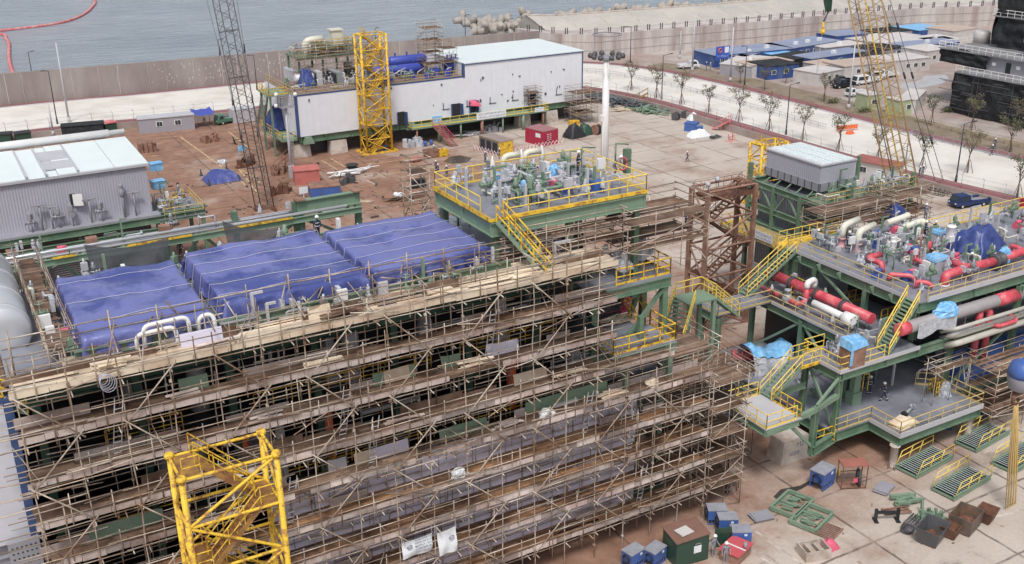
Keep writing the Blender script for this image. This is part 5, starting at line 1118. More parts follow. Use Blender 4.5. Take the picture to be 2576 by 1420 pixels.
# upper deck named equipment
def uat(x, y, dz=0): return at('R4', x, y, ZU+dz)
q0 = [uat(1075,1165), uat(1085,1120,.7), uat(1330,985,.9), uat(1560,930,.9)]
v = pipe('big red pipe bending down to the upper deck in front of the blue tarpaulin', [(q0[0].x,q0[0].y,ZU),(q0[0].x,q0[0].y,ZU+.9),(q0[2].x,q0[2].y,ZU+.9),(q0[3].x+.3,q0[3].y,ZU+.9)], .38, R=1.0)
g = MB(); g.lathe([(.45,0),(.45,.12)], (q0[0].x,q0[0].y,ZU), 14); g.build('foot_flange', K['white_paint'], v, True)
a = uat(1140,920,.6); pipe('red branch pipe joining the big red pipe from behind', [(a.x,a.y,ZU+.6),(q0[2].x,q0[2].y,ZU+.85)], .34)
g = MB(); v = thing('valve', 'grey round bolted valve between two lengths of red pipe on the upper deck', 'valve', (q0[3].x+.6,q0[3].y,ZU)); g.lathe([(.38,0),(.62,.02),(.62,.14),(.45,.16),(.5,.5),(.45,.84),(.62,.86),(.62,1.0),(.38,1.02)], (q0[3].x+.3,q0[3].y,ZU+.95), 16, 'x'); g.tube((q0[3].x+.8,q0[3].y,ZU),(q0[3].x+.8,q0[3].y,ZU+.6),.2,8); g.build('valve_body', K['grey_dk'], v, True)
a = uat(1790,850,.9); pipe('red pipe running off to the right edge beyond the round valve', [(q0[3].x+1.4,q0[3].y,ZU+.95),(a.x+1.0,q0[3].y+.25,ZU+.95),(a.x+6,q0[3].y+.25,ZU+.95)], .36)
p = uat(1690,870,1.0); b = MB(); b.blob((0,0,0), (1.5,1.0,1.3), 8, 12, .2); solo('plastic_cover', b, K['blue_lt'], 'light blue plastic cover tied over a fitting by the red pipe', 'cover', p-Vector((0,0,.5)))
p = uat(1390,800); drape('tarpaulin', 'large dark blue tarpaulin tent on the upper deck', (p.x+.2,p.y,ZU), (4.8,4.0,2.1), K['tarp_dk'], 14, n=44)
for (x, y, s, lab) in ((1125,760,.8,'tall white drum on a stand beside the dark blue tarpaulin tent'), (545,850,.45,'slim white drum on the upper deck by the red angle pipe')):
    p = uat(x, y, .2); v = thing('drum', lab, 'drum', (p.x,p.y,ZU)); g = MB(); g.lathe([(.5*s,.4),(.55*s,.45),(.55*s,.5),(.5*s,.55),(.5*s,.5+1.8*s),(.56*s,.55+1.8*s),(.56*s,.65+1.8*s),(.3*s,.7+1.8*s)], (p.x,p.y,ZU), 18); g.build('shell', K['white_paint'], v, True)
    g = MB(); g.box((p.x-.4*s,p.y-.4*s,ZU),(p.x+.4*s,p.y+.4*s,ZU+.4)); g.build('stand', K['grey'], v, True)
a, b, c = uat(290,885,.8), uat(425,850,.8), uat(450,945,.8); pipe('red angled pipe on the upper deck near the front stair head', [(b.x,b.y,ZU+.8),(a.x,a.y,ZU+.8),(c.x,c.y,ZU+.8),(c.x,c.y,ZU)], .26)
for i, (x, y) in enumerate(((25,770),(185,830))):
    a = uat(x, y); v = thing('vent_pipe', ('farther cream vent bend with a pink base on the upper deck','nearer cream vent bend with a pink base on the upper deck')[i], 'pipe', (a.x,a.y,ZU), 0, 'cream vent bends'); g = MB(); elbow_pipe(g, [(a.x,a.y,ZU+.85),(a.x,a.y,ZU+2.0),(a.x+2.2,a.y+.3,ZU+2.15)], .31, 1.0, 14); g.build('bend', K['cream'], v, True)
    g = MB(); g.lathe([(.42,0),(.42,.08),(.31,.1),(.31,.75),(.4,.77),(.4,.88),(.31,.89)], (a.x,a.y,ZU), 14); g.build('base_pipe', mat('pink_primer%d' % i, (.62,.33,.36), .5, .1, 1), v, True)
for i, (xa, ya, xb, yb) in enumerate(((540,470,690,520),(700,520,860,590))):
    a, b = uat(xa, ya, 1.6), uat(xb, yb, .8); v = pipe(('cream double bend high at the back of the upper deck, left one','cream double bend high at the back of the upper deck, right one')[i], [(a.x-.8,a.y-.2,ZU+1.2),(b.x-.1,a.y-.3,ZU+1.5),(b.x,b.y,ZU+1.5),(b.x,b.y,ZU)], .3, K['cream'], .7, name='vent_pipe', group='cream vent bends')
p = uat(630,450,.4); drape('tarpaulin', 'small dark blue tarpaulin bundle behind the cream double bends', (p.x,p.y+.6,ZU), (2.4,1.8,1.3), K['tarp_dk'], 9)
for (x, y, s, lab) in ((1025,720,(1.2,.9,1.1),'light blue cover on a crate left of the tall white drum'), (985,990,(1.5,1.2,1.1),'bright blue lid on a white crate in the middle of the upper deck')):
    p = uat(x,y); v = thing('covered_crate', lab, 'crate', p); g = MB(); g.obox((0,0,0), s, .1); g.build('crate_body', K['grey_lt'], v); g = MB(); g.hull8([(-s[0]*.56,-s[1]*.56,s[2]-.25),(s[0]*.56,-s[1]*.56,s[2]-.15),(s[0]*.56,s[1]*.56,s[2]-.3),(-s[0]*.56,s[1]*.56,s[2]-.2)], [(-s[0]*.5,-s[1]*.5,s[2]+.06),(s[0]*.5,-s[1]*.5,s[2]+.1),(s[0]*.5,s[1]*.5,s[2]+.08),(-s[0]*.5,s[1]*.5,s[2]+.12)]); g.build('cover', K['blue_lt'], v)
for i, (x, y, x2, y2) in enumerate(((520,1065,740,1080),(790,1140,910,1150),(760,900,850,940),(1440,650,1600,700),(1760,770,1850,800),(880,790,940,760))):
    a, b = uat(x,y,.5), uat(x2,y2,.5); pipe('short red wrapped pipe '+('below the front of the bright blue lid','by the front railing near the stair head','left of the bright blue lid','behind the tarpaulin tent','at the far right of the upper deck','standing between the ladders and the tall white drum')[i], [(a.x,a.y,ZU+.15),(a.x,a.y,ZU+.6),(b.x,b.y,ZU+.6),(b.x+.2,b.y-.4,ZU+.3)], .2 if i != 5 else .38, R=.4)
for (x, y, dx, h) in ((800,860,.2,2.0),(850,980,0,2.8)): 
    a = uat(x,y); g = MB(); ladder(g, (a.x,a.y,ZU), (a.x+dx*3,a.y+.4,ZU+h), .55, .035); solow('ladder', g, K['rust_lt'], 'brown ladder leaning in the crowded middle of the upper deck, '+('left one' if dx else 'right one'), 'ladder', (a.x,a.y,ZU), 'ladders on the upper deck')
# front face right of the stair: grey pipe, cream pipes, red pipes
zc = 10.1; a = at('R2',345,705,zc); b = at('R2',1040,475,zc); Y = 51.2
v = pipe('long grey insulated pipe under the front edge of the upper deck', [(a.x+.6,a.y,zc),(a.x+20,a.y,zc)], .52, mat('dull_insulation', (.33,.31,.32), .55, .12, 1), n=18); X0_ = a.x; Ya = a.y
g = MB(); g.lathe([(.4,0),(.55,.03),(.55,1.0),(.5,1.02)], (X0_-.4,Ya,zc), 16, 'x'); g.build('red_end', K['red_pipe'], v, True); g = MB(); b = aty('R2',985,490,Ya); g.lathe([(.55,0),(.55,2.6)], (b.x-1.3,Ya,zc), 16, 'x'); g.build('red_band', K['red_pipe'], v, True)
g = MB(); g.grid(lambda u, w: Vector((X0_+1.2+u*4.5, Ya-.6-.05*sin(u*20)*w, zc+.4-w*(1.25+.2*sin(u*9)))), 20, 6); g.build('plastic_sheet', K['wrap'], v, True)
b = aty('R2',620,600,Ya-.3); g = MB(); g.blob((0,0,0), (2.6,1.3,1.0), 4, 14, .15); solo('plastic_cover', g, K['blue_lt'], 'bright blue plastic cover over the long grey insulated pipe', 'cover', (b.x,Ya-.1,zc+.25))
K['dull_cream'] = mat('dull_cream_paint', (.5,.48,.43), .5, .12, 1)
for i, (y1, y2, zz_, r) in enumerate(((740,620,8.9,.22),(790,640,8.2,.26),(700,560,9.3,.16))):
    a = aty('R2',690,y1,50.4-.3*i); pipe(('upper cream pipe along the right front of the pipe module','lower cream pipe along the right front of the pipe module','thin cream pipe above the two cream ones')[i], [(a.x-.2,51.8-.3*i,a.z-.8),(a.x-.2,50.4-.3*i,a.z),(a.x+16,50.4-.3*i,a.z)], r, K['dull_cream'], .5, name='cream_pipe', group='cream pipes on the front')
for i, x in enumerate((810, 870)):
    a = aty('R2',x,720,51.3); pipe(('left','right')[i]+' red bend pipe standing behind the cream pipes', [(a.x,51.4,5),(a.x,51.4,9.4),(a.x-.6 if i else a.x+.6,51.9,9.6)], .3, group='red bends')
a = aty('R2',930,690,49.9); pipe('red looped pipe below the two red bends at the right', [(a.x,50.9,a.z),(a.x,49.9,a.z),(a.x+2.6,49.9,a.z),(a.x+2.6,50.9,a.z+.2)], .17, R=.5)
jumble(t, 71, 92, 51.6, 54, ZM, 26, 120); mb = MB(); mb.box((70,51.3,ZM-.1),(92,57,ZM)); mb.build('front_gallery', K['grey_deck'], t, True)
mb = MB(); mb.box((72.5,51.6,3.0),(90,52.6,5.6)); mb.build('blue_enclosure', K['blue_bin'], t, True)
scaffold_box('scaffold', 'scaffold with long plank decks against the right front of the pipe module', 71.8, 47.6, 0, 84.5, 50.4, 5.6, 2.0, 1.9, seed=21)
scaffold_box('scaffold', 'scaffold bay with a single brown deck left of the blue plastic cover', 67.2, 50.0, 3.05, 71.4, 50.9, 6.0, 2.0, 2.9, seed=22)
# supports under the module
b = MB(); b.hull8([(53.8,52.8,0),(56.9,52.8,0),(56.9,54.6,0),(53.8,54.6,0)], [(54.1,52.95,2.02),(56.75,52.95,2.02),(56.75,54.45,2.02),(54.1,54.45,2.02)]); bl = thing('support_block', 'pinkish concrete block with painted numbers under the left front of the pipe module', 'block', (55.3,53.6,0))
b.build('block_body', K['conc_pale'], bl, True)
b = MB(); b.hull8([(62.2,57.5,0),(65.4,57.5,0),(65.4,59.5,0),(62.2,59.5,0)], [(62.4,57.6,2.0),(65.2,57.6,2.0),(65.2,59.4,2.0),(62.4,59.4,2.0)]); solow('support_block', b, K['conc_pale'], 'pale concrete block deep in the shade under the pipe module', 'block', (63.8,58.5,0))
def text_mesh(s, size, m, parent, loc, rot, nm='painted_text'):
    cu = bpy.data.curves.new(nm, 'FONT'); cu.body = s; cu.size = size; cu.extrude = .004
    o = bpy.data.objects.new(nm, cu); col.objects.link(o); dg = bpy.context.evaluated_depsgraph_get(); me = bpy.data.meshes.new_from_object(o.evaluated_get(dg)); bpy.data.objects.remove(o)
    me.materials.clear(); me.materials.append(m); q = bpy.data.objects.new(nm, me); col.objects.link(q); q.parent = parent; q.location = loc; q.rotation_euler = rot; return q
text_mesh('M2', .62, K['ink'], bl, (.1,-.72,1.25), (radians(86),0,0)); text_mesh('6000', .5, K['ink'], bl, (-.6,-.775,.65), (radians(86),0,0))
for i, (x, y) in enumerate(((61.3,48.3),(70.4,48.6),(66,52.5),(70.5,52.5))):
    v = thing('support_column', ('pale flared concrete column under the front corner of the lower deck','pale column under the right corner of the lower deck','shaded column behind the front corner column','shaded column behind the right corner column')[i], 'column', (x,y,0), 0, 'columns under the lower deck'); g = MB(); g.lathe([(.34,0),(.32,.2),(.3,1.9),(.42,1.95),(.42,2.02)], (0,0,0), 16); g.build('shaft', K['conc_pale'], v); g = MB()
    for k in range(6): a_ = 2*pi*k/6; g.hull8([(.3*cos(a_)-.03,.3*sin(a_)-.03,0),(.62*cos(a_),.62*sin(a_)-.03,0),(.62*cos(a_)+.02,.62*sin(a_)+.03,0),(.3*cos(a_),.3*sin(a_)+.03,0)], [(.3*cos(a_)-.03,.3*sin(a_)-.03,.5),(.34*cos(a_),.34*sin(a_),.5),(.34*cos(a_)+.02,.34*sin(a_)+.02,.5),(.3*cos(a_),.3*sin(a_),.5)])
    g.build('foot_gusset', K['rust_lt'], v)
# lower deck: big tarpaulined machine, panel stacks
p = at('R1',460,740,ZL); v = thing('covered_machine', 'large machine on the lower deck wrapped in a light blue sheet and clear plastic', 'machine', (p.x+.2,p.y+1.1,ZL)); g = MB()
g.grid(lambda u, w: Vector(((u-.5)*4.6, (1.5+.25*sin(u*9))*cos(pi*w)*(1-.25*abs(u-.45)), max(.02, (1.6+.8*(u < .35)*(1-u/.35)+.3*sin(u*7))*sin(pi*w)**.8+.08*sin(u*25+w*9)))), 34, 20); g.build('clear_sheet', K['wrap'], v)
g = MB(); g.grid(lambda u, w: Vector(((u-.5)*4.7, (1.6+.25*sin(u*9))*cos(pi*(.22+.56*w))*(1-.25*abs(u-.45)), (1.68+.8*(u < .35)*(1-u/.35)+.3*sin(u*7))*sin(pi*(.22+.56*w))**.8+.08*sin(u*25+w*9)+.08)), 34, 12); g.build('blue_sheet', K['blue_lt'], v)
a = at('R1',310,650,ZL+.7); pipe('fat red pipe spool lying left of the sheeted machine', [(a.x-1,a.y+.8,ZL+.7),(a.x+1.4,a.y-.6,ZL+.7)], .5, n=16)
p = at('R1',975,715,ZM); v = thing('equipment_cabinet', 'brown board crate with a light blue plastic hood near the foot of the upper stair', 'crate', (p.x,p.y+.4,ZM)); g = MB(); g.box((-.8,-.6,0),(.8,.6,1.9)); g.build('crate_side', K['rust_lt'], v); g = MB(); g.hull8([(-.9,-.68,1.55),(.9,-.68,1.7),(1.15,.75,1.6),(-.85,.7,1.6)], [(-.75,-.55,2.15),(.8,-.6,2.1),(.95,.6,2.2),(-.8,.6,2.3)]); g.box((-.88,-.66,.3),(-.6,-.62,1.7)); g.build('hood', K['blue_lt'], v)
p = at('R2',385,1220,ZL); v = thing('pipe_spool', 'short flanged pipe spool lying on the empty lower deck', 'pipe', (p.x,p.y,ZL), .35); g = MB(); g.lathe([(.12,-.9),(.12,.9)], (0,0,.28), 12, 'x'); g.build('spool', K['valve'], v); g = MB(); flange(g, (-.95,0,.28), .3, 'x', .12); g.build('cap', K['black_steel'], v); g = MB(); flange(g, (.85,0,.28), .25, 'x', .1); g.tube((.3,0,.3),(.3,0,.7),.08,8); g.build('branch', K['valve'], v)
p = at('R2',350,1290,ZL); g = MB(); g.obox((0,0,0),(2.2,1.3,.1),.15); g.obox((.15,.05,.11),(2.1,1.2,.1),-.1); g.obox((-.1,.1,.22),(1.9,1.2,.08),.25); solo('board_stack', g, K['plank_new'], 'small stack of pale boards by the front railing of the lower deck', 'boards', p)
p = at('R2',605,1110,ZL); g = MB(); g.blob((0,0,0),(1.1,1.0,1.2),5,12,.2); solo('sack', g, K['wrap'], 'white sack of scrap beside the yellow gate of the lower deck', 'sack', p)
p = at('R2',550,1100,ZL); v = thing('safety_gate', 'bright yellow hooped gate at the back corner of the lower deck', 'gate', p); g = MB()
for k in range(4): g.path([Vector((-.5+.3*k,-.4,0)),Vector((-.5+.3*k,-.4,1.3)),Vector((-.5+.3*k,.4,1.3)),Vector((-.5+.3*k,.4,0))],.045,5)
g.build('hoop', K['yellow'], v); g = MB(); 
for z in (.4,.85,1.28): g.tube((-.5,-.4,z),(.4,-.4,z),.04,5); g.tube((-.5,.4,z),(.4,.4,z),.04,5)
g.build('bar', K['yellow'], v)
p = at('R1',960,940,ZL); v = thing('control_panel', 'grey green control column with yellow frame standing on the lower deck', 'panel', p); g = MB(); g.box((-.5,-.4,0),(.5,.4,1.1)); g.box((-.3,-.25,1.1),(.4,.25,3.4)); g.build('cabinet', K['green_lt'], v); g = MB(); g.path([Vector((.6,-.3,1)),Vector((.6,-.3,2.6)),Vector((1.2,-.3,2.6)),Vector((1.2,-.3,1))],.05,5); g.build('yellow_frame', K['yellow'], v)
# ================================================================= LOUVRED BOX ON GREEN FRAME (behind)
LX0, LX1, LY0, LY1, LZ = 79.4, 84.3, 76.3, 84.4, 12.6
t = thing('filter_house', 'grey corrugated box house with a ribbed pale roof on a green steel frame', 'filter house', (LX0, LY0, 0))
g = MB(); g.box((LX0,LY0,LZ),(LX1,LY1,LZ+2.7)); g.build('corrugated_wall', K['corr_grey'], t, True)
g = MB(); g.box((LX0-.08,LY0-.08,LZ-.05),(LX1+.08,LY1+.08,LZ+.85)); 
g.build('plinth_wall', K['grey'], t, True); g = MB()
for i in range(9): y = LY0+i*(LY1-LY0)/8; g.box((LX0-.13,y-.05,LZ-.05),(LX0-.081,y+.05,LZ+.86))
for i in range(5): x = LX0+i*(LX1-LX0)/4; g.box((x-.05,LY0-.13,LZ-.05),(x+.05,LY0-.081,LZ+.86))
g.build('plinth_rib', K['grey_dk'], t, True)
g = MB(); g.box((LX0-.12,LY0-.12,LZ+2.7),(LX1+.12,LY1+.12,LZ+2.85)); g.build('roof', K['grey_lt'], t, True); g = MB()
for i in range(17):
    for j in range(3): y = LY0+.3+i*(LY1-LY0-.6)/16; x = LX0+.25+j*1.55; g.box((x,y-.13,LZ+2.85),(x+1.3,y+.13,LZ+2.97))
o = g.build('roof_rib', K['white_roof'], t, True); o['kind'] = 'stuff'
for (x, y) in ((LX0-2.2,LY0+.2),(LX0-2.2,LY0+4.2),(LX0-2.2,LY1),(LX1+.4,LY0+.2),(LX1+.4,LY1),(LX0-2.2,LY0-2.6)): g = MB(); g.bar((x,y,0),(x,y,LZ+(1.6 if (y > LY1-.1 and x < LX0) else -.3)),.42); g.build('column', K['green'], t, True)
g = MB()
for z in (LZ-.5, LZ-3.0, LZ-5.0):
    g.ibeam((LX0-2.2,LY0-2.6,z),(LX0-2.2,LY1+.3,z),.6,.35); g.ibeam((LX0-2.4,LY0+.2,z-.02),(LX1+.5,LY0+.2,z-.02),.6,.35); g.ibeam((LX0-2.4,LY1,z-.02),(LX1+.5,LY1,z-.02),.6,.35)
g.build('frame_beam', K['green'], t, True); g = MB()
for a, b in (((LX0-2.2,LY0+.3,LZ-3),(LX0-2.2,LY0+2.2,LZ-.6)),((LX0-2.2,LY0+4.1,LZ-3),(LX0-2.2,LY0+2.3,LZ-.6)),((LX0-2.2,LY0+4.3,LZ-3),(LX0-2.2,LY0+6.2,LZ-.6)),((LX0-2.2,LY1-.2,LZ-3),(LX0-2.2,LY0+6.3,LZ-.6))): g.bar(a,b,.16,.16)
for i in range(6): y = LY0-.5+i*1.6; g.bar((LX0-2.2,y,LZ-.15),(LX0-.2,y+1.2,LZ-.15),.12,.12)
g.build('frame_brace', K['green_lt'], t, True)
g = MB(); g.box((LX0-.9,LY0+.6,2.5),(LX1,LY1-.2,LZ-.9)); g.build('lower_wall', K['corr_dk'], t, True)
g = MB(); g.box((LX0-2.3,LY0-3,7.4),(LX0+.0,LY1+.4,7.6)); g.build('gallery_floor', K['green'], t, True)
g = MB(); g.rail([(LX0-5.6,LY1-2,7.6),(LX0-5.6,LY0-1.0,7.6),(LX0-2.4,LY0-1.2,7.6)],1.1,.045,1.1,kick=.2); g.rail([(LX0-2.5,LY1+.3,7.6),(LX0-5.6,LY1+.3,7.6)],1.1,.045,1.1,kick=.2); g.build('gallery_railing', K['yellow'], t, True)
g = MB(); g.box((LX0-5.7,LY0-1,7.4),(LX0-2.31,LY1+.4,7.6)); g.build('gallery_deck', mat('tan_grating', (.36,.29,.15), .6, .25, 2), t, True)
p = at('R3',900,975,8.2); v = thing('banner', 'short white banner with grey lettering on the yellow gallery behind the brown tower', 'banner', (LX0-5.7,LY0+1,7.6)); g = MB(); g.box((LX0-5.76,LY0+.2,7.75),(LX0-5.72,LY0+2.9,8.7)); g.build('cloth', K['canvas'], v, True); g = MB(); pseudo_text(g, (LX0-5.77,LY0+2.8,7.8), (0,-1,0), (0,0,1), 2.5, .85, 2, random.Random(6), 12); g.build('lettering', K['ink'], v, True)
g = MB(); g.box((LX0-2.6,LY0-3,LZ-.5),(LX1+6,LY0-.4,LZ-.35)); g.build('side_deck', K['green'], t, True)
jumble(t, LX0-1.5, LX1+5.5, LY0-2.8, LY0-.6, LZ-.35, 34, 140); jumble(t, LX1+.8, LX1+5, LY0, LY0+4, LZ-2, 14, 141); g = MB(); g.box((LX1+.6,LY0-.3,LZ-2.2),(LX1+6,LY0+5,LZ-2)); g.build('rear_deck', K['grey_deck'], t, True)
for (x, y) in ((LX1+5.8,LY0-2.8),(LX1+5.8,LY0+4.8),(LX0+1.5,LY0-2.9)): g = MB(); g.bar((x,y,0),(x,y,LZ+1.2),.35); g.build('column', K['green'], t, True)
g = MB(); g.rail([(LX0-2,LY0-3,LZ-.35),(LX1+6,LY0-3,LZ-.35)],1.1,.04,1.2); g.build('side_railing', K['rail_tan'], t, True)
scaffold_box('scaffold', 'scaffold bridge with brown boards between the filter house and the upper deck', 71.5, 67.6, 11.0, 80.5, 70.5, 13.6, 2.2, 1.7, seed=25)
scaffold_box('scaffold', 'scaffold round the foot of the filter house frame', 83, 69.5, 8, 88.5, 73.0, 12.8, 1.8, 1.6, seed=26)
# brown rusty tower
t = stair_tower('stair_tower', 'brown rusted steel stair tower with square posts and two lamps on top', (67.3, 77.2, 0), 6.0, 2.5, 15.0, K['rust_lt'], 5, .2, .11, square=True, m2=K['rust'], base=False)
g = MB(); g.box((-2.8,-1.1,13.9),(2.8,1.1,14.4)); g.build('top_box', K['rust'], t); g = MB(); g.rail([(-2.9,-1.2,14.4),(2.9,-1.2,14.4),(2.9,1.2,14.4),(-2.9,1.2,14.4)],1.0,.03,.9,closed=True); g.build('top_rail', K['rust_lt'], t)
for (x, y, z_) in ((-2.9,-1.2,15.0),(.4,1.3,14.4)): g = MB(); g.tube((x,y,z_),(x,y,z_+.8),.05,6); g.path([Vector((x,y,z_+.8)),Vector((x-.3,y-.2,z_+1.0))],.04,5); g.lathe([(.05,-.2),(.24,-.1),(.3,.1)], (x-.45,y-.3,z_+.95), 12, 'x'); g.build('flood_lamp', K['grey_lt'], t)
p = at('R3',730,590); p2 = G(1835,480); stair_tower('stair_tower', 'yellow steel stair tower half hidden behind the grey filter house', (100.4, 106.5, 0), 4.6, 2.4, 8.6, K['yellow'], 4, .2, .1)
# green portal stair piece between the modules
t = thing('portal_stair', 'short green stair with yellow rails between the near module and the brown tower', 'stair', (46, 62, 10)); a = at(7,1240,1180,11.2); b = at(7,1380,1060,13.2)
stairs(t, (46.2,57.8,10.6), (48.6,59.5,13.0), (-.5,.7,0), K['yellow_clean'], K['green_lt'], r=.05)
g = MB(); g.box((48.4,58.6,12.9),(51.2,60.6,13.05)); g.build('landing', K['green_lt'], t, True); g = MB(); g.rail([(48.6,60.6,13.05),(51.1,60.6,13.05),(51.1,58.7,13.05)],1.1,.045,.8); g.build('landing_rail', K['yellow_clean'], t, True)
stairs(t, (53.8,59.6,10.8), (51.2,59.6,13.0), (0,.7,0), K['yellow_clean'], K['green_lt'], r=.05)
for (x, y) in ((48.6,58.8),(51,58.8),(48.6,60.5),(51,60.5)): g = MB(); g.bar((x,y,0),(x,y,12.9),.3); g.build('leg', K['green_lt'], t, True)
scaffold_box('scaffold', 'scaffold maze with brown boards in the gap left of the pipe module', 47.4, 55.6, 0, 53.2, 61.5, 7.4, 2.1, 2.4, seed=28)
# ================================================================= LEFT GREY MODULE
t = thing('grey_module', 'grey corrugated module with a white panel roof at the left edge', 'building', (10, 120, 0))
AX0, AX1, AY0, AY1, AZ = -14.0, 20.35, 120.0, 132.6, 13.9
g = MB(); g.box((AX0,AY0,8.4),(AX1,AY1,AZ)); g.build('wall', K['corr_grey'], t, True)
g = MB(); x = AX0
seams = [-9.5,-5.2,-.8,3.6,8.0,10.0,11.2,13.2,17.0,AX1+.25]; pr = AX0
for i, s in enumerate(seams):
    hi = .0 if i in (5, 6) else .1
    g.hull8([(pr+.03,AY0-.3,AZ+.02),(s-.03,AY0-.3,AZ+.02),(s-.03,AY1+.1,AZ+.02),(pr+.03,AY1+.1,AZ+.02)], [(pr+.03,AY0-.3,AZ+.16+hi),(s-.03,AY0-.3,AZ+.16+hi),(s-.03,AY1+.1,AZ+.4+hi),(pr+.03,AY1+.1,AZ+.4+hi)]); pr = s
g.build('roof_panel', K['white_roof'], t, True)
g = MB()
for s in (8.0, 10.0, 13.2): g.box((s-.12,AY0-.32,AZ+.3),(s+.12,AY1,AZ+.5))
g.box((10.1,AY0+2,AZ+.3),(13.1,AY0+5.2,AZ+.44)); g.box((10.1,AY0+6,AZ+.3),(13.1,AY0+10,AZ+.5)); g.build('roof_hatch', K['grey_lt'], t, True)
g = MB(); g.box((AX0,AY0-.34,AZ-.12),(AX1+.28,AY0-.301,AZ+.16)); g.build('eaves', K['grey_lt'], t, True)
g = MB(); g.box((AX0,AY0-1.6,8.2),(AX1+.6,AY0-.001,8.4)); g.build('ledge', K['grey'], t, True)
g = MB(); g.ibeam((AX0,AY0-1.5,7.8),(AX1+5.5,AY0-1.5,7.8),.8,.4); g.ibeam((AX0,AY0-.4,7.8),(AX1+5.5,AY0-.4,7.8),.8,.4); g.ibeam((AX0,AY0-2.4,6.9),(AX1+1,AY0-2.4,6.9),.4,.3); g.build('green_beam', K['green'], t, True)
g = MB(); g.box((AX0,AY0+.5,0),(AX1-.3,AY1-1,7.35)); g.build('lower_wall', K['louvre'], t, True)
for i in range(9): x = AX0+1+i*4.2; g = MB(); g.bar((x,AY0-.9,0),(x,AY0-.9,7.4),.4); g.build('column', K['green'], t, True)
r = random.Random(3); g = MB()
for i in range(22): x = r.uniform(-12,19); g.tube((x,AY0-1.2,r.uniform(4,7)),(x+r.uniform(2,7),AY0-1.2,r.uniform(4,7)*.1+6),.07,5)
g.build('service_pipe', K['grey_lt'], t, True)['kind'] = 'stuff'
# fittings on the ledge
for (k, x, y, h, kind) in ((5,230,575,1.6,'v'),(5,310,555,2.8,'t'),(5,390,550,2.4,'t'),(5,440,530,1.8,'v'),(5,545,525,1.9,'v'),(5,690,510,2.7,'t'),(5,770,495,1.7,'v'),(5,945,465,3.4,'p'),(5,1030,460,2.7,'t')):
    p = aty(k, x, y, AY0-.7); z = 8.4; g = MB()
    if kind == 't': g.tube((p.x,AY0-.7,z),(p.x,AY0-.7,z+h),.1,7); g.box((p.x-.7,AY0-.85,z+h-.05),(p.x+.7,AY0-.55,z+h+.08)); g.build('lamp_bracket', K['grey'], t, True)
    elif kind == 'p': g.tube((p.x,AY0-.6,z),(p.x,AY0-.6,z+h),.16,8); g.lathe([(.2,0),(.32,.2),(.32,.8),(.15,1.0),(.22,1.1),(.22,1.5)], (p.x,AY0-.6,z+h-1), 10); g.build('relief_valve', K['grey'], t, True)
    else: valve_mb(g, (p.x,AY0-.8,z), 1.8, r, h); g.build('valve', K['grey'], t, True)
p = aty(5, 595, 440, AY0-.3); g = MB(); g.obox((p.x,AY0-.5,p.z-.6),(1.0,.12,1.3),-.3); o = g.build('open_cabinet_door', K['white_paint'], t, True); g = MB(); g.box((p.x-.75,AY0-.2,p.z-.6),(p.x-.2,AY0-.002,p.z+.7)); g.build('cabinet', K['black_steel'], t, True)
g = MB(); g.lathe([(.2,-34),(.5,-33.98),(.5,0),(.36,.02),(.36,1.8),(.2,1.82)], (AX1-1.5,AY1+.8,AZ+.95), 16, 'x'); g.build('white_duct', K['white_paint'], t, True)
# platform on its right
g = MB(); g.box((AX1+.35,AY0-1.6,7.6),(AX1+5.6,AY0+6,7.75)); g.build('end_deck', K['grey_deck'], t, True)
g = MB(); g.rail([(AX1+1,AY0-1.55,7.75),(AX1+5.5,AY0-1.55,7.75),(AX1+5.5,AY0+5.9,7.75)],1.15,.045,1.1); g.build('end_railing', K['rail_tan'], t, True)
for (x, y) in ((AX1+1,AY0-1.3),(AX1+5.3,AY0-1.3),(AX1+5.3,AY0+5.6)): g = MB(); g.bar((x,y,0),(x,y,7.6),.4); g.build('column', K['green'], t, True)
jumble(t, AX1+.8, AX1+5, AY0-.8, AY0+5, 7.75, 22, 150)
for i in range(3): g = MB(); x, y = AX1+.9+1.2*i, AY0+1+i*1.8; g.rail([(x,y,7.75),(x+1.4,y,7.75),(x+1.4,y+1.3,7.75)],1.1,.05,.6); g.build('yellow_guard', K['yellow'], t, True)
for i, (k, x, y) in enumerate(((5,1190,165),(5,1205,300))): p = at(k,x,y,9.2); g = MB(); g.obox((p.x,p.y,8.4),(1.5,1.2,.9),.1); g.obox((p.x,p.y,9.3),(1.6,1.3,.12),.1); g.build('blue_cover', K['blue_lt'], t, True)
# pipe rack in front of it
RY, RZ = 100.0, 12.0
t = thing('pipe_rack', 'long green pipe rack on V braced posts with rust capped columns before the grey module', 'pipe rack', (15, RY, 0))
g = MB()
for y in (RY-1.2, RY+1.2): g.ibeam((-8,y,RZ-.4),(37.5,y,RZ-.4),.6,.35)
for i in range(15): x = -7+i*3.1; g.bar((x,RY-1.2,RZ-.3),(x,RY+1.2,RZ-.3),.2,.3)
g.build('rack_beam', K['green_lt'], t, True)
cols = [aty(5,x,y,RY).x for x, y in ((80,770),(690,690),(1250,600),(1790,540))]+[aty(6,345,470,RY).x]
for i, x in enumerate(cols):
    g = MB(); g.bar((x,RY,0),(x,RY,RZ+(1.2 if i > 2 else .2)),.55); g.build('column', K['green'], t, True)
    if i < 3: g = MB(); g.obox((x,RY,RZ+.2),(1.0,.9,.75)); g.build('rusty_cap', K['rust_lt'], t, True)
for a, b in zip([-6]+cols[:4], cols[:4]+[38]):
    m_ = (a+b)/2
    for s in (a, b): g = MB(); g.bar((s+(.3 if s == a else -.3),RY,RZ-4.2),(m_+(-.2 if s == a else .2),RY,RZ-.75),.3,.3); g.build('v_brace', K['green'], t, True)
g = MB()
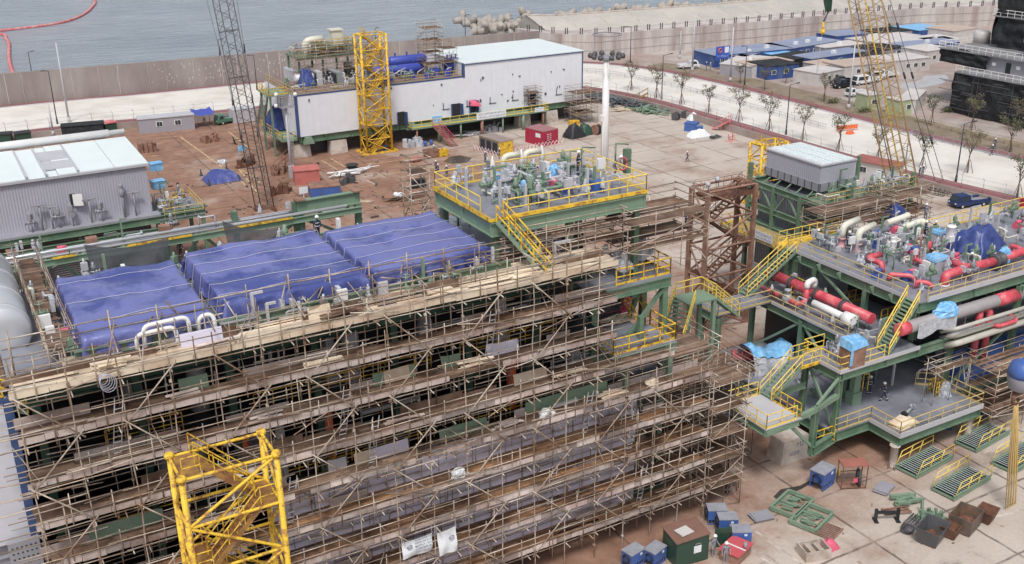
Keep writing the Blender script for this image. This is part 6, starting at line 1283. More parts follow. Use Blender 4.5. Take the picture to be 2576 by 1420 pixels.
for (y, z, r_) in ((RY-.9,RZ+.12,.16),(RY-.5,RZ+.08,.1),(RY+.1,RZ+.12,.13),(RY+.7,RZ+.1,.1)): g.tube((-8,y,z),(36,y,z),r_,8)
g.build('rack_pipe', K['grey_lt'], t, True)
g = MB(); g.tube((-8,RY-1.1,RZ+.6),(24,RY-1.1,RZ+.6),.12,7); g.build('silver_pipe', K['silver'], t, True)
for x0, x1 in ((7.5,9.5),(14,20),(23,30)): g = MB(); g.box((x0,RY-1.5,RZ-.1),(x1,RY-1.42,RZ+.1)); g.build('yellow_strip', K['yellow'], t, True)
jumble(t, -2, 34, RY-1, RY+1, RZ, 22, 160)
# portal beam at its right end
t = thing('portal_gantry', 'heavy green portal beam at the right end of the pipe rack', 'frame', (33, RY, 0)); a, b = aty(6,360,470,RY-.4), aty(6,820,415,RY-.4)
g = MB(); g.ibeam((a.x,RY-.4,RZ+.7),(b.x+.3,RY-.4,RZ+.7),1.3,.6,.1); g.build('beam', K['green_lt'], t, True)
for x in (a.x+.3, b.x): g = MB(); g.bar((x,RY-.4,0),(x,RY-.4,RZ+.05),.6); g.build('leg', K['green'], t, True); g = MB(); g.box((x-.5,RY-.9,RZ+1.36),(x+.5,RY+.1,RZ+1.5)); g.build('cap_plate', K['rust_lt'], t, True)
# rear deck between the rack and the near module
t = thing('rear_deck', 'cluttered low deck with yellow rails and netting behind the near module', 'platform', (15, 90, 0))
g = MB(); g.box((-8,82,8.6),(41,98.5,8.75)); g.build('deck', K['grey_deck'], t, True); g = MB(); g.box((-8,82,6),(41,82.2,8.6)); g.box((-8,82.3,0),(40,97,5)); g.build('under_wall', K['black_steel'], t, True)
jumble(t, -4, 40, 84, 98, 8.75, 95, 170)
for (a, b) in (((3,84.5),(9,84.5)),((25,90),(35,90)),((33,97),(40.8,97)),((12,95),(20,95)),((28,85),(40.8,85))): g = MB(); g.rail([(*a,8.75),(*b,8.75)],1.15,.05,1.1); g.build('railing', K['yellow'], t, True)
for (x, y) in ((30.5,95),(26.5,97),(36,94)): g = MB(); g.ibeam((x,y,10.3),(x+9,y-.5,10.3),.5,.3); g.build('green_beam', K['green_lt'], t, True)
p = at(6, 620, 550, 9.2); g = MB(); g.lathe([(.3,-1.6),(.9,-1.3),(.95,1.3),(.3,1.6)], (p.x,p.y,9.7), 16, 'x'); g.build('pale_tank', K['wrap'], t, True)
p = at(6, 110, 580, 9.5); g = MB(); g.obox((p.x,p.y,8.75),(2,1.4,1.4),.2); g.build('rust_box', K['rust_lt'], t, True)
def netsheet(lab, P, m, sag=.6):
    P = [V3(p) for p in P]; g = MB()
    def fn(u, v): q = P[0].lerp(P[1], u).lerp(P[3].lerp(P[2], u), v); q.z -= sag*sin(pi*u)*(1-v); q.y += .25*sin(u*11+v*3)*v; return q
    g.grid(fn, 18, 8); return solow('debris_net', g, m, lab, 'net', P[3])
netsheet('dark debris net sagging behind the left blue tarpaulined box', [aty(5,640,780,88),aty(5,1290,720,88),aty(5,1290,930,87),aty(5,700,960,87)], K['net'])
netsheet('dark debris net hung behind the widest blue tarpaulined box', [aty(5,1700,600,90),aty(6,250,640,90),aty(6,230,740,89),aty(5,1750,790,89)], K['net'])
# ================================================================= PEOPLE
def person_mesh(pose, seed, mats):
    """skinned figure: one continuous body; coverall, skin and helmet colours by material slot"""
    P = {}
    if pose == 'stand': P = dict(hip=(0,0,.93), ch=(0,-.02,1.28), nk=(0,-.02,1.47), kl=(.1,.03,.5), kr=(-.1,.0,.5), al=(.12,.05,.08), ar=(-.11,.03,.08), el=(.27,.02,1.12), er=(-.27,.02,1.12), hl=(.25,-.2,.98), hr=(-.28,-.08,.86))
    elif pose == 'walk': P = dict(hip=(0,0,.92), ch=(0,-.05,1.27), nk=(0,-.07,1.46), kl=(.1,-.18,.52), kr=(-.1,.06,.48), al=(.1,-.26,.09), ar=(-.1,.36,.14), el=(.26,.14,1.12), er=(-.26,-.14,1.12), hl=(.25,.22,.88), hr=(-.24,-.34,.98))
    elif pose == 'bend': P = dict(hip=(0,.12,.86), ch=(0,-.2,1.12), nk=(0,-.36,1.24), kl=(.12,-.08,.47), kr=(-.12,-.05,.47), al=(.13,.1,.08), ar=(-.13,.1,.08), el=(.25,-.36,.9), er=(-.25,-.36,.9), hl=(.14,-.52,.74), hr=(-.14,-.52,.74))
    elif pose == 'ride': P = dict(hip=(0,.1,.98), ch=(0,-.1,1.3), nk=(0,-.16,1.48), kl=(.1,-.26,.74), kr=(-.1,-.12,.56), al=(.1,-.06,.42), ar=(-.1,.06,.2), el=(.24,-.28,1.16), er=(-.24,-.28,1.16), hl=(.22,-.5,1.06), hr=(-.22,-.5,1.06))
    elif pose == 'crouch': P = dict(hip=(0,.1,.36), ch=(0,-.08,.68), nk=(0,-.16,.85), kl=(.14,-.3,.5), kr=(-.14,-.3,.46), al=(.13,-.02,.08), ar=(-.13,-.04,.08), el=(.26,-.3,.6), er=(-.26,-.3,.6), hl=(.12,-.48,.42), hr=(-.12,-.48,.4))
    v = []; e = []; rad = []
    def add(p, r, parent=None):
        v.append(p); rad.append(r); 
        if parent is not None: e.append((parent, len(v)-1))
        return len(v)-1
    L = lambda a, b, f: tuple(a[i]+(b[i]-a[i])*f for i in range(3))
    h = add(P['hip'], .145); w = add(L(P['hip'],P['ch'],.45), .14, h); c = add(P['ch'], .165, w); n0 = add(L(P['ch'],P['nk'],.8), .12, c); nk = add(P['nk'], .065, n0)
    up = [P['nk'][i]-P['ch'][i] for i in range(3)]; q = sqrt(sum(x*x for x in up)); fx = (P['nk'][0], P['nk'][1]-.015, P['nk'][2]+.1)
    hd = add((P['nk'][0], P['nk'][1]-.02, P['nk'][2]+.1), .085, nk); add((P['nk'][0], P['nk'][1]-.02, P['nk'][2]+.22), .08, hd)
    for s, k, a_, el, hn in ((1,'kl','al','el','hl'),(-1,'kr','ar','er','hr')):
        th = add((P['hip'][0]+s*.095, P['hip'][1], P['hip'][2]-.08), .1, h); kn = add(P[k], .068, th); an = add(P[a_], .05, kn); add((P[a_][0]+s*.02, P[a_][1]-.17, .04 if P[a_][2] < .2 else P[a_][2]-.05), .042, an)
        sh = add((P['ch'][0]+s*.19, P['ch'][1], P['ch'][2]+.1), .07, c); eb = add(P[el], .05, sh); wr = add(P[hn], .035, eb); d = Vector(P[hn])-Vector(P[el]); d.normalize(); add(tuple(Vector(P[hn])+d*.09), .036, wr)
    me = bpy.data.meshes.new('person'); me.from_pydata(v, e, []); o = bpy.data.objects.new('tmp_person', me); col.objects.link(o)
    sk = o.modifiers.new('skin', 'SKIN'); sk.use_smooth_shade = True
    if not me.skin_vertices: me.attributes
    for i, r in enumerate(rad): me.skin_vertices[0].data[i].radius = (r, r*(.72 if i in (1,2,3) else 1) if i < 4 else r)
    me.skin_vertices[0].data[0].use_root = True
    ss = o.modifiers.new('sub', 'SUBSURF'); ss.levels = 1; ss.render_levels = 1
    dg = bpy.context.evaluated_depsgraph_get(); ev = bpy.data.meshes.new_from_object(o.evaluated_get(dg)); bpy.data.objects.remove(o)
    mb = MB(); mb.v = [tuple(q.co) for q in ev.vertices]
    for p in ev.polygons:
        cz = p.center; mi = 0; hz = P['nk'][2]
        if cz.z > hz+.03 and abs(cz.x) < .14: mi = 1
        for hn, el in (('hl','el'),('hr','er')):
            if (cz-Vector(P[hn])).dot((Vector(P[hn])-Vector(P[el]))) > 0 and (cz-Vector(P[hn])).length < .16: mi = 2
        mb.f.append(tuple(p.vertices)); mb.m.append(mi); mb.s.append(True)
    mb.mi = 2
    for hn, el, s in (('hl','el',1),('hr','er',-1)):      # fingers and thumb, slightly curled
        d = (Vector(P[hn])-Vector(P[el])).normalized(); b = Vector(P[hn])+d*.1; sx = d.cross(Vector((0,1,.2))).normalized(); cu = d.cross(sx).normalized()
        for i, ln in enumerate((.068,.08,.074,.056)): r0 = b+sx*(.021*(i-1.5)); mb.path([r0, r0+d*ln*.55, r0+d*ln*.9+cu*.025], .009, 5, .007)
        r0 = Vector(P[hn])+d*.04+sx*.03*s; mb.path([r0, r0+sx*.03*s+d*.03, r0+sx*.035*s+d*.06], .010, 5, .008)
    mb.mi = 1; hc = Vector((P['nk'][0], P['nk'][1]-.02, P['nk'][2]+.14))
    mb.path([hc+Vector((0,-.085,.0)), hc+Vector((0,-.11,-.02))], .014, 5)      # nose
    for s in (-1, 1): mb.tube(hc+Vector((s*.08,.0,-.02)), hc+Vector((s*.095,.0,.02)), .016, 5)   # ears
    mb.mi = 3
    for s in (-1, 1): mb.tube(hc+Vector((s*.032,-.084,.025)), hc+Vector((s*.032,-.09,.025)), .010, 5)   # eyes
    mb.tube(hc+Vector((-.025,-.084,-.055)), hc+Vector((.025,-.084,-.055)), .006, 4)   # mouth
    hm = MB(); hm.lathe([(.155,-.012),(.158,.0),(.125,.012),(.118,.06),(.085,.115),(.03,.135),(.005,.137)], hc+Vector((0,0,.06)), 12)
    bt = MB(); 
    for z in (.16, .30): pass
    for k, s in (('al',1),('ar',-1)):
        a_ = Vector(P[k]); kn = Vector(P['kl' if s > 0 else 'kr']); d = (kn-a_).normalized(); bt.tube(a_+d*.14, a_+d*.19, .082, 8)
    d = (Vector(P['ch'])-Vector(P['hip'])).normalized(); bt.path([Vector(P['ch'])+Vector((.17*cos(a),.125*sin(a),-.02)) for a in [2*pi*i/12 for i in range(13)]], .018, 4)
    bt.path([Vector(P['hip'])+Vector((.155*cos(a),.125*sin(a),.09)) for a in [2*pi*i/12 for i in range(13)]], .022, 4)
    return mb, hm, bt
K['helmet'] = mat('white_helmet', (.82,.82,.82), .35, .03, 2); K['hi_vis'] = mat('reflective_band', (.7,.72,.74), .4, .05, 2); K['eye'] = mat('dark_eye', (.03,.02,.02), .5, .05, 2)
PC = {}
def person(pose, loc, rz, lab, suit='coverall', helmet='helmet', tool=None):
    key = (pose, suit)
    if pose not in PC: PC[pose] = person_mesh(pose, 1, None)
    bm_, hm, bt = PC[pose]; o = solo('person', bm_, [K[suit], K['skin'], K['skin'], K['eye']], lab, 'person', loc, rz)
    hm.build('helmet', K[helmet], o); (bt.build('reflective_strip', K['hi_vis'], o) if suit == 'coverall' else None); return o
for (k, x, y, z, pose, rz, lab, suit) in (
    (3,1437,1240,0,'walk',-2.2,'person in dark work clothes and a white helmet walking alone across the open apron','coverall'),
    (2,1803,1242,0,'stand',.4,'person in navy coverall standing near the black and yellow generator','coverall'),
    (2,1427,1312,0,'stand',-1.2,'person in navy coverall, left one of a pair talking near the yellow railed platform','coverall'),
    (2,1441,1340,0,'stand',1.6,'person with a pale bag, right one of the pair talking near the yellow railed platform','coverall'),
    (2,1508,1352,0,'stand',2.6,'person in navy coverall standing apart, right of the pair behind the valve platform','coverall'),
    (2,1910,1215,0,'stand',.9,'person in dark clothes close to the yellow generator end','coverall'),
    (1,1568,965,0,'stand',0,'person in grey clothes in the shade of the blue canopy','coverall_g'),
    (3,1582,535,.5,'stand',.6,'person in dark clothes by the blue offices, left of two','coverall'),
    (3,1612,540,.5,'stand',-.5,'person in a tan vest by the blue offices, right of two','coverall_g'),
    (4,1872,1140,1.14,'walk',1.0,'person with reflective bands walking on the far pavement, the farther of two','coverall'),
    (4,1850,1192,1.0,'walk',1.2,'person with reflective bands stepping on the road edge, the nearer of two','coverall'),
    (4,1297,1362,1.14,'stand',.3,'person in black beside a street tree on the near pavement, left of two','coverall'),
    (4,1322,1352,1.14,'stand',-.6,'person in black beside a street tree on the near pavement, right of two','coverall'),
    (8,1018,350,0,'stand',.2,'person in black near the white cabin with the red roof, left of two','coverall'),
    (8,1040,352,0,'stand',-1,'person in black near the white cabin with the red roof, right of two','coverall'),
    (8,1078,345,0,'walk',1,'person in black walking right of the pair by the red roofed cabin','coverall'),
    (8,1262,408,0,'bend',1,'person leaning over below the yellow crane boom','coverall'),
    ('c3',1880,825,0,'stand',-.5,'person in navy with a white helmet standing behind the brown plank at the scaffold end','coverall'),
    ('c3',1765,1350,0,'stand',.2,'person in pale work clothes close to the dark green booth','coverall_g'),
    ('c3',1862,1410,0,'stand',-.4,'person in pale shirt and white helmet near the red topped bench','coverall_g'),
    ('b4',1028,888,ZL,'walk',-2.4,'person in dark coverall with bright leg bands carrying a frame across the lower deck','coverall'),
    ('b4',915,838,ZL,'stand',2.5,'person in dark coverall standing behind the one with the frame on the lower deck','coverall'),
    ('b4',870,800,ZL,'stand',1.5,'person in the shade near the green column of the lower deck','coverall'),
    ('R4',1325,985,ZU,'bend',-.6,'person in white suit bent over the big red pipe on the upper deck','coverall_g'),
    ('R4',875,690,ZU,'stand',.6,'person in dark vest on the upper deck behind the brown ladders','coverall'),
    ('R4',975,690,ZU,'stand',-1.5,'person in navy coverall left of the tall white drum on the upper deck','coverall'),
    ('R4',880,505,ZU,'stand',-1.5,'person in pale coverall beside the right cream double bend','coverall_g'),
    ('R4',95,800,ZU,'stand',2.2,'person in grey between the two cream vent bends','coverall'),
    ('R3',1385,1085,ZU,'stand',1.8,'person in pale blue suit standing at the yellow walkway of the upper deck','coverall_g'),
    (5,1385,880,8.75,'stand',.2,'person in black in the gap between the left and widest blue tarpaulined boxes','coverall'),
    (6,525,745,20.9,'stand',.2,'person in red vest in the gap between the widest and right blue boxes','coverall'),
    (7,600,250,24.6,'stand',.7,'person on the raised valve platform by the back railing','coverall'),
    (7,885,260,24.6,'bend',.7,'person stooping beside the red hose reel on the valve platform','coverall_g'),
    (2,1408,1190,0,'stand',.7,'person with a white helmet behind the rusty skip before the white module','coverall_g'),
    (7,1425,628,0,'ride',2.6,'person in dark blue riding a bicycle across the apron','coverall')):
    p = at(k, x, y, z); person(pose, (p.x, p.y, z), rz, lab, suit)
# bicycle
def bicycle(lab, loc, rz, group=None):
    t = thing('bicycle', lab, 'bicycle', loc, rz, group)
    for y in (-.52, .52): g = MB(); g.path([Vector((0,y+.33*cos(a),.35+.33*sin(a))) for a in [2*pi*i/18 for i in range(19)]], .03, 5); [g.tube((0,y,.35),(0,y+.32*cos(a),.35+.32*sin(a)),.006,3) for a in [2*pi*i/8 for i in range(8)]]; g.build('wheel', K['tyre'], t)
    g = MB()
    for a, b in (((0,.52,.35),(0,.15,.35)),((0,.52,.35),(0,.2,.8)),((0,.15,.35),(0,.22,.95)),((0,.15,.35),(0,-.36,.78)),((0,.2,.8),(0,-.36,.85)),((0,-.36,1.0),(0,-.52,.35)),((-.25,-.4,1.02),(.25,-.4,1.02))): g.tube(a, b, .02, 5)
    g.build('frame', K['grey_dk'], t); g = MB(); g.obox((0,.24,.93),(.14,.26,.06)); g.build('saddle', K['tyre'], t); return t
p = at(7,1425,628); bicycle('dark bicycle under the rider crossing the apron', (p.x,p.y,0), 2.6)
for i in range(4): p = at(8, 1395+i*36, 395+i*7); bicycle('bicycle parked in the row near the crane cables, '+NTH[i]+' from the left', (p.x,p.y,0), .9, 'bicycles parked in a row')
# ================================================================= TREES
def street_tree(seed):
    r = random.Random(seed); t = thing('street_tree', '', 'tree', (0,0,0), 0, 'young street trees along the road'); g = MB(); lf = MB()
    pts = [Vector((0,0,0)), Vector((.05,0,.9)), Vector((-.02,.06,1.8)), Vector((.02,.0,2.3))]; g.path(pts, .075, 7, .05); tips = []
    for i in range(7):
        a = 2*pi*i/7+r.uniform(-.3,.3); l = r.uniform(1.5,2.4); b = Vector((cos(a)*r.uniform(.6,1.1), sin(a)*r.uniform(.6,1.1), l)); s = pts[-1]+Vector((0,0,r.uniform(-.7,.1))); m_ = s+b*.5+Vector((r.uniform(-.15,.15),r.uniform(-.15,.15),-.1)); e = s+b; g.path([s,m_,e], .035, 5, .012); tips += [(m_,.6),(e,1.0)]
        for q in range(3):
            f = r.uniform(.4,1); s2 = s+b*f; e2 = s2+Vector((r.uniform(-.7,.7),r.uniform(-.7,.7),r.uniform(.1,.8))); g.tube(s2,e2,.014,4); tips.append((e2,.9))
    g.build('trunk', K['bark'], t)
    for (p, w) in tips:
        if r.random() < .12: continue
        bush(lf, p-Vector((0,0,.28)), (.55,.55,.55), int(21*w), r, .105)
    lf.build('crown', K['leaf'] if seed % 2 else K['leaf2'], t)
    k = MB()
    for i in range(3): a = 2*pi*i/3; k.tube((.55*cos(a),.55*sin(a),0),(.1*cos(a),.1*sin(a),1.5),.035,4)
    k.build('stake', mat('timber_stake%d' % seed, (.2,.13,.08), .8, .1, 2), t); return t
TP = [street_tree(s) for s in (1,2,3,4)]; used = [False]*4
tree_px = [(3,1005,690),(3,1200,752),(3,1390,802),(3,1600,865),(3,1830,930),(4,150,1000),(4,410,1072),(4,685,1152),(4,985,1218),(4,1320,1290),(4,1670,1322),(8,2050,425)]
r = random.Random(5)
for i, (k, x, y) in enumerate(tree_px):
    p = at(k, x, y, ZR+.13); j = i % 4; lab = 'young staked street tree on the near kerb, %s from the white floodlight mast' % NTH[i]; s = r.uniform(1.12,1.42)
    if not used[j]: o = TP[j]; used[j] = True; o.location = p; o.rotation_euler = (0,0,r.uniform(0,6)); o.scale = (s,s,s); o['label'] = lab
    else: o = dup(TP[j], p, r.uniform(0,6), lab, s)
for i, (k, x, y, s, lab) in enumerate(((4,115,690,1.0,'small leafy tree on the verge by the blue prefab end'),(4,280,640,.8,'small tree close to the black net covered office'),(4,570,780,1.15,'bare looking tree on the verge left of the parked dark pickups'),(4,1390,960,1.2,'sparse tree by the fence left of the netted ship block'),(4,1700,1000,1.35,'dark leafy tree in front of the netted ship block'),(4,1990,1170,1.3,'thin tree at the far right of the verge'),(4,2050,1010,1.2,'leafy tree at the right edge before the netted ship block'),(3,1840,640,.9,'small bush like tree at the verge before the blue offices'))):
    p = at(k, x, y, .5); o = dup(TP[i % 4], p, i*1.3, lab, s); o['group'] = 'trees on the verge'
# shrubs: weeds along walls
for i, (k, x, y, w) in enumerate(((4,1130,245,5),(4,1230,240,6),(4,1480,235,9),(4,1640,235,8),(4,640,790,4),(4,880,860,5),(4,1520,860,5),(3,1620,500,3),(3,1850,560,3))):
    p = at(k, x, y, .5); lf = MB(); bush(lf, (0,0,0), (w*.5,1.2,1.0), int(150*w/4), random.Random(i), .22); solo('shrub', lf, K['leaf2'], 'low green shrubs '+('at the foot of the harbour wall behind the boom','at the foot of the harbour wall right of the boom','along the harbour wall near the netted ship','nearest the netted ship along the harbour wall','in front of the parked pickups','by the pale green cabin','at the foot of the netted ship block','beside the blue sign board','on the verge under the blue offices')[i], 'shrub', p)
# ================================================================= LAMP POSTS AND MASTS
def lamp(lab, b, top, arm=0, m=None, z0=0.0, r0=.11, group='dark street lamps'):
    B = at(*b, z0); lo, hi = 1, 40
    ty = zz(*top)[1]
    for _ in range(40):
        md = (lo+hi)/2; d = Vector((B.x,B.y,z0+md))-Vector((0,0,CAMH)); yy = 710-FPX*d.dot(_up)/d.dot(_fw)
        if yy > ty: lo = md
        else: hi = md
    h = lo; t = thing('street_lamp', lab, 'street lamp', B, 0, group); g = MB(); g.tube((0,0,0),(0,0,h), r0, 8, r0*.6); g.tube((0,0,0),(0,0,.9), r0*1.6, 8, r0*1.5); g.build('pole', m or K['pole_dk'], t)
    if arm: g = MB(); g.tube((0,0,h-.05),(arm,0,h+.12),.05,5); g.build('arm', m or K['pole_dk'], t); g = MB(); g.obox((arm*1.2,0,h+.05),(.7,.25,.13)); g.build('lamp_head', m or K['pole_dk'], t)
    return t
for b, top, arm, lab, z0 in (((1,280,765),(1,200,400),.7,'dark street lamp at the sea wall, farthest left',ZR),((1,440,950),(1,360,545),-.8,'dark street lamp on the yard side above the black covered box',ZR),((1,1705,635),(1,1665,305),.7,'dark street lamp at the sea wall left of the black lattice boom',ZR),((1,1968,690),(1,1930,425),-.9,'dark street lamp just right of the black lattice boom',ZR),((2,1652,345),(2,1647,120),.8,'dark street lamp behind the flat white roof, left of the tetrapods',ZR),((2,968,380),(2,962,218),.5,'dark street lamp behind the yellow stair tower',ZR),((3,66,320),(3,65,150),.9,'dark street lamp behind the white roof beside the tetrapod pile',ZR),((3,1000,482),(3,1015,205),-1.2,'dark street lamp on the road bend before the streaked harbour wall',ZR),((3,1240,762),(3,1260,425),1.6,'dark street lamp between the second and third street tree',ZR),((3,1875,650),(3,1900,355),-1.0,'dark street lamp on the verge before the blue offices',.6),((4,280,1032),(4,325,650),1.5,'dark street lamp left of the yellow crane boom',ZR),((4,1580,1392),(4,1660,950),1.9,'tall dark street lamp right of the crane cables',ZR),((4,1195,1250),(4,1240,1010),1.2,'pale grey street lamp right behind the yellow crane boom',ZR)):
    lamp(lab, b, top, arm, K['grey'] if lab.startswith('pale') else None, z0)
for b, top, lab, z0 in (((1,530,935),(1,400,330),'tall pale concrete pole at the left on the sea road',ZR),((1,1372,668),(1,1345,478),'short pale pole against the sea wall',ZR),((3,1475,547),(3,1497,105),'tall pale utility pole beside the white light truck',.5),((3,1380,450),(3,1382,240),'thin pale utility pole before the harbour wall',.5),((3,1765,627),(3,1790,210),'pale utility pole on the verge by the blue sign board',.5),((4,757,835),(4,830,330),'tall white utility pole with striped foot near the parked vans',.5),((1,410,1040),(1,360,800),'thin pale post on the retaining wall',0.2)):
    lamp(lab, b, top, 0, K['grey_lt'], z0, .2, 'pale poles')
# white floodlight mast
p = G(1519,470); t = thing('floodlight_mast', 'tall thick white floodlight mast with a ring of lamps, centre of the yard', 'mast', (p.x,p.y,0)); g = MB(); g.tube((0,0,0),(0,0,18.6),.62,20,.45); g.lathe([(.75,0),(.75,.25),(.62,.3)], (0,0,0), 16); g.build('shaft', K['white_paint'], t)
g = MB(); g.lathe([(.3,18.5),(.7,18.7),(.75,19.1),(.3,19.2)], (0,0,0), 12); g.path([Vector((2.1*cos(a),2.1*sin(a),19.0)) for a in [2*pi*i/20 for i in range(21)]], .05, 5); g.path([Vector((2.0*cos(a),2.0*sin(a),22.2)) for a in [2*pi*i/24 for i in range(25)]], .09, 5)
for i in range(6): a = 2*pi*i/6; g.tube((.4*cos(a),.4*sin(a),19),(2.1*cos(a),2.1*sin(a),19),.05,5); g.tube((2.05*cos(a),2.05*sin(a),19),(2.0*cos(a),2.0*sin(a),22.2),.03,4)
g.build('crown_ring', K['grey'], t)
for i in range(10): a = 2*pi*i/10; g = MB(); g.lathe([(.15,-.3),(.34,-.1),(.4,.25)], (2.2*cos(a),2.2*sin(a),19.2), 10, 'x' if i % 2 else 'y'); g.build('floodlight', K['grey_dk'], t)
g = MB(); g.obox((-.75,-.1,9.9),(.4,.5,.9)); g.tube((-.64,-.3,.3),(-.58,-.3,9.9),.06,5); g.build('junction_box', K['white_paint'], t)
p = at(2,322,1355); t = thing('floodlight_mast', 'slim grey mast with a small lamp platform left of the white module', 'mast', p); g = MB(); g.tube((0,0,0),(0,0,10.8),.22,10,.16); ladder(g,(.5,0,0),(.5,0,10),.4,.03); g.build('shaft', K['grey_lt'], t)
g = MB(); g.box((-.9,-.7,10.8),(1.3,.7,10.9)); g.rail([(-.9,-.7,10.9),(1.3,-.7,10.9),(1.3,.7,10.9),(-.9,.7,10.9)],1.6,.04,.8,closed=True); g.build('lamp_platform', K['grey'], t)
for x, y, z in ((-1.4,0,11.2),(1.7,0,12.6),(-1.1,.4,12.8)): g = MB(); g.lathe([(.1,-.2),(.3,0),(.34,.15)], (x,y,z), 12, 'y'); g.build('lamp', K['white_paint'], t)
g = MB(); g.obox((0,-.3,0),(.9,.7,1.8)); g.build('switch_cabinet', K['grey_lt'], t)
# ================================================================= CRANE BOOMS
def boom(name, lab, foot, head, w0, w1, m_ch, m_br, n, r, rb):
    t = thing(name, lab, 'crane', foot); F = V3(foot); H = V3(head); d = (H-F).normalized(); u = d.cross(Vector((0,0,1)))
    u = Vector((1,0,0)) if u.length < .05 else u.normalized(); v = d.cross(u).normalized(); C = []
    for s, q in ((-1,-1),(1,-1),(1,1),(-1,1)):
        a = F+(u*s+v*q)*w0/2; b = H+(u*s+v*q)*w1/2; C.append((a,b)); g = MB(); g.tube(a,b,r,7); g.build('chord', m_ch, t, True)
    for i in range(4):
        g = MB(); a0,a1 = C[i]; b0,b1 = C[(i+1)%4]
        for k in range(n):
            f0, f1 = k/n, (k+1)/n; fm = (f0+f1)/2
            g.tube(a0.lerp(a1,f0), b0.lerp(b1,fm), rb, 4, caps=False); g.tube(b0.lerp(b1,fm), a0.lerp(a1,f1), rb, 4, caps=False)
            if k % 3 == 0: g.tube(a0.lerp(a1,f0), b0.lerp(b1,f0), rb*1.3, 4, caps=False)
        g.build('lacing', m_br, t, True)
    return t
F = G(668,532); H = PY(552,-40,F.y+7); t = boom('lattice_boom', 'dark grey lattice crane boom rising past the top edge, left of the white module', F, H, 1.9, 2.0, K['grey_dk'], K['grey_dk'], 15, .075, .034)
g = MB(); 
for s, o_ in ((-1, 2.2), (1, 2.0)):
    a = F+Vector((s*o_*.3,0,0)); b = H+Vector((s*o_,0,0)); g.tube(a.lerp(b,.12), b, .035, 5)
    for f in (.35,.5,.72): q = a.lerp(b,f); g.tube(q-Vector((0,0,.6)), q+Vector((0,0,.6)), .12, 6)
g.build('pendant_line', K['grey_dk'], t, True); g = MB(); g.obox(F-Vector((0,0,0)), (2.6,2.2,.6)); g.build('boom_foot', K['rust'], t, True)
F = at(8,1205,500); F = G(2284,530); H = PY(2170,-30,F.y+9); t = boom('lattice_boom', 'ochre yellow lattice crane boom rising past the top edge at the right', F, H, 2.9, 3.1, K['lattice_y'], K['lattice_y'], 14, .11, .042)
g = MB(); g.tube(F, H, .1, 6); g.build('hoist_rope', K['yellow'], t, True); g = MB(); g.tube(F-Vector((1.6,0,0)), H-Vector((1.8,0,0)), .07, 6); g.build('edge_cable', K['grey_dk'], t, True); g = MB(); g.obox(F,(3.6,2.6,.7)); g.build('boom_foot', K['rust_lt'], t, True)
# stay cables to a ground anchor
A1, A2 = at(8,1425,345), at(8,1490,355); T1 = PY(2210,-30,A1.y+14)
for i, (A, dx, lab) in enumerate(((A1,0,'left dark stay cable running down to the anchor beam'),(A2,1.6,'right dark stay cable running down to the anchor beam'))):
    v = thing('stay_cable', lab, 'cable', A, 0, 'stay cables of the yellow boom'); g = MB(); B = T1+Vector((dx,0,0)); g.tube(A+Vector((0,0,.6)), B, .05, 5); g.build('cable', K['grey_dk'], v, True); g = MB()
    for f in (.22,.55,.8): q = (A+Vector((0,0,.6))).lerp(B,f); d = (B-A).normalized(); g.tube(q-d*.5,q+d*.5,.16,7)
    g.build('connector', K['black_steel'], v, True)
g = MB(); c = (A1+A2)/2; g.obox((0,0,0),(4.4,.9,.25)); g.obox((-1.4,0,.25),(.5,.6,.5)); g.obox((1.4,0,.25),(.5,.6,.5)); solo('anchor_beam', g, K['grey_dk'], 'dark anchor beam on the ground where the stay cables end, beside parked bicycles', 'beam', c, -.15)
# hanging hook
Yh = 150; p = aty(4,560,245,Yh); t = thing('crane_hook', 'green hook block with a yellow ball weight hanging at the top right', 'crane hook', p, 0); g = MB(); a = aty(4,600,-20,Yh); b = aty(4,605,90,Yh)
g.hull8([(b.x-.5,Yh-.3,b.z),(b.x+.5,Yh-.3,b.z),(b.x+.5,Yh+.3,b.z),(b.x-.5,Yh+.3,b.z)], [(a.x-.9,Yh-.4,a.z),(a.x+.9,Yh-.4,a.z),(a.x+.9,Yh+.4,a.z),(a.x-.9,Yh+.4,a.z)]); g.build('hook_block', K['green_dk'], t, True)
g = MB(); q = aty(4,568,170,Yh); g.tube(b, q, .16, 7); g.build('swivel', K['grey_dk'], t, True); g = MB(); g.tube(q, p, .22, 8); g.lathe([(.1,-.55),(.42,-.35),(.52,0),(.42,.35),(.1,.55)], p, 12); g.build('ball_weight', K['yellow'], t, True)
g = MB(); e = aty(4,525,560,Yh); g.tube(p-Vector((0,0,.5)), Vector((p.x-.6,Yh,e.z)), .03, 5); g.tube(p-Vector((.1,0,.5)), Vector((p.x-.2,Yh,e.z)), .03, 5); g.build('tag_line', K['grey_lt'], t, True)
# near hanging sling at the right edge
Ys = 40.0; top = aty('b4',2085,560,Ys); t = thing('crane_hook', 'blue grey hook block with long ochre slings hanging close at the right edge', 'crane hook', top)
g = MB(); c = aty('b4',2085,700,Ys); g.lathe([(.25,-1.15),(.75,-.9),(.95,-.2),(.95,.4),(.8,1.0),(.3,1.25)], c, 16); g.build('hook_block', K['grey'], t, True); g = MB(); g.lathe([(.97,.1),(.97,.45),(.82,1.02),(.32,1.27)], c, 16); g.build('blue_band', K['blue_bin'], t, True)
g = MB(); h0 = aty('b4',2050,820,Ys); g.tube(c-Vector((0,0,1.1)), h0, .16, 8); g.path([h0, h0+Vector((-.35,0,-.3)), h0+Vector((-.3,0,-.75)), h0+Vector((.1,0,-.9)), h0+Vector((.35,0,-.6))], .13, 8); g.build('hook', K['rust'], t, True)
e0, e1 = aty('c4',2110,1120,Ys), aty('c4',2165,1145,Ys)
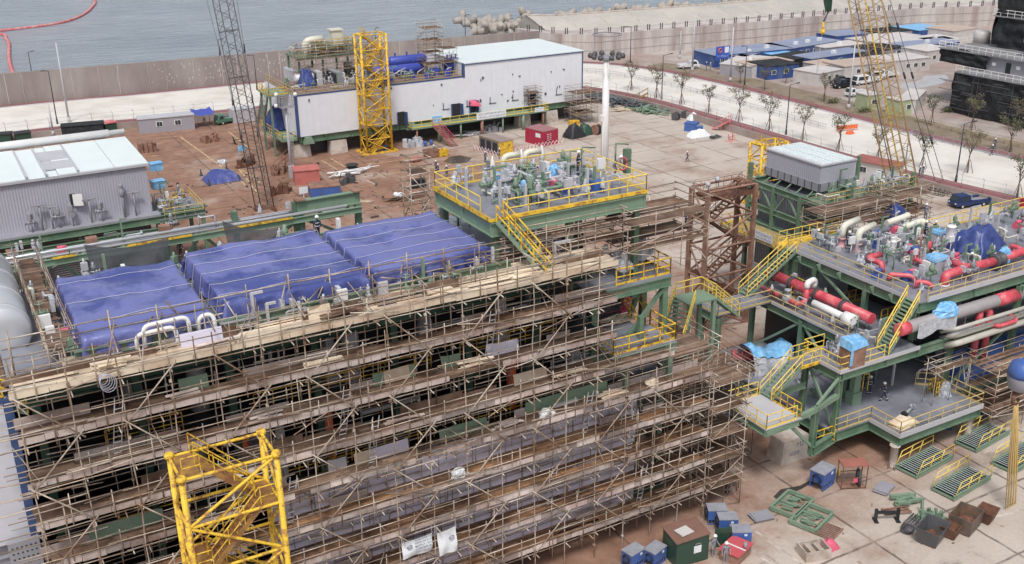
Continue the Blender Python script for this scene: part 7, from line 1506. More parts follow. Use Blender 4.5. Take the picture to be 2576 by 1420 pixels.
for k, off in enumerate((-.18,-.02,.12,.28)): g = MB(); e = e0.lerp(e1, k/3); g.path([h0+Vector((off*.5,0,-.7)), h0.lerp(e,.5)+Vector((off*1.3,.05*k,0)), e+Vector((-.1,0,.3)), e, e+Vector((.22,0,.1)), e+Vector((.2,0,.6)), h0.lerp(e,.55)+Vector((off*1.3+.2,.05*k,0)), h0+Vector((off*.5+.12,0,-.7))], .055, 5); g.build('sling', mat('ochre_sling%d' % k, (.42+.05*k,.3+.03*k,.13), .7, .2, 2), t, True)
# ================================================================= CONTAINERS, CABINS
def pbox(name, lab, cat, pL, pR, depth, h, wall, roof=None, z=0.0, group=None, windows=(), door=(), trim=None, ac=0, over=.12):
    """box building whose front foot runs from pL to pR (site points); windows at fractions along the front"""
    A, B = V3(pL), V3(pR); A.z = B.z = z; d = B-A; L_ = d.length; rz = atan2(d.y, d.x); t = thing(name, lab, cat, A, rz, group)
    g = MB(); g.box((0,0,0),(L_,depth,h)); g.build('wall', wall, t); g = MB(); g.box((-over,-over,h),(L_+over,depth+over,h+.14)); g.build('roof', roof or K['grey_lt'], t)
    for f in windows:
        o = MB().box((L_*f-.6,-.06,1.05),(L_*f+.6,-.003,2.0)).build('window', K['white_paint'], t); MB().box((-.5,-.03,0),(-.03,-.005,.8)).build('pane', K['glass'], o).location = (L_*f+.02,-.045,1.13); MB().box((.03,-.03,0),(.5,-.005,.8)).build('pane', K['glass'], o).location = (L_*f,-.045,1.13)
    for f in door: MB().box((L_*f-.45,-.06,.1),(L_*f+.45,-.003,2.05)).build('door', K['grey_dk'], t)
    if trim:
        g = MB()
        for x in (0, L_): g.box((x-.06,-.05,0),(x+.06,.1,h))
        g.build('corner_post', trim, t)
    for k in range(ac): x = L_*(.25+.5*k/max(1,ac-1)) if ac > 1 else L_*.5; g = MB(); g.box((x-.5,depth*.3,h+.14),(x+.5,depth*.3+.7,h+.85)); g.lathe([(.28,0),(.28,.03)], (x,depth*.3-.03,h+.5), 10, 'y'); g.build('air_conditioner', K['white_paint'], t)
    return t
def zp(k, x, y, z=.5): return at(k, x, y, z)
pbox('site_cabin', 'grey prefab cabin with two white windows by the retaining wall', 'cabin', at(1,1070,1030), at(1,1495,990), 3.0, 2.6, K['cabin'], K['grey_lt'], windows=(.37,.7))
pbox('covered_container', 'container under a black cover beside the retaining wall', 'container', at(1,485,1090), at(1,805,1062), 2.8, 2.6, K['black'], K['black'])
pbox('green_container', 'dark green box with a red roof right of the black covered box', 'container', at(1,815,1045), at(1,905,1030), 2.2, 2.2, K['green_dk'], K['boom_red'])
for i, (a, b) in enumerate((((1,-60,1130),(1,95,1118)),((1,135,1120),(1,250,1105)))): pbox('green_container', ('dark green bin at the left edge before the low wall','dark green bin with a white tag, second from the left edge')[i], 'container', at(*a), at(*b), 2.2, 2.0, K['green_dk'], K['black_steel'], group='dark green bins')
t = pbox('shipping_container', 'dark red short shipping container with white markings on the apron', 'container', at(3,335,1126), at(3,445,1100), 4.6, 2.5, K['corr_red'], mat('dusty_red_roof', (.33,.16,.17), .7, .2, 1), trim=K['red_box'], over=.03)
g = MB(); g.box((-.04,.7,1.4),(-.004,1.9,2.1)); g.build('white_sign', K['canvas'], t); g = MB()
for i in range(8): g.box((.9+(i%2)*.55,-.05,1.9-(i//2)*.32),(1.25+(i%2)*.55,-.01,2.02-(i//2)*.32))
g.build('white_marking', K['canvas'], t); g = MB(); [g.tube((x,-.08,.1),(x,-.08,2.4),.03,5) for x in (.5,.8,1.2,1.6)]; g.build('lock_rod', K['red_box'], t)
t = pbox('generator', 'generator box with black louvred side and yellow end', 'generator', at(3,10,1203), at(3,105,1183), 6.0, 2.4, K['yellow'], mat('grey_rust_roof', (.3,.24,.22), .7, .2, 1), over=.05)
g = MB(); g.box((-.05,.6,.15),(-.003,5.9,2.3)); g.build('louvre_side', K['louvre'], t)
g = MB()
for q in range(3): g.box((-.08,.9+q*1.7,.4),(-.052,2.1+q*1.7,2.1))
g.build('side_panel', K['black_steel'], t)
for i, (a, b, n_, lab) in enumerate((((3,-200,1150),(3,10,1215),9,'left'),((3,110,1170),(3,490,1108),14,'right'))):
    t = thing('barrier_fence', 'white and red folding barrier on the apron, '+('along the black generator side' if lab == 'left' else 'in front of the dark red container'), 'barrier', at(*a)); A, B = at(*a), at(*b); g = MB(); h = MB()
    for q in range(n_): p, s = A.lerp(B, q/n_), A.lerp(B, (q+1)/n_); g.bar(p, s+Vector((0,0,1)), .05); g.bar(p+Vector((0,0,1)), s, .05); h.bar(p, p+Vector((0,0,1.1)), .05)
    g.build('folding_bar', K['white_paint'], t, True); h.build('upright', K['pink'], t, True)
t = pbox('site_cabin', 'long white cabin with a faded red roof behind the yellow boom', 'cabin', at(8,770,262), at(8,1085,330), 3.2, 2.7, K['cabin_w'], K['roof_red'], windows=(.3,.72), over=.3)
pbox('red_cabinet', 'dark red box cut by the right edge beyond the blue truck', 'cabinet', at(8,2050,580), at(8,2130,610), 2.5, 2.7, K['red_box'], K['red_box'])
# office village beyond the road
W, BL, GR = K['cabin_w'], K['blue_office'], K['cabin']; DK = K['black']; RT = mat('tan_roof', (.5,.4,.34), .7, .15, .4); RW = mat('pale_roof', (.58,.55,.54), .7, .15, .4); RB = mat('blue_grey_roof', (.26,.3,.42), .7, .2, .4)
offices = [('blue',(3,1640,521),(4,330,462),6,2.7,BL,RB,'long blue prefab row at the back, nearest the harbour wall end, left part',(.1,.2,.4,.55,.8),2),('blue',(4,330,462),(4,690,398),6,2.7,BL,RB,'long blue prefab row at the back, right part with air conditioners on the roof',(.15,.3,.45,.7),3),
 ('blue',(4,660,372),(4,900,345),5,2.9,BL,RB,'dark blue prefab block right behind the long blue row',(.3,.6),0),('grey',(3,1925,598),(4,165,520),5,2.4,GR,RW,'grey roofed prefab left of the light blue roof',(.4,),1),('lblue',(4,175,500),(4,335,480),4,2.2,BL,K['blue_lt'],'prefab with a light blue roof in the left of the village',(),0),
 ('pale',(4,18,598),(4,330,556),4,2.6,W,RT,'pinkish roofed white prefab in front of the light blue roof',(.2,),0),('net',(4,135,616),(4,372,590),5,2.8,BL,DK,'blue prefab with black netting over its roof',(.2,.6),0),('dark',(4,335,545),(4,560,505),5,2.4,DK,DK,'black net roofed shed in the middle of the village',(),0),
 ('blue2',(4,470,545),(4,900,480),4,2.6,BL,RB,'blue fronted row under grey roofs behind the tan roof',(.2,.5,.8),1),('grey2',(4,570,450),(4,880,415),4,2.4,GR,RW,'pale roofed shed row in the centre of the village',(),1),('white1',(4,525,668),(4,706,632),4.6,2.7,W,RW,'white prefab with two windows at the front of the village',(.45,.75),0),
 ('tan',(4,720,612),(4,1080,572),5,2.7,W,RT,'tan roofed white prefab behind the parked pickups',(.3,.6),0),('tan2',(4,1085,572),(4,1375,540),5,2.8,W,RW,'white prefab with three small windows facing the wet lot',(.42,.62,.82),0),('bw',(4,950,480),(4,1180,440),5,2.4,GR,DK,'dark netted shed right of the boom',(),0),('wr',(4,1075,430),(4,1600,370),5,2.4,W,RW,'long white roofed shed right of the boom',(.2,.5),2),
 ('bd',(4,1190,442),(4,1600,400),4,2.5,BL,RB,'dark blue fronted row behind the white cubes',(.3,.6),1),('lb2',(4,1290,310),(4,1490,285),6,2.4,BL,K['blue_lt'],'light blue roofed hall near the harbour wall',(),0),('w3',(4,950,400),(4,1300,340),6,2.2,W,RW,'broad white roof in the back rows',(),0),('k1',(4,1000,330),(4,1300,295),5,2.3,GR,DK,'dark roofed back row by the harbour wall',(),0),('w4',(4,1350,500),(4,1540,470),5,3.0,W,RW,'white cube office beside the netted ship block',(.3,),1),('m1',(4,-40,520),(4,140,470),4,2.4,BL,RB,'blue fronted row left of the light blue roof, behind the utility pole',(.3,.6),1),('m2',(4,390,445),(4,560,420),4,2.3,GR,DK,'dark netted shed right behind the light blue roof',(),0),('m3',(4,560,590),(4,715,565),4,2.3,GR,RT,'low tan roofed shed behind the white prefab with two windows',(),0),('m4',(4,880,520),(4,1060,500),4,2.4,BL,DK,'dark blue shed right behind the boom in the middle rows',(.5,),0),('m5',(4,1400,400),(4,1600,385),4,2.4,W,RW,'small white shed before the light blue hall',(.4,),0),('m6',(4,1500,300),(4,1600,290),4,2.3,BL,K['blue_lt'],'small light blue shed near the netted ship block',(),0),('w5',(4,1560,330),(4,1740,300),6,2.8,W,RT,'white shed with tan roof touching the netted ship block',(),0)]
for nm, a, b, dp, h, w, rf, lab, wins, ac in offices: pbox('prefab_office', lab, 'office', zp(*a), zp(*b), dp*1.45, h, w, rf, .5, 'prefab offices beyond the road', wins, (), None, ac)
pbox('site_cabin', 'pale green cabin with dark windows by the far fence', 'cabin', zp(4,1145,893), zp(4,1255,875), 3.4, 2.8, mat('pale_green_paint', (.42,.48,.3), .6, .1, .6), RW, .5, windows=(.6,)); pbox('site_cabin', 'pale green cabin behind the yellow boom', 'cabin', zp(4,895,850), zp(4,1000,838), 3.4, 2.8, bpy.data.materials['pale_green_paint'], RW, .5, windows=(.5,))
pbox('site_cabin', 'small white cabin right of the pale green one', 'cabin', zp(4,1262,880), zp(4,1340,800), 3, 2.7, W, RW, .5)
# blue sign board with a pictogram
p = at(3,1700,540,.5); t = thing('sign_board', 'blue site sign board with a white panel on a post before the blue offices', 'sign', p); g = MB(); g.box((-.08,0,0),(.08,.12,4.2)); g.build('post', K['grey'], t); g = MB(); g.box((-2.0,-.1,2.6),(1.9,-.02,5.4)); g.build('board', mat('sign_blue', (.05,.12,.5), .5, .05, 1), t)
g = MB(); g.box((.45,-.14,3.9),(1.6,-.102,5.2)); g.build('white_panel', K['canvas'], t); g = MB(); g.path([Vector((-.9+.45*cos(a),-.14,4.5+.5*sin(a))) for a in [2*pi*i/10 for i in range(11)]], .12, 5); g.build('pictogram', K['orange'], t); g = MB(); pseudo_text(g, (-1.8,-.12,2.75), (1,0,0), (0,0,1), 3.5, .9, 1, random.Random(8), 9); g.build('lettering', K['canvas'], t)
# wet lot patch
mb = MB(); c = [at(4,x,y,.504) for x, y in ((1140,670),(1190,640),(1290,620),(1330,585),(1500,570),(1530,600),(1480,640),(1400,655),(1330,672),(1200,685))]; mb.add(c, [tuple(range(len(c)))]); struct('puddle', mb, mat('wet_sheen', (.5,.5,.52), .12, .1, .3))
mb = MB(); c = [at('c4',x,y,.006) for x, y in ((200,860),(260,800),(420,770),(520,715),(530,740),(430,800),(300,850),(220,880))]; mb.add(c, [tuple(range(len(c)))]); struct('wet_patch', mb, mat('wet_dark_patch', (.06,.05,.045), .2, .2, 1))
mb = MB(); c = [at(2,x,y,.006) for x, y in ((1480,1240),(1530,1200),(1610,1190),(1700,1210),(1660,1250),(1560,1262))]; mb.add(c, [tuple(range(len(c)))]); struct('yard_puddle', mb, bpy.data.materials['wet_dark_patch'])
# ================================================================= NETTED SHIP BLOCK
t = thing('ship_block', 'huge ship superstructure block wrapped in black netting with white deck railings', 'ship block', (172, 120, 0)); NB = K['black']
def net_wall(a, b, z0, z1, seed, amp=.35):
    A, B = V3(a), V3(b); r = random.Random(seed); ph = [r.uniform(0,6) for _ in range(4)]; d = (B-A).normalized(); n = Vector((d.y,-d.x,0)); g = MB(); L_ = (B-A).length
    def fn(u, v): q = A.lerp(B,u); z = z0+(z1-z0)*v; o = amp*(sin(u*L_*.7+ph[0])*sin(v*5+ph[1])+.5*sin(u*L_*1.9+v*9+ph[2]))+.25*abs(sin(v*7)); return Vector((q.x+n.x*o, q.y+n.y*o, z+(.35*sin(u*L_*.8+ph[3]) if v > .95 else 0)))
    g.grid(fn, 40, 16); return g.build('net_sheet', NB, t, True)
g = MB(); g.box((166.6,92,0.5),(210,128.6,7.9)); g.box((171,95,8),(210,131,10.9)); g.box((179,96,11),(210,131,30)); g.build('hull_steel', K['grey_dk'], t, True)
g = MB(); g.box((166,91.5,7.9),(210,129.4,8.1)); g.box((170.2,94,10.9),(210,137.0,11.1)); g.box((178,95,16.8),(210,132,17.0)); g.build('deck_plate', K['deck_shade'], t, True)
net_wall((166.2,129.2,0),(166.0,91.8,0),.6,7.6,1); net_wall((190,129.6,0),(166.2,129.4,0),.6,7.6,2); net_wall((171,137,0),(170.4,126,0),8.4,11.0,3,.2); net_wall((178.6,131.6,0),(178.4,95,0),11.6,16.4,4); net_wall((178.6,131.6,0),(178.4,95,0),17.6,30,5,.5); net_wall((204,132,0),(178.8,131.8,0),11.6,30,6,.5)
for (a, b, z) in (((166.1,129.2),(166.1,92),8.1),((170.3,137),(170.3,94),11.1),((210,136.9),(170.3,136.9),11.1),((178.1,132),(178.1,95.2),17.0)): g = MB(); g.rail([(*a,z),(*b,z)], 1.15, .05, 1.5); g.build('deck_railing', K['white_paint'], t, True)
g = MB()
for y in (127,122,118,113): g.box((170.82,y-.5,8.2),(170.89,y+.5,10.2))
g.build('door', K['black_steel'], t, True); g = MB(); g.box((170.9,95,8.1),(170.93,131,10.9)); g.build('cabin_side', K['grey'], t, True); g = MB(); [g.box((170.84,y-.4,9.3),(170.89,y+.4,9.9)) for y in (125,120,115.5)]; g.build('porthole', K['white_paint'], t, True)  # cabin side is white; the grey paints its shade
g = MB(); g.lathe([(1.2,0),(1.2,2.2),(2.0,2.4),(2.0,3.0),(1.4,3.6),(.4,3.8)], (176,121,11.1), 14); g.build('vent_mushroom', K['grey_lt'], t, True); g = MB(); g.lathe([(1.6,0),(1.5,2.0),(1.2,2.3)], (181,136,11.1), 14); g.build('tank', K['cabin_w'], t, True)
g = MB(); r = random.Random(4)
for i in range(40): y = r.uniform(93,128); z = r.uniform(1,7.5); g.tube((165.7,y,z),(165.7,y+r.uniform(2,8),z),.05,4); g.tube((165.7,y,.5),(165.7,y,7.5),.04,4) if i % 4 == 0 else None
g.build('net_pole', K['grey_dk'], t, True)['kind'] = 'stuff'
g = MB()
for y in (124,117): g.box((178.3,y-1.0,13.2),(178.38,y+1.0,15)); 
g.build('window', K['white_paint'], t, True)
# ================================================================= VEHICLES
def truck(name, lab, p, rz, m, kind, L_=4.7, W_=1.75, group=None):
    t = thing(name, lab, 'truck' if kind != 'van' else 'van', p, rz, group); g = MB(); c = {'pickup': (1.0, 3.0), 'crew': (.15, 2.35), 'light': (.05, 1.6), 'van': (.1, 3.4)}[kind]; h = 1.75 if kind != 'van' else 1.9
    if kind == 'pickup': g.box((0,-W_/2,.42),(L_,W_/2,.88))
    else: g.box((0,-W_/2,.4),(c[1]+.1,W_/2,.95)); g.box((c[1]+.1,-W_/2,.5),(L_,W_/2,.72))
    x0, x1 = c; g.hull8([(x0,-W_/2+.03,.88),(x1,-W_/2+.03,.88),(x1,W_/2-.03,.88),(x0,W_/2-.03,.88)], [(x0+(.7 if kind == 'pickup' else .35),-W_/2+.16,h),(x1-.15,-W_/2+.16,h),(x1-.15,W_/2-.16,h),(x0+(.7 if kind == 'pickup' else .35),W_/2-.16,h)]); g.build('body', m, t)
    g = MB(); o = .35 if kind == 'pickup' else .18
    for s in (-1,1): g.hull8([(x0+o+.25,s*(W_/2-.06),1.05),(x1-.3,s*(W_/2-.06),1.05),(x1-.3,s*(W_/2-.02),1.05),(x0+o+.25,s*(W_/2-.02),1.05)], [(x0+o+.5,s*(W_/2-.14),h-.14),(x1-.32,s*(W_/2-.14),h-.14),(x1-.32,s*(W_/2-.1),h-.14),(x0+o+.5,s*(W_/2-.1),h-.14)])
    g.build('side_window', K['glass'], t); g = MB(); q = .7 if kind == 'pickup' else .35; g.hull8([(x0+.1*q,-W_/2+.15,1.0),(x0+.1*q,W_/2-.15,1.0),(x0+.1*q-.03,W_/2-.15,1.0),(x0+.1*q-.03,-W_/2+.15,1.0)], [(x0+.88*q,-W_/2+.22,h-.08),(x0+.88*q,W_/2-.22,h-.08),(x0+.88*q-.04,W_/2-.22,h-.08),(x0+.88*q-.04,-W_/2+.22,h-.08)]); g.build('windscreen', K['glass'], t)
    if kind != 'van':
        b0 = c[1]+.08; g = MB(); g.box((b0,-W_/2,.75),(L_,-W_/2+.06,1.1)); g.box((b0,W_/2-.06,.75),(L_,W_/2,1.1)); g.box((L_-.06,-W_/2,.75),(L_,W_/2,1.1)); g.box((b0,-W_/2,.75),(b0+.06,W_/2,1.1)); g.build('bed_side', m, t); g = MB(); g.box((b0+.06,-W_/2+.06,.72),(L_-.06,W_/2-.06,.79)); g.build('bed_floor', K['grey'], t)
        if kind == 'crew': g = MB(); [g.tube((b0+.05,y,.9),(b0+.05,y,h),.03,5) for y in (-.7,-.25,.25,.7)]; g.tube((b0+.05,-.75,h),(b0+.05,.75,h),.035,5); g.build('rack', K['grey_lt'], t)
    for x in (L_*.18, L_*.8):
        for s in (-1,1): o = MB().lathe([(.2,-.1),(.33,-.08),(.33,.08),(.2,.1)], (0,0,0), 14, 'y').build('wheel', K['tyre'], t); o.location = (x,s*(W_/2-.08),.33); MB().lathe([(.18,-.11),(.18,.11)], (0,0,0), 10, 'y').build('rim', K['grey_lt'], o)
    for s in (-1,1): MB().box((-.03,s*W_*.36-.14,.66),(.02,s*W_*.36+.14,.84)).build('headlight', K['white_paint'], t)
    return t
KV = mat('black_car_paint', (.015,.018,.025), .25, .05, 1); KW = mat('white_car_paint', (.75,.76,.78), .3, .03, 1); KB = mat('dark_blue_car_paint', (.015,.04,.13), .3, .08, 1); KG = mat('green_machine_paint', (.08,.2,.14), .4, .2, 1.5)
p = at(8,1548,500); truck('truck', 'dark blue crew cab truck with an open bed parked near the right fence', p, radians(-12), KB, 'crew', 5.6, 1.9)
p = at(3,1520,520,.5); truck('truck', 'white light truck parked before the streaked harbour wall', p, radians(165), KW, 'crew', 5.0)
for x, y, lab in ((640,680,'dark pickup parked in the lot, the left and nearer one'),(625,655,'dark pickup parked in the lot, the one behind')): p = at(4,x,y,.5); truck('pickup', lab, p, radians(-8), KV, 'pickup', 5.0, 1.85, 'dark pickups')
for x, y, lab, kind in ((795,655,'white van parked left of the boom, nearest the dark pickups','van'),(855,640,'white van half hidden by the boom, in the middle of the row','light'),(900,620,'white van in the back row behind the yellow boom','van'),(1000,600,'white truck right behind the yellow boom','light'),(745,745,'white light truck standing alone near the green cabin','light')): p = at(4,x,y,.5); truck('van', lab, p, radians(-5), KW, kind, 4.6, 1.75, 'white vehicles in the lot')
p = at(4,1090,450,.5); truck('van', 'white car by the white roofed shed', p, radians(10), KW, 'van', 4.2, 1.7)
p = at(1,1650,955); t = truck('truck', 'dusty green army style truck beside the blue canopy', p, radians(5), KG, 'light', 6.0, 2.2)
p = at(1,1790,945); g = MB(); g.obox((0,0,0),(4.4,2.4,2.4),.1); g.obox((0,0,2.4),(4.5,2.5,.12),.1); g.tube((-2,-1.3,.2),(-2,-1.3,2.3),.06,5); solo('water_tank', g, K['grey_lt'], 'pale grey box tank right of the green truck', 'tank', p+Vector((2,1,0)))
# blue canopy
A, B = at(1,1510,985), at(1,1640,970); t = thing('canopy', 'bright blue sheet canopy beside the grey prefab cabin', 'canopy', A); g = MB(); g.grid(lambda u, v: Vector((A.x+(B.x-A.x+.6)*u-.3, A.y-.3+3.4*v, 2.5+.5*v-.2*sin(pi*u)+.08*sin(u*14))), 12, 8); g.build('sheet', K['blue_vessel'], t, True); g = MB()
for x in (A.x, B.x):
    for y in (A.y, A.y+2.8): g.tube((x,y,0),(x,y,2.6),.05,5)
g.build('post', K['grey'], t, True)
# ================================================================= YARD CLUTTER
def skip(lab, p, w, d, h, m, rz=0, flare=.25, group=None, fill=None):
    t = thing('skip', lab, 'skip', p, rz, group); g = MB(); a, b = w/2, d/2; q = 1-flare; e = .06
    for s in (0,):
        lo = [(-a*q,-b*q,.08),(a*q,-b*q,.08),(a*q,b*q,.08),(-a*q,b*q,.08)]; hi = [(-a,-b,h),(a,-b,h),(a,b,h),(-a,b,h)]
        li = [(x*(1-e/a),y*(1-e/b),.16) for x,y,_ in lo]; hi_ = [(x*(1-e/a),y*(1-e/b),h-.001) for x,y,_ in hi]
        V = lo+hi+li+hi_; F = [(0,3,2,1)]+[(i,(i+1)%4,4+(i+1)%4,4+i) for i in range(4)]+[(8,9,10,11)]+[(8+(i+1)%4,8+i,12+i,12+(i+1)%4) for i in range(4)]+[(4+i,4+(i+1)%4,12+(i+1)%4,12+i) for i in range(4)]; g.add(V, F)
    g.build('hopper', m, t); g = MB(); [g.box((-a*q,s*b*q*.6-.08,0),(a*q,s*b*q*.6+.08,.079)) for s in (-1,1)]; g.build('runner', K['rust'], t)
    g = MB(); g.blob((0,0,.17),(w*q*.9,d*q*.9,h*.45), int(p.x*7), 11, .3); g.build('scrap', fill or K['rust'], t); return t
skip('dark flared scrap skip, nearest of the group in the lower right corner', at('c4',1570,1290)+Vector((.2,.9,0)), 2.3, 1.7, 1.35, K['grey_dk'], .35, .3, 'scrap skips')
skip('small rusty skip squeezed between the two big dark ones', at('c4',1705,1215)+Vector((0,.5,0)), 1.3, 1.2, .9, K['rust'], .35, .25, 'scrap skips')
skip('large grimy square skip full of rusty scrap in the lower right corner', at('c4',1850,1165)+Vector((0,.8,0)), 2.2, 1.7, 1.35, mat('grimy_steel', (.11,.095,.085), .6, .3, 1.5, (.2,.12,.08), .4, 1), .3, .1, 'scrap skips')
skip('tilted rusty tipping skip at the right end of the skips', at('c4',2000,1095)+Vector((0,.5,0)), 1.4, 1.3, 1.1, K['rust'], .3, .4, 'scrap skips')
skip('pale rusty skip on the apron before the white module', at(2,1405,1212)+Vector((0,.8,0)), 2.4, 1.8, 1.3, K['rust_lt'], 0, .2)
skip('half yellow skip beside the pale rusty one before the white module', at(2,1490,1205)+Vector((0,.8,0)), 1.8, 1.5, 1.1, K['yellow'], 0, .2)
# gangways
def gangway(lab, p, rz, first=None):
    if first: return dup(first, p, rz, lab)
    t = thing('gangway', lab, 'gangway', p, rz, 'green gangways laid on the yard'); L_, W_ = 5.0, 1.8
    g = MB(); [g.ibeam((-L_/2,s*W_/2,.28),(L_/2,s*W_/2,.28),.34,.14,.03) for s in (-1,1)]; [g.box((x-.06,-W_/2,.1),(x+.06,W_/2,.25)) for x in (-L_/2+.1,0,L_/2-.1)]; g.build('frame', K['green_lt'], t)
    g = MB(); n = 17; [g.obox((-L_/2+.2+i*(L_-.4)/(n-1),0,.42),(.17,W_-.16,.035),0,0,.5) for i in range(n)]; g.build('tread', mat('galvanised_tread', (.52,.6,.58), .45, .2, 3), t)
    g = MB(); g.box((-L_/2+.2,-W_/2+.1,.2),(L_/2-.2,W_/2-.1,.22)); g.build('under_plate', K['black_steel'], t)
    for s in (-1,1):
        g = MB(); y = s*(W_/2+.05); a, b = Vector((-L_/2+.1,y,.45)), Vector((L_/2-.1,y,.45)); g.path([a, a+Vector((.55,0,1.0)), b+Vector((-.1,0,1.0)), b+Vector((0,0,.55)), b], .036, 6); g.tube(a+Vector((.3,0,.52)), b+Vector((0,0,.52)), .04, 5)
        for f in (.33,.62): q = a.lerp(b,f); g.tube(q, q+Vector((.4,0,1.0)), .04, 5)
        g.build('handrail', K['yellow_clean'], t)
    return t
g0 = gangway('green gangway with yellow rails under the corner column of the pipe module', at('c4',1455,600)+Vector((0,.1,0)), .12)
gangway('green gangway with yellow rails, nearest to the dark skips', at('c4',1750,770), .12, g0); gangway('green gangway with yellow rails beside the blue welding machine by the far scaffold', at('c4',1925,390), .12, g0); gangway('green gangway with yellow rails cut by the right edge', at('c4',2230,560), .12, g0)
# welding machines
def welder(lab, p, rz=0, first=None):
    if first: return dup(first, p, rz, lab)
    t = thing('welding_machine', lab, 'welding machine', p, rz, 'blue welding machines'); g = MB(); g.box((-.85,-.6,.5),(.85,.6,1.45)); g.build('case', K['blue_bin'], t); g = MB(); g.box((-.88,-.63,1.45),(.88,.63,1.53)); g.build('lid', mat('dusty_grey_lid', (.3,.31,.36), .6, .2, 2), t)
    g = MB(); [g.bar((x,y,0),(x,y,.5),.08) for x in (-.8,.8) for y in (-.55,.55)]; [g.bar((-.85,y,.06),(.85,y,.06),.1) for y in (-.55,.55)]; [g.bar((-.6+.3*i,-.6,.06),(-.5+.3*i,-.6,.5),.05) for i in range(5)]; g.build('cradle', K['blue_bin'], t)
    g = MB(); [g.path([Vector((-.95-.05*k,-.1+.35*cos(a),.95+.38*sin(a)+.05*k)) for a in [2*pi*i/12 for i in range(13)]],.035,5) for k in range(3)]; g.build('cable_coil', K['black_steel'], t); g = MB(); g.box((.2,-.625,1.1),(.45,-.603,1.3)); g.build('label_plate', K['canvas'], t); return t
w0 = welder('blue welding machine standing beside the rusty cage', at('c4',635,790)+Vector((0,.5,0)), .25)
for k, x, y, rz, lab in (('c4',1960,205,.1,'blue welding machine by the scaffold at the right'),('c3',1310,1425,.3,'blue welding machine at the bottom edge left of the dark booth'),('c3',1815,1085,-.5,'blue welding machine behind the dark booth, farthest of three'),('c3',1905,1160,-.5,'blue welding machine behind the dark booth, middle of three'),('c3',2015,1265,-.5,'blue welding machine beside the red topped bench, nearest of three'),('c3',1130,1440,.2,'blue welding machine cut by the bottom edge')): welder(lab, at(k,x,y)+Vector((0,.4,0)), rz, w0).scale = (.8,.8,.8) if k == 'c3' else (1,1,1)
# rusty cage with bottles
p = at('c4',855,780); t = thing('bottle_cage', 'rusty open cage with a red brown roof holding gas bottles', 'cage', p+Vector((0,.2,0)), -.45); g = MB(); [g.bar((x,y,0),(x,y,2.0),.06) for x in (-.95,.95) for y in (-.5,.5)]; [g.bar((-.95,y,z),(.95,y,z),.05) for y in (-.5,.5) for z in (.1,1.0)]; g.build('cage_frame', K['rust'], t); g = MB(); g.box((-1,-.55,2.0),(1,.55,2.1)); g.build('roof', mat('red_brown_roof', (.36,.14,.11), .7, .15, 1), t); g = MB(); g.box((-.95,-.5,.05),(.95,.5,.1)); g.build('floor', K['rust_lt'], t)
for i in range(3): g = MB(); g.lathe([(.13,0),(.13,1.1),(.05,1.25),(.05,1.4)], (.5+.0*i,-.32+.28*i,.1), 10); g.build('gas_bottle', K['grey_dk'], t)
g = MB(); g.box((-.98,.1,.9),(-.953,.45,1.3)); g.build('yellow_sign', K['yellow'], t); g = MB(); g.box((-.1,-.53,.6),(.25,-.503,.95)); g.build('red_sign', K['pink'], t)
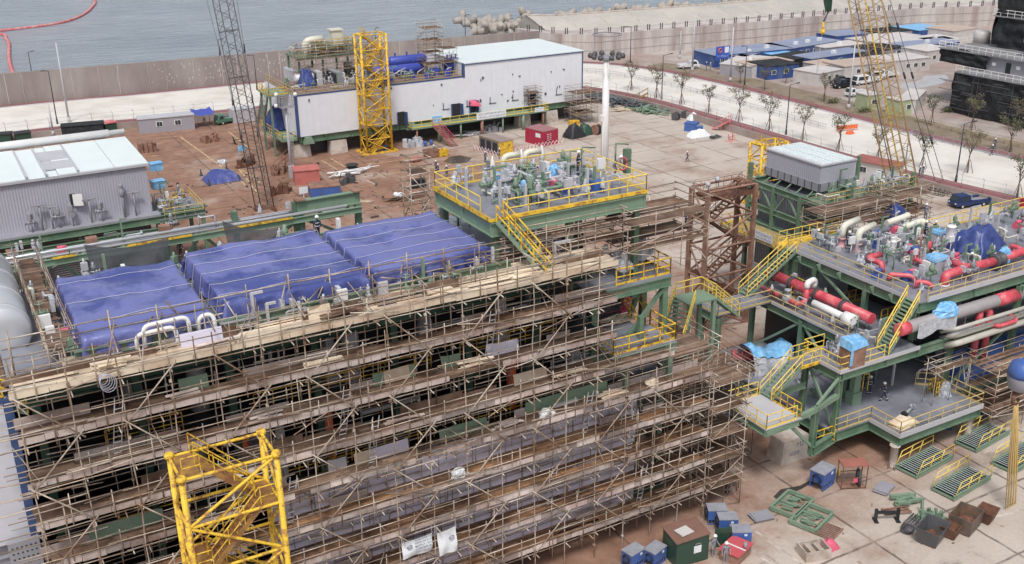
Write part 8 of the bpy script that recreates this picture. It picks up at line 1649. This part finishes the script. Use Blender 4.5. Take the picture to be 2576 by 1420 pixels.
# plates, frames, steel bits
def frame_pile(name, lab, cat, p, rz, m, kind, seed=0):
    r = random.Random(seed); g = MB()
    if kind == 'frame':
        for y in (-1.0,1.0): g.ibeam((-1.5,y,.2),(1.5,y,.2),.35,.2,.04)
        for x in (-1.45,1.45): g.bar((x,-1,.25),(x,1,.25),.16,.3)
        for i in range(11): x = r.uniform(-1.2,1.2); g.bar((x,r.uniform(-.9,-.2),.1+.03*i),(x+r.uniform(-.35,.35),r.uniform(.2,.9),.1+.03*i),.13,.1)
    elif kind == 'grate':
        for i in range(9): g.bar((-.9+i*.22,-.8,.1),(-.9+i*.22,.8,.1),.06)
        for y in (-.8,.8): g.bar((-.95,y,.1),(.95,y,.1),.08,.12)
    elif kind == 'panel':
        for i in range(3): g.obox((r.uniform(-.08,.08),r.uniform(-.08,.08),.07*i+.12),(1.5,1.1,.06),r.uniform(-.1,.1))
        g.obox((0,0,0),(1.3,.9,.119))
    elif kind == 'bits':
        for i in range(16): a = r.uniform(-.25,.25)+(pi/2 if r.random() < .3 else 0); g.obox((r.uniform(-.8,.8),r.uniform(-.6,.6),r.uniform(0,.35)),(r.uniform(.7,1.7),r.uniform(.15,.3),r.uniform(.12,.3)),a)
    elif kind == 'heap':
        for i in range(50): g.obox((r.gauss(0,1.6),r.gauss(0,1.0),r.uniform(0,.7)),(r.uniform(1.0,3.0),r.uniform(.15,.35),r.uniform(.12,.3)),r.uniform(0,3),r.uniform(-.3,.3),r.uniform(-.3,.3))
    elif kind == 'posts':
        for i in range(15): x, y = r.uniform(-.9,.9), r.uniform(-.7,.7); g.obox((x,y,.1),(.18,.18,r.uniform(.4,1.2)),r.uniform(0,1.5),r.uniform(-.35,.35),r.uniform(-.3,.3))
        g.obox((0,0,0),(2,1.5,.14))
    elif kind == 'stand':
        for x in (-.8,.8): g.bar((x,0,0),(x,0,1.0),.2); g.obox((x,0,0),(.3,.7,.08))
        g.bar((-.8,0,.72),(.8,0,.72),.16,.2)
    elif kind == 'gears':
        for i in range(4): g.lathe([(.1,0),(.35,.02),(.38,.2),(.15,.25)], (-.5+r.uniform(-.2,.2),-.1+r.uniform(-.3,.3),.22*i*.5), 11)
        for i in range(6): g.tube((.1,-.5+.2*i,.12),(1.5,-.45+.2*i,.12+.03*i),.07,6)
    elif kind == 'pipes':
        for i in range(9): g.tube((-.9+r.uniform(-.2,.2),-.4+.1*i,.07+(.12 if i%3==0 else 0)),(.9+r.uniform(-.2,.3),-.4+.1*i+r.uniform(-.15,.15),.07+(.12 if i%3==0 else 0)),.055,6)
    elif kind == 'longpipes':
        for i in range(16): x = r.uniform(-3.2,2); g.tube((x,r.uniform(-1.2,1.2),.1+r.random()*.5),(x+r.uniform(1.5,4),r.uniform(-1.2,1.2),.1+r.random()*.6),r.uniform(.07,.16),6)
    elif kind == 'planks':
        for i in range(16): g.obox((r.uniform(-1.2,1.2),r.uniform(-.8,.8),.05*i*.5),(r.uniform(1.8,3.8),.25,.06),r.uniform(-.25,.25))
    elif kind == 'scrap':
        for i in range(320): a = r.uniform(0,6); g.obox((r.gauss(0,5.0),r.gauss(0,1.7),r.uniform(0,.8)),(r.uniform(.4,2.0),r.uniform(.2,.7),r.uniform(.06,.3)),a,r.uniform(-.4,.4),r.uniform(-.4,.4))
    elif kind == 'stairs':
        for s in (-.5,.5): g.bar((-1.6,s,.1),(1.6,s,2.0),.08,.2); g.tube((-1.6,s,1.1),(1.6,s,3.0),.05,5); g.bar((1.6,s,0),(1.6,s,3.0),.08); g.bar((-1.6,s,0),(-1.6,s,1.1),.08); g.bar((0,s,0),(0,s,2.0),.07)
        for i in range(8): g.obox((-1.5+i*.42,0,.15+i*.25),(.3,1.0,.04))
    elif kind == 'blocks':
        for i in range(4): g.obox((-1.1+i*.75,r.uniform(-.2,.2),0),(.62,1.5,1.45),r.uniform(-.05,.05)); g.obox((-1.1+i*.75,r.uniform(-.2,.2),1.45),(.5,1.3,.2),.05)
    elif kind == 'junk':
        for i in range(14): g.obox((r.uniform(-1.8,1.8),r.uniform(-.9,.9),0),(r.uniform(.3,.9),r.uniform(.3,.8),r.uniform(.4,1.5)),r.uniform(0,1.5))
        for i in range(6): x = r.uniform(-1.8,1.5); g.tube((x,r.uniform(-1,1),.3),(x+r.uniform(.3,1),r.uniform(-1,1),r.uniform(.8,1.9)),.07,5)
    elif kind == 'sacks':
        for i in range(8): g.blob((r.uniform(-.6,.6),r.uniform(-.3,.3),.25*(i//4)),(.8,.6,.42),i+seed,9,.15)
    elif kind == 'sled':
        for s in (-.7,.7): g.bar((s,-.8,.05),(s,.8,.05),.1); g.bar((s,0,0),(s-.25,0,1.35),.12); g.bar((s,-.6,.1),(s-.25,0,1.2),.1)
        g.bar((-.95,0,.7),(.45,0,.7),.1)
    return solo(name, g, m, lab, cat, p, rz)
for nm, lab, cat, k, x, y, rz, m, kd in (
 ('steel_plate','grey steel plate lying flat beside the rusty cage','plate','c4',1108,810,.35,K['grey'],'panel'),
 ('steel_grid','green steel frame with loose bars beside the blue welding machine','frame','c4',350,945,.35,K['green_lt'],'frame'),
 ('steel_grid','green steel frame next to the brown grating','frame','c4',510,1055,.35,K['green_lt'],'frame'),
 ('grating','brown steel grating lying at the end of the green frames','grating','c4',640,1150,.35,K['rust_lt'],'grate'),
 ('panel_stack','small stack of grey panels left of the green frames','panels','c4',98,1040,-.2,K['grey'],'panel'),
 ('steel_offcuts','pile of green steel pieces before the gangways','steel pile','c4',1290,920,-.3,K['green_lt'],'bits'),
 ('steel_offcuts','upright bundle of green steel brackets behind the dark skip','steel pile','c4',1490,1050,.2,K['green_lt'],'posts'),
 ('trestle','black steel trestle near the green steel pieces','trestle','c4',1130,1060,-.5,K['black_steel'],'stand'),
 ('pipe_offcuts','brown pipe offcuts lying behind the black trestle','pipes','c4',1210,985,-.35,K['rust_lt'],'pipes'),
 ('gear_pile','dark gears and bars in front of the green brackets','steel parts','c4',1320,1120,.2,K['grey_dk'],'gears'),
 ('scrap_heap','long heap of dark grey scrap panels beyond the white module','scrap','C3',900,780,-1.45,K['scrap'],'scrap'),
 ('scrap_heap','green steel scrap pile near the low wall','scrap','C3',1140,862,-1.2,K['green_lt'],'bits3'),
 ('plank_heap','tan planks strewn beside the dark scrap','planks','C3',930,850,-.4,K['plank_new'],'planks'),
 ('step_rack','tan yellow steel frames at the low wall above the green scrap','frames','C3',1070,790,-.7,K['lattice_y'],'stairs'),
 ('step_rack','faded red stair frame by the low wall at the right of the apron','stair','C3',1700,1000,-1.0,K['boom_red'],'stairs'),
 ('step_rack','second red stair frame right of the faded red one','stair','C3',1770,1080,.4,K['boom_red'],'sled'),
 ('counterweight','row of rusty tan concrete blocks behind the white roofed grey module','blocks','C1',1130,1165,0,K['rust_lt'],'blocks'),
 ('pallet_junk','jumble of crates and drums on the brown ground right of the cabin','junk','C1',1605,1085,0,K['rust_lt'],'junk'),
 ('trestle','pair of black A frame trestles on the brown ground','trestle','C1',1825,1100,.2,K['black_steel'],'sled'),
 ('pallet_junk','pile of brown machine parts at the foot of the dark boom','junk','C1',1880,1270,.3,K['rust'],'junk'),
 ('sack_pile','pile of pale sacks on the yellow line','sacks','C1',1700,1255,0,K['wrap'],'sacks'),
 ('pipe_pile','long pile of white pipes and boards in the middle of the yard','pipes','C2',740,1340,.1,K['white_paint'],'longpipes'),
 ('pipe_pile','dark brown pipes and hoses left of the white pipe pile','pipes','C6',400,225,.1,K['grey_dk'],'pipes'),
 ('pallet_junk','dark trolleys and hoses on the white pipe pile edge','junk','C6',720,310,.1,K['grey_dk'],'junk'),
 ('pallet','low pallet with pale sacks on the brown ground','pallet','C6',1165,440,.1,K['plank'],'planks'),
 ('sack_pile','pale sacks on the pallet near the valve platform','sacks','C6',1140,415,0,K['canvas'],'sacks'),
 ('timber','two short squared timbers behind the green portal beam','timber','C6',885,455,-.5,K['plank_new'],'pipes'),
 ('red_machine','small red machine alone on the apron','machine','C2',1285,1235,.2,K['boom_red'],'bits'),
 ('pallet_junk','cluttered crates under the white module walkway','junk','C2',1250,1125,0,K['wrap'],'junk'),
 ('pallet_junk','pale scaffolding parts stacked by the stair of the white module','pipes','C2',1660,1040,.1,K['grey_lt'],'longpipes'),
 ('pallet_junk','drums and crates in the shade under the white module','junk','C2',1850,1010,0,K['grey'],'junk'),
 ('pallet_junk','brown crates left of the slim grey mast','junk','C2',255,1330,0,K['rust_lt'],'junk'),
 ('pallet_junk','red brown steps and planks at the foot of the slim grey mast','stairs','C2',265,1290,.3,K['rust_lt'],'stairs'),
 ('pallet_junk','rusty junk strewn beside the dark boom foot','junk','C6',230,390,.2,K['rust'],'junk'),
 ('pipe_pile','green pipe lying alone near the pipe rack end','pipe','C5',1525,495,-.05,K['green_lt'],'pipes'),
 ('wheel_pile','tangle of grey cables at the yard wall corner','cable','C3',1640,1060,.2,K['grey_dk'],'gears')):
    p = at(k.lower() if len(k) > 2 or k == 'c4' else int(k[1]), x, y); 
    frame_pile(nm, lab, cat, p, rz, m, 'heap' if kd == 'bits3' else kd, int(x))
# spools, bins, bags
def spool(lab, p, r, w, m, rz=0): 
    t = thing('cable_spool', lab, 'spool', p, rz, None); g = MB(); g.lathe([(r,-w/2),(r,-w/2+.08),(r*.55,-w/2+.081),(r*.55,w/2-.081),(r,w/2-.08),(r,w/2)], (0,0,r), 18, 'x'); g.build('drum', m, t); g = MB(); g.lathe([(r*.8,-w/2+.1),(r*.8,w/2-.1)], (0,0,r), 16, 'x'); g.build('cable', K['black_steel'], t); return t
spool('black cable spool by the low wall, left of two', at(3,1350,920), .75, 1.0, K['grey_dk'], .4); spool('black cable spool by the low wall, right of two', at(3,1420,905), .7, .9, K['grey_dk'], .4)
p = at(6,785,210); t = thing('cable_spool', 'black cable spool lying flat on the white pipe pile', 'spool', p); g = MB(); g.lathe([(1.0,0),(1.0,.08),(.7,.081),(.7,.5),(1.0,.51),(1.0,.6)], (0,0,.3), 18); g.build('drum', K['black_steel'], t)
A, B = at(3,1410,1015), at(3,1555,1010); pbox('skip_bin', 'bright blue open bin among wrapped goods near the low wall', 'bin', at(3,1412,1005), at(3,1500,1015), 1.8, 1.4, K['blue_bin'], K['blue_bin'], over=.02); pbox('skip_bin', 'smaller blue bin right of the bright blue bin', 'bin', at(3,1502,1012), at(3,1556,1006), 1.4, 1.0, K['blue_bin'], K['grey'], over=.02)
drape('tarpaulin', 'white sheet over goods in front of the blue bins', at(3,1520,1045), (4.2,2.4,1.1), K['canvas'], 31); drape('tarpaulin', 'white sheeted stack behind the blue bins', at(3,1480,920), (2.2,1.6,1.2), K['canvas'], 32)
drape('tarpaulin', 'black plastic wrapped load right of the dark red container', at(3,570,1050), (3.6,2.8,2.1), K['black_steel'], 33); drape('tarpaulin', 'green netted load in the middle of the wrapped row', at(3,655,1030), (2.8,2.4,1.7), K['green_dk'], 34)
spool('rusty steel drum at the right end of the wrapped row', at(3,745,1030), .9, 1.3, K['rust_lt'], .3)
g = MB(); g.obox((0,0,0),(1.7,1.2,.9)); g.obox((0,0,.9),(1.75,1.25,.08)); solo('tool_box', g, K['yellow'], 'yellow tool box under the scaffold at the right end of the white module', 'box', at(3,570,965))
drape('tarpaulin', 'blue tarpaulin over a pile inside a coned off square', at(1,1700,1380), (5.6,4.2,1.5), K['tarp'], 35)
for i, (x, y) in enumerate(((1540,1345),(1735,1300),(1600,1425),(1830,1385))): p = at(1,x,y); g = MB(); g.lathe([(.32,0),(.3,.06),(.2,.07),(.06,1.0),(.03,1.05)], (0,0,0), 10); solo('marker_cone', g, K['black_steel'], ('black cone at the back left of the blue tarpaulin pile','black cone at the back right of the blue tarpaulin pile','black cone at the front left of the blue tarpaulin pile','black cone at the front right of the blue tarpaulin pile')[i], 'cone', p)
g = MB(); g.obox((0,0,0),(.1,.1,1.2)); g.obox((0,-.08,.7),(1.3,.05,1.0)); solo('notice_board', g, K['canvas'], 'white notice board standing before the rusty blue skip', 'sign', at(6,415,425))
g = MB(); g.obox((-.5,0,0),(.08,.08,1.8)); g.obox((.5,0,0),(.08,.08,1.8)); g.obox((0,-.06,.9),(1.2,.06,.85)); solo('notice_board', g, K['blue_lt'], 'blue and white notice board near the dark boom foot', 'sign', at(1,1855,1195))
pbox('covered_container', 'faded red tarpaulined box near the slim grey mast', 'container', at(6,350,330), at(6,540,312), 3.0, 2.1, mat('faded_red_tarp', (.5,.16,.14), .7, .2, 1), bpy.data.materials['faded_red_tarp'])
pbox('skip_bin', 'blue sided container with a rusty brown lid behind the green portal beam', 'container', at(6,470,432), at(6,700,410), 3.2, 1.5, K['blue_bin'], K['rust_lt'], over=.05)
g = MB(); 
for i in range(4): g.obox((-.9+i*.6,0,0),(.5,.5,1.2+.1*(i%2)),.2*i)
solo('rubbish_bins', g, K['black_steel'], 'dark bins and bags by the left corner of the valve platform', 'bins', at(6,1290,345))
g = MB(); g.blob((0,0,0),(1.6,1.1,.5),5,12,.3); solo('cover', g, K['orange'], 'orange red sheeted barrier lying on the pale road', 'cover', at(4,772,1025,ZR)); g = MB(); [g.bar((x,-.3,0),(x,.3,1.0),.06) for x in (-2,-1,0,1,2)]; g.box((-2.1,-.06,.3),(2.1,.06,1.0)); solo('road_barrier', g, K['orange'], 'orange plastic road barrier on the pale road behind a street tree', 'barrier', at(4,772,1010,ZR)+Vector((0,.8,0)), -.2)
# dark booth with brown roof, bench, cabinets at the bottom
p = at('c3',1610,1420); t = thing('welding_booth', 'dark green steel booth with a loose brown board roof at the bottom edge', 'booth', p+Vector((0,1.1,0)), -.12); g = MB(); g.box((-1.45,-1.1,0),(1.45,-1.02,2.2)); g.box((-1.45,-1.02,0),(-1.37,1.0,2.2)); g.box((-1.37,.92,0),(1.45,1.0,2.2)); g.build('wall', K['green_dk'], t)
g = MB(); g.hull8([(-1.6,-1.3,2.22),(1.5,-1.2,2.3),(1.6,1.2,2.35),(-1.5,1.2,2.25)], [(-1.6,-1.3,2.3),(1.5,-1.2,2.38),(1.6,1.2,2.43),(-1.5,1.2,2.33)]); g.build('roof', K['wood_door'], t); g = MB(); g.obox((-.3,-.2,2.4),(1.2,1.0,.05),.2); g.build('pale_board', K['cabin_w'], t); g = MB(); g.box((.1,-1.14,.9),(.75,-1.103,1.5)); g.build('label_plate', K['canvas'], t); g = MB(); g.path([Vector((.2,-1.13,1.6)),Vector((.2,-1.2,1.75)),Vector((.65,-1.2,1.75)),Vector((.65,-1.13,1.6))],.03,5); g.build('handle', K['grey'], t); t.scale = (.88,.88,.92)
g = MB(); g.box((-.6,-.06,0),(.6,.06,1.5)); g.box((-.6,-.1,1.1),(.6,.1,1.35)); solo('screen_panel', g, K['green_dk'], 'dark green steel screen with lettering behind the pale shirted worker', 'screen', at('c3',1840,1270), -.3)
p = at('c3',2000,1400); t = thing('work_bench', 'work bench with a bright red top and a tin can on it', 'bench', p+Vector((0,.7,0)), .35); g = MB(); g.box((-.95,-.7,0),(.95,.7,.8)); g.build('chest', K['rust_lt'], t); g = MB(); g.box((-1.05,-.8,.8),(1.05,.8,.88)); g.build('top', mat('red_sheet_top', (.55,.1,.12), .5, .15, 1), t); g = MB(); g.box((-.12,-.8,.881),(.0,.8,.89)); g.build('white_stripe', K['canvas'], t); g = MB(); g.lathe([(.13,0),(.13,.4),(.11,.41)], (.2,-.3,.89), 12); solo('tin_can', g, K['grey'], 'tin can on the red topped bench', 'can', (0,0,0)).location = Vector((p.x+.2,p.y+.5,0))
g = MB(); g.hull8([(-.95,-.7,0),(.95,-.7,0),(.95,.7,0),(-.95,.7,0)], [(-.95,-.7,.75),(.95,-.7,.75),(.95,.7,.75),(-.95,.7,.75)]); t = solo('parts_crate', MB().box((-.95,-.7,0),(.95,-.62,.8)).box((-.95,.62,0),(.95,.7,.8)).box((-.95,-.619,0),(-.87,.619,.8)).box((.87,-.619,0),(.95,.619,.8)).box((-.87,-.619,0),(.87,.619,.1)).box((-.5,-.5,.1),(-.1,.5,.7)).box((.2,-.5,.1),(.55,.5,.65)), K['conc_pale'], 'open pale crate with parts in it at the bottom edge', 'crate', at('c4',560,1370)+Vector((0,.4,0)), -.25)
drape('cloth_heap', 'crumpled bright pink sheet behind the open pale crate', at('c4',650,1285), (1.5,1.1,.6), K['pink'], 41)
g = MB(); g.hull8([(-.3,-1.3,1.0),(.3,-1.3,1.0),(.3,1.3,1.0),(-.3,1.3,1.0)], [(-.3,-1.3,1.06),(.3,-1.3,1.06),(.3,1.3,1.06),(-.3,1.3,1.06)]); [g.tube((x,y,0),(x,y,1.0),.04,5) for x in (-.25,.25) for y in (-1.2,1.2)]; solo('plank_trestle', g, K['rust_lt'], 'long brown plank on tube legs at the right end of the big scaffold', 'plank', at('c3',1840,770), .6)
for i, (x, y, w) in enumerate(((560,1200,3.2),(1450,1000,2.6))): pass
# oil drums in the shade and small litter round the modules
r = random.Random(77); g0_ = None
for i, (k, x, y) in enumerate((('c4',1700,250),('c4',1640,300),('R1',250,1000),('R1',180,1060),(2,1345,1120),(2,1390,1110),(2,1040,1150),(3,230,1000))):
    p = at(k,x,y); lab = ('blue drum in the shade by the right corner column','rusty drum in the shade by the right corner column','blue drum under the left landing of the pipe module','second drum under the left landing, nearer the scaffold','drum under the white module left of its stair','drum beside the stair of the white module','drum at the foot of the tall yellow tower','drum behind the dark red container')[i]
    if g0_ is None: g = MB(); g.lathe([(.28,0),(.29,.02),(.29,.28),(.31,.3),(.29,.32),(.29,.58),(.31,.6),(.29,.62),(.29,.86),(.27,.88)], (0,0,0), 14); g0_ = solo('oil_drum', g, K['blue_bin'], lab, 'drum', p, 0, 'oil drums')
    else: dup(g0_, p, 0, lab)
mb = MB()
for i in range(420):
    x, y = r.uniform(40,100), r.uniform(38,150); s = r.uniform(.04,.16); 
    if 57 < x < 92 and 50 < y < 67: continue
    mb.obox((x,y,0),(s*r.uniform(1,4),s,s*.4),r.uniform(0,3))
for i in range(330):
    x, y = r.uniform(24,62), r.uniform(112,160); s = r.uniform(.08,.3); mb.obox((x,y,0),(s*r.uniform(1,5),s,s*r.uniform(.3,1.2)),r.uniform(0,3))
tag(mb.build('ground_litter', mat('mixed_litter', (.22,.16,.13), .8, .3, 1, isl=.8)), 'small bits of rusty litter scattered over the yard', 'litter', kind='stuff')
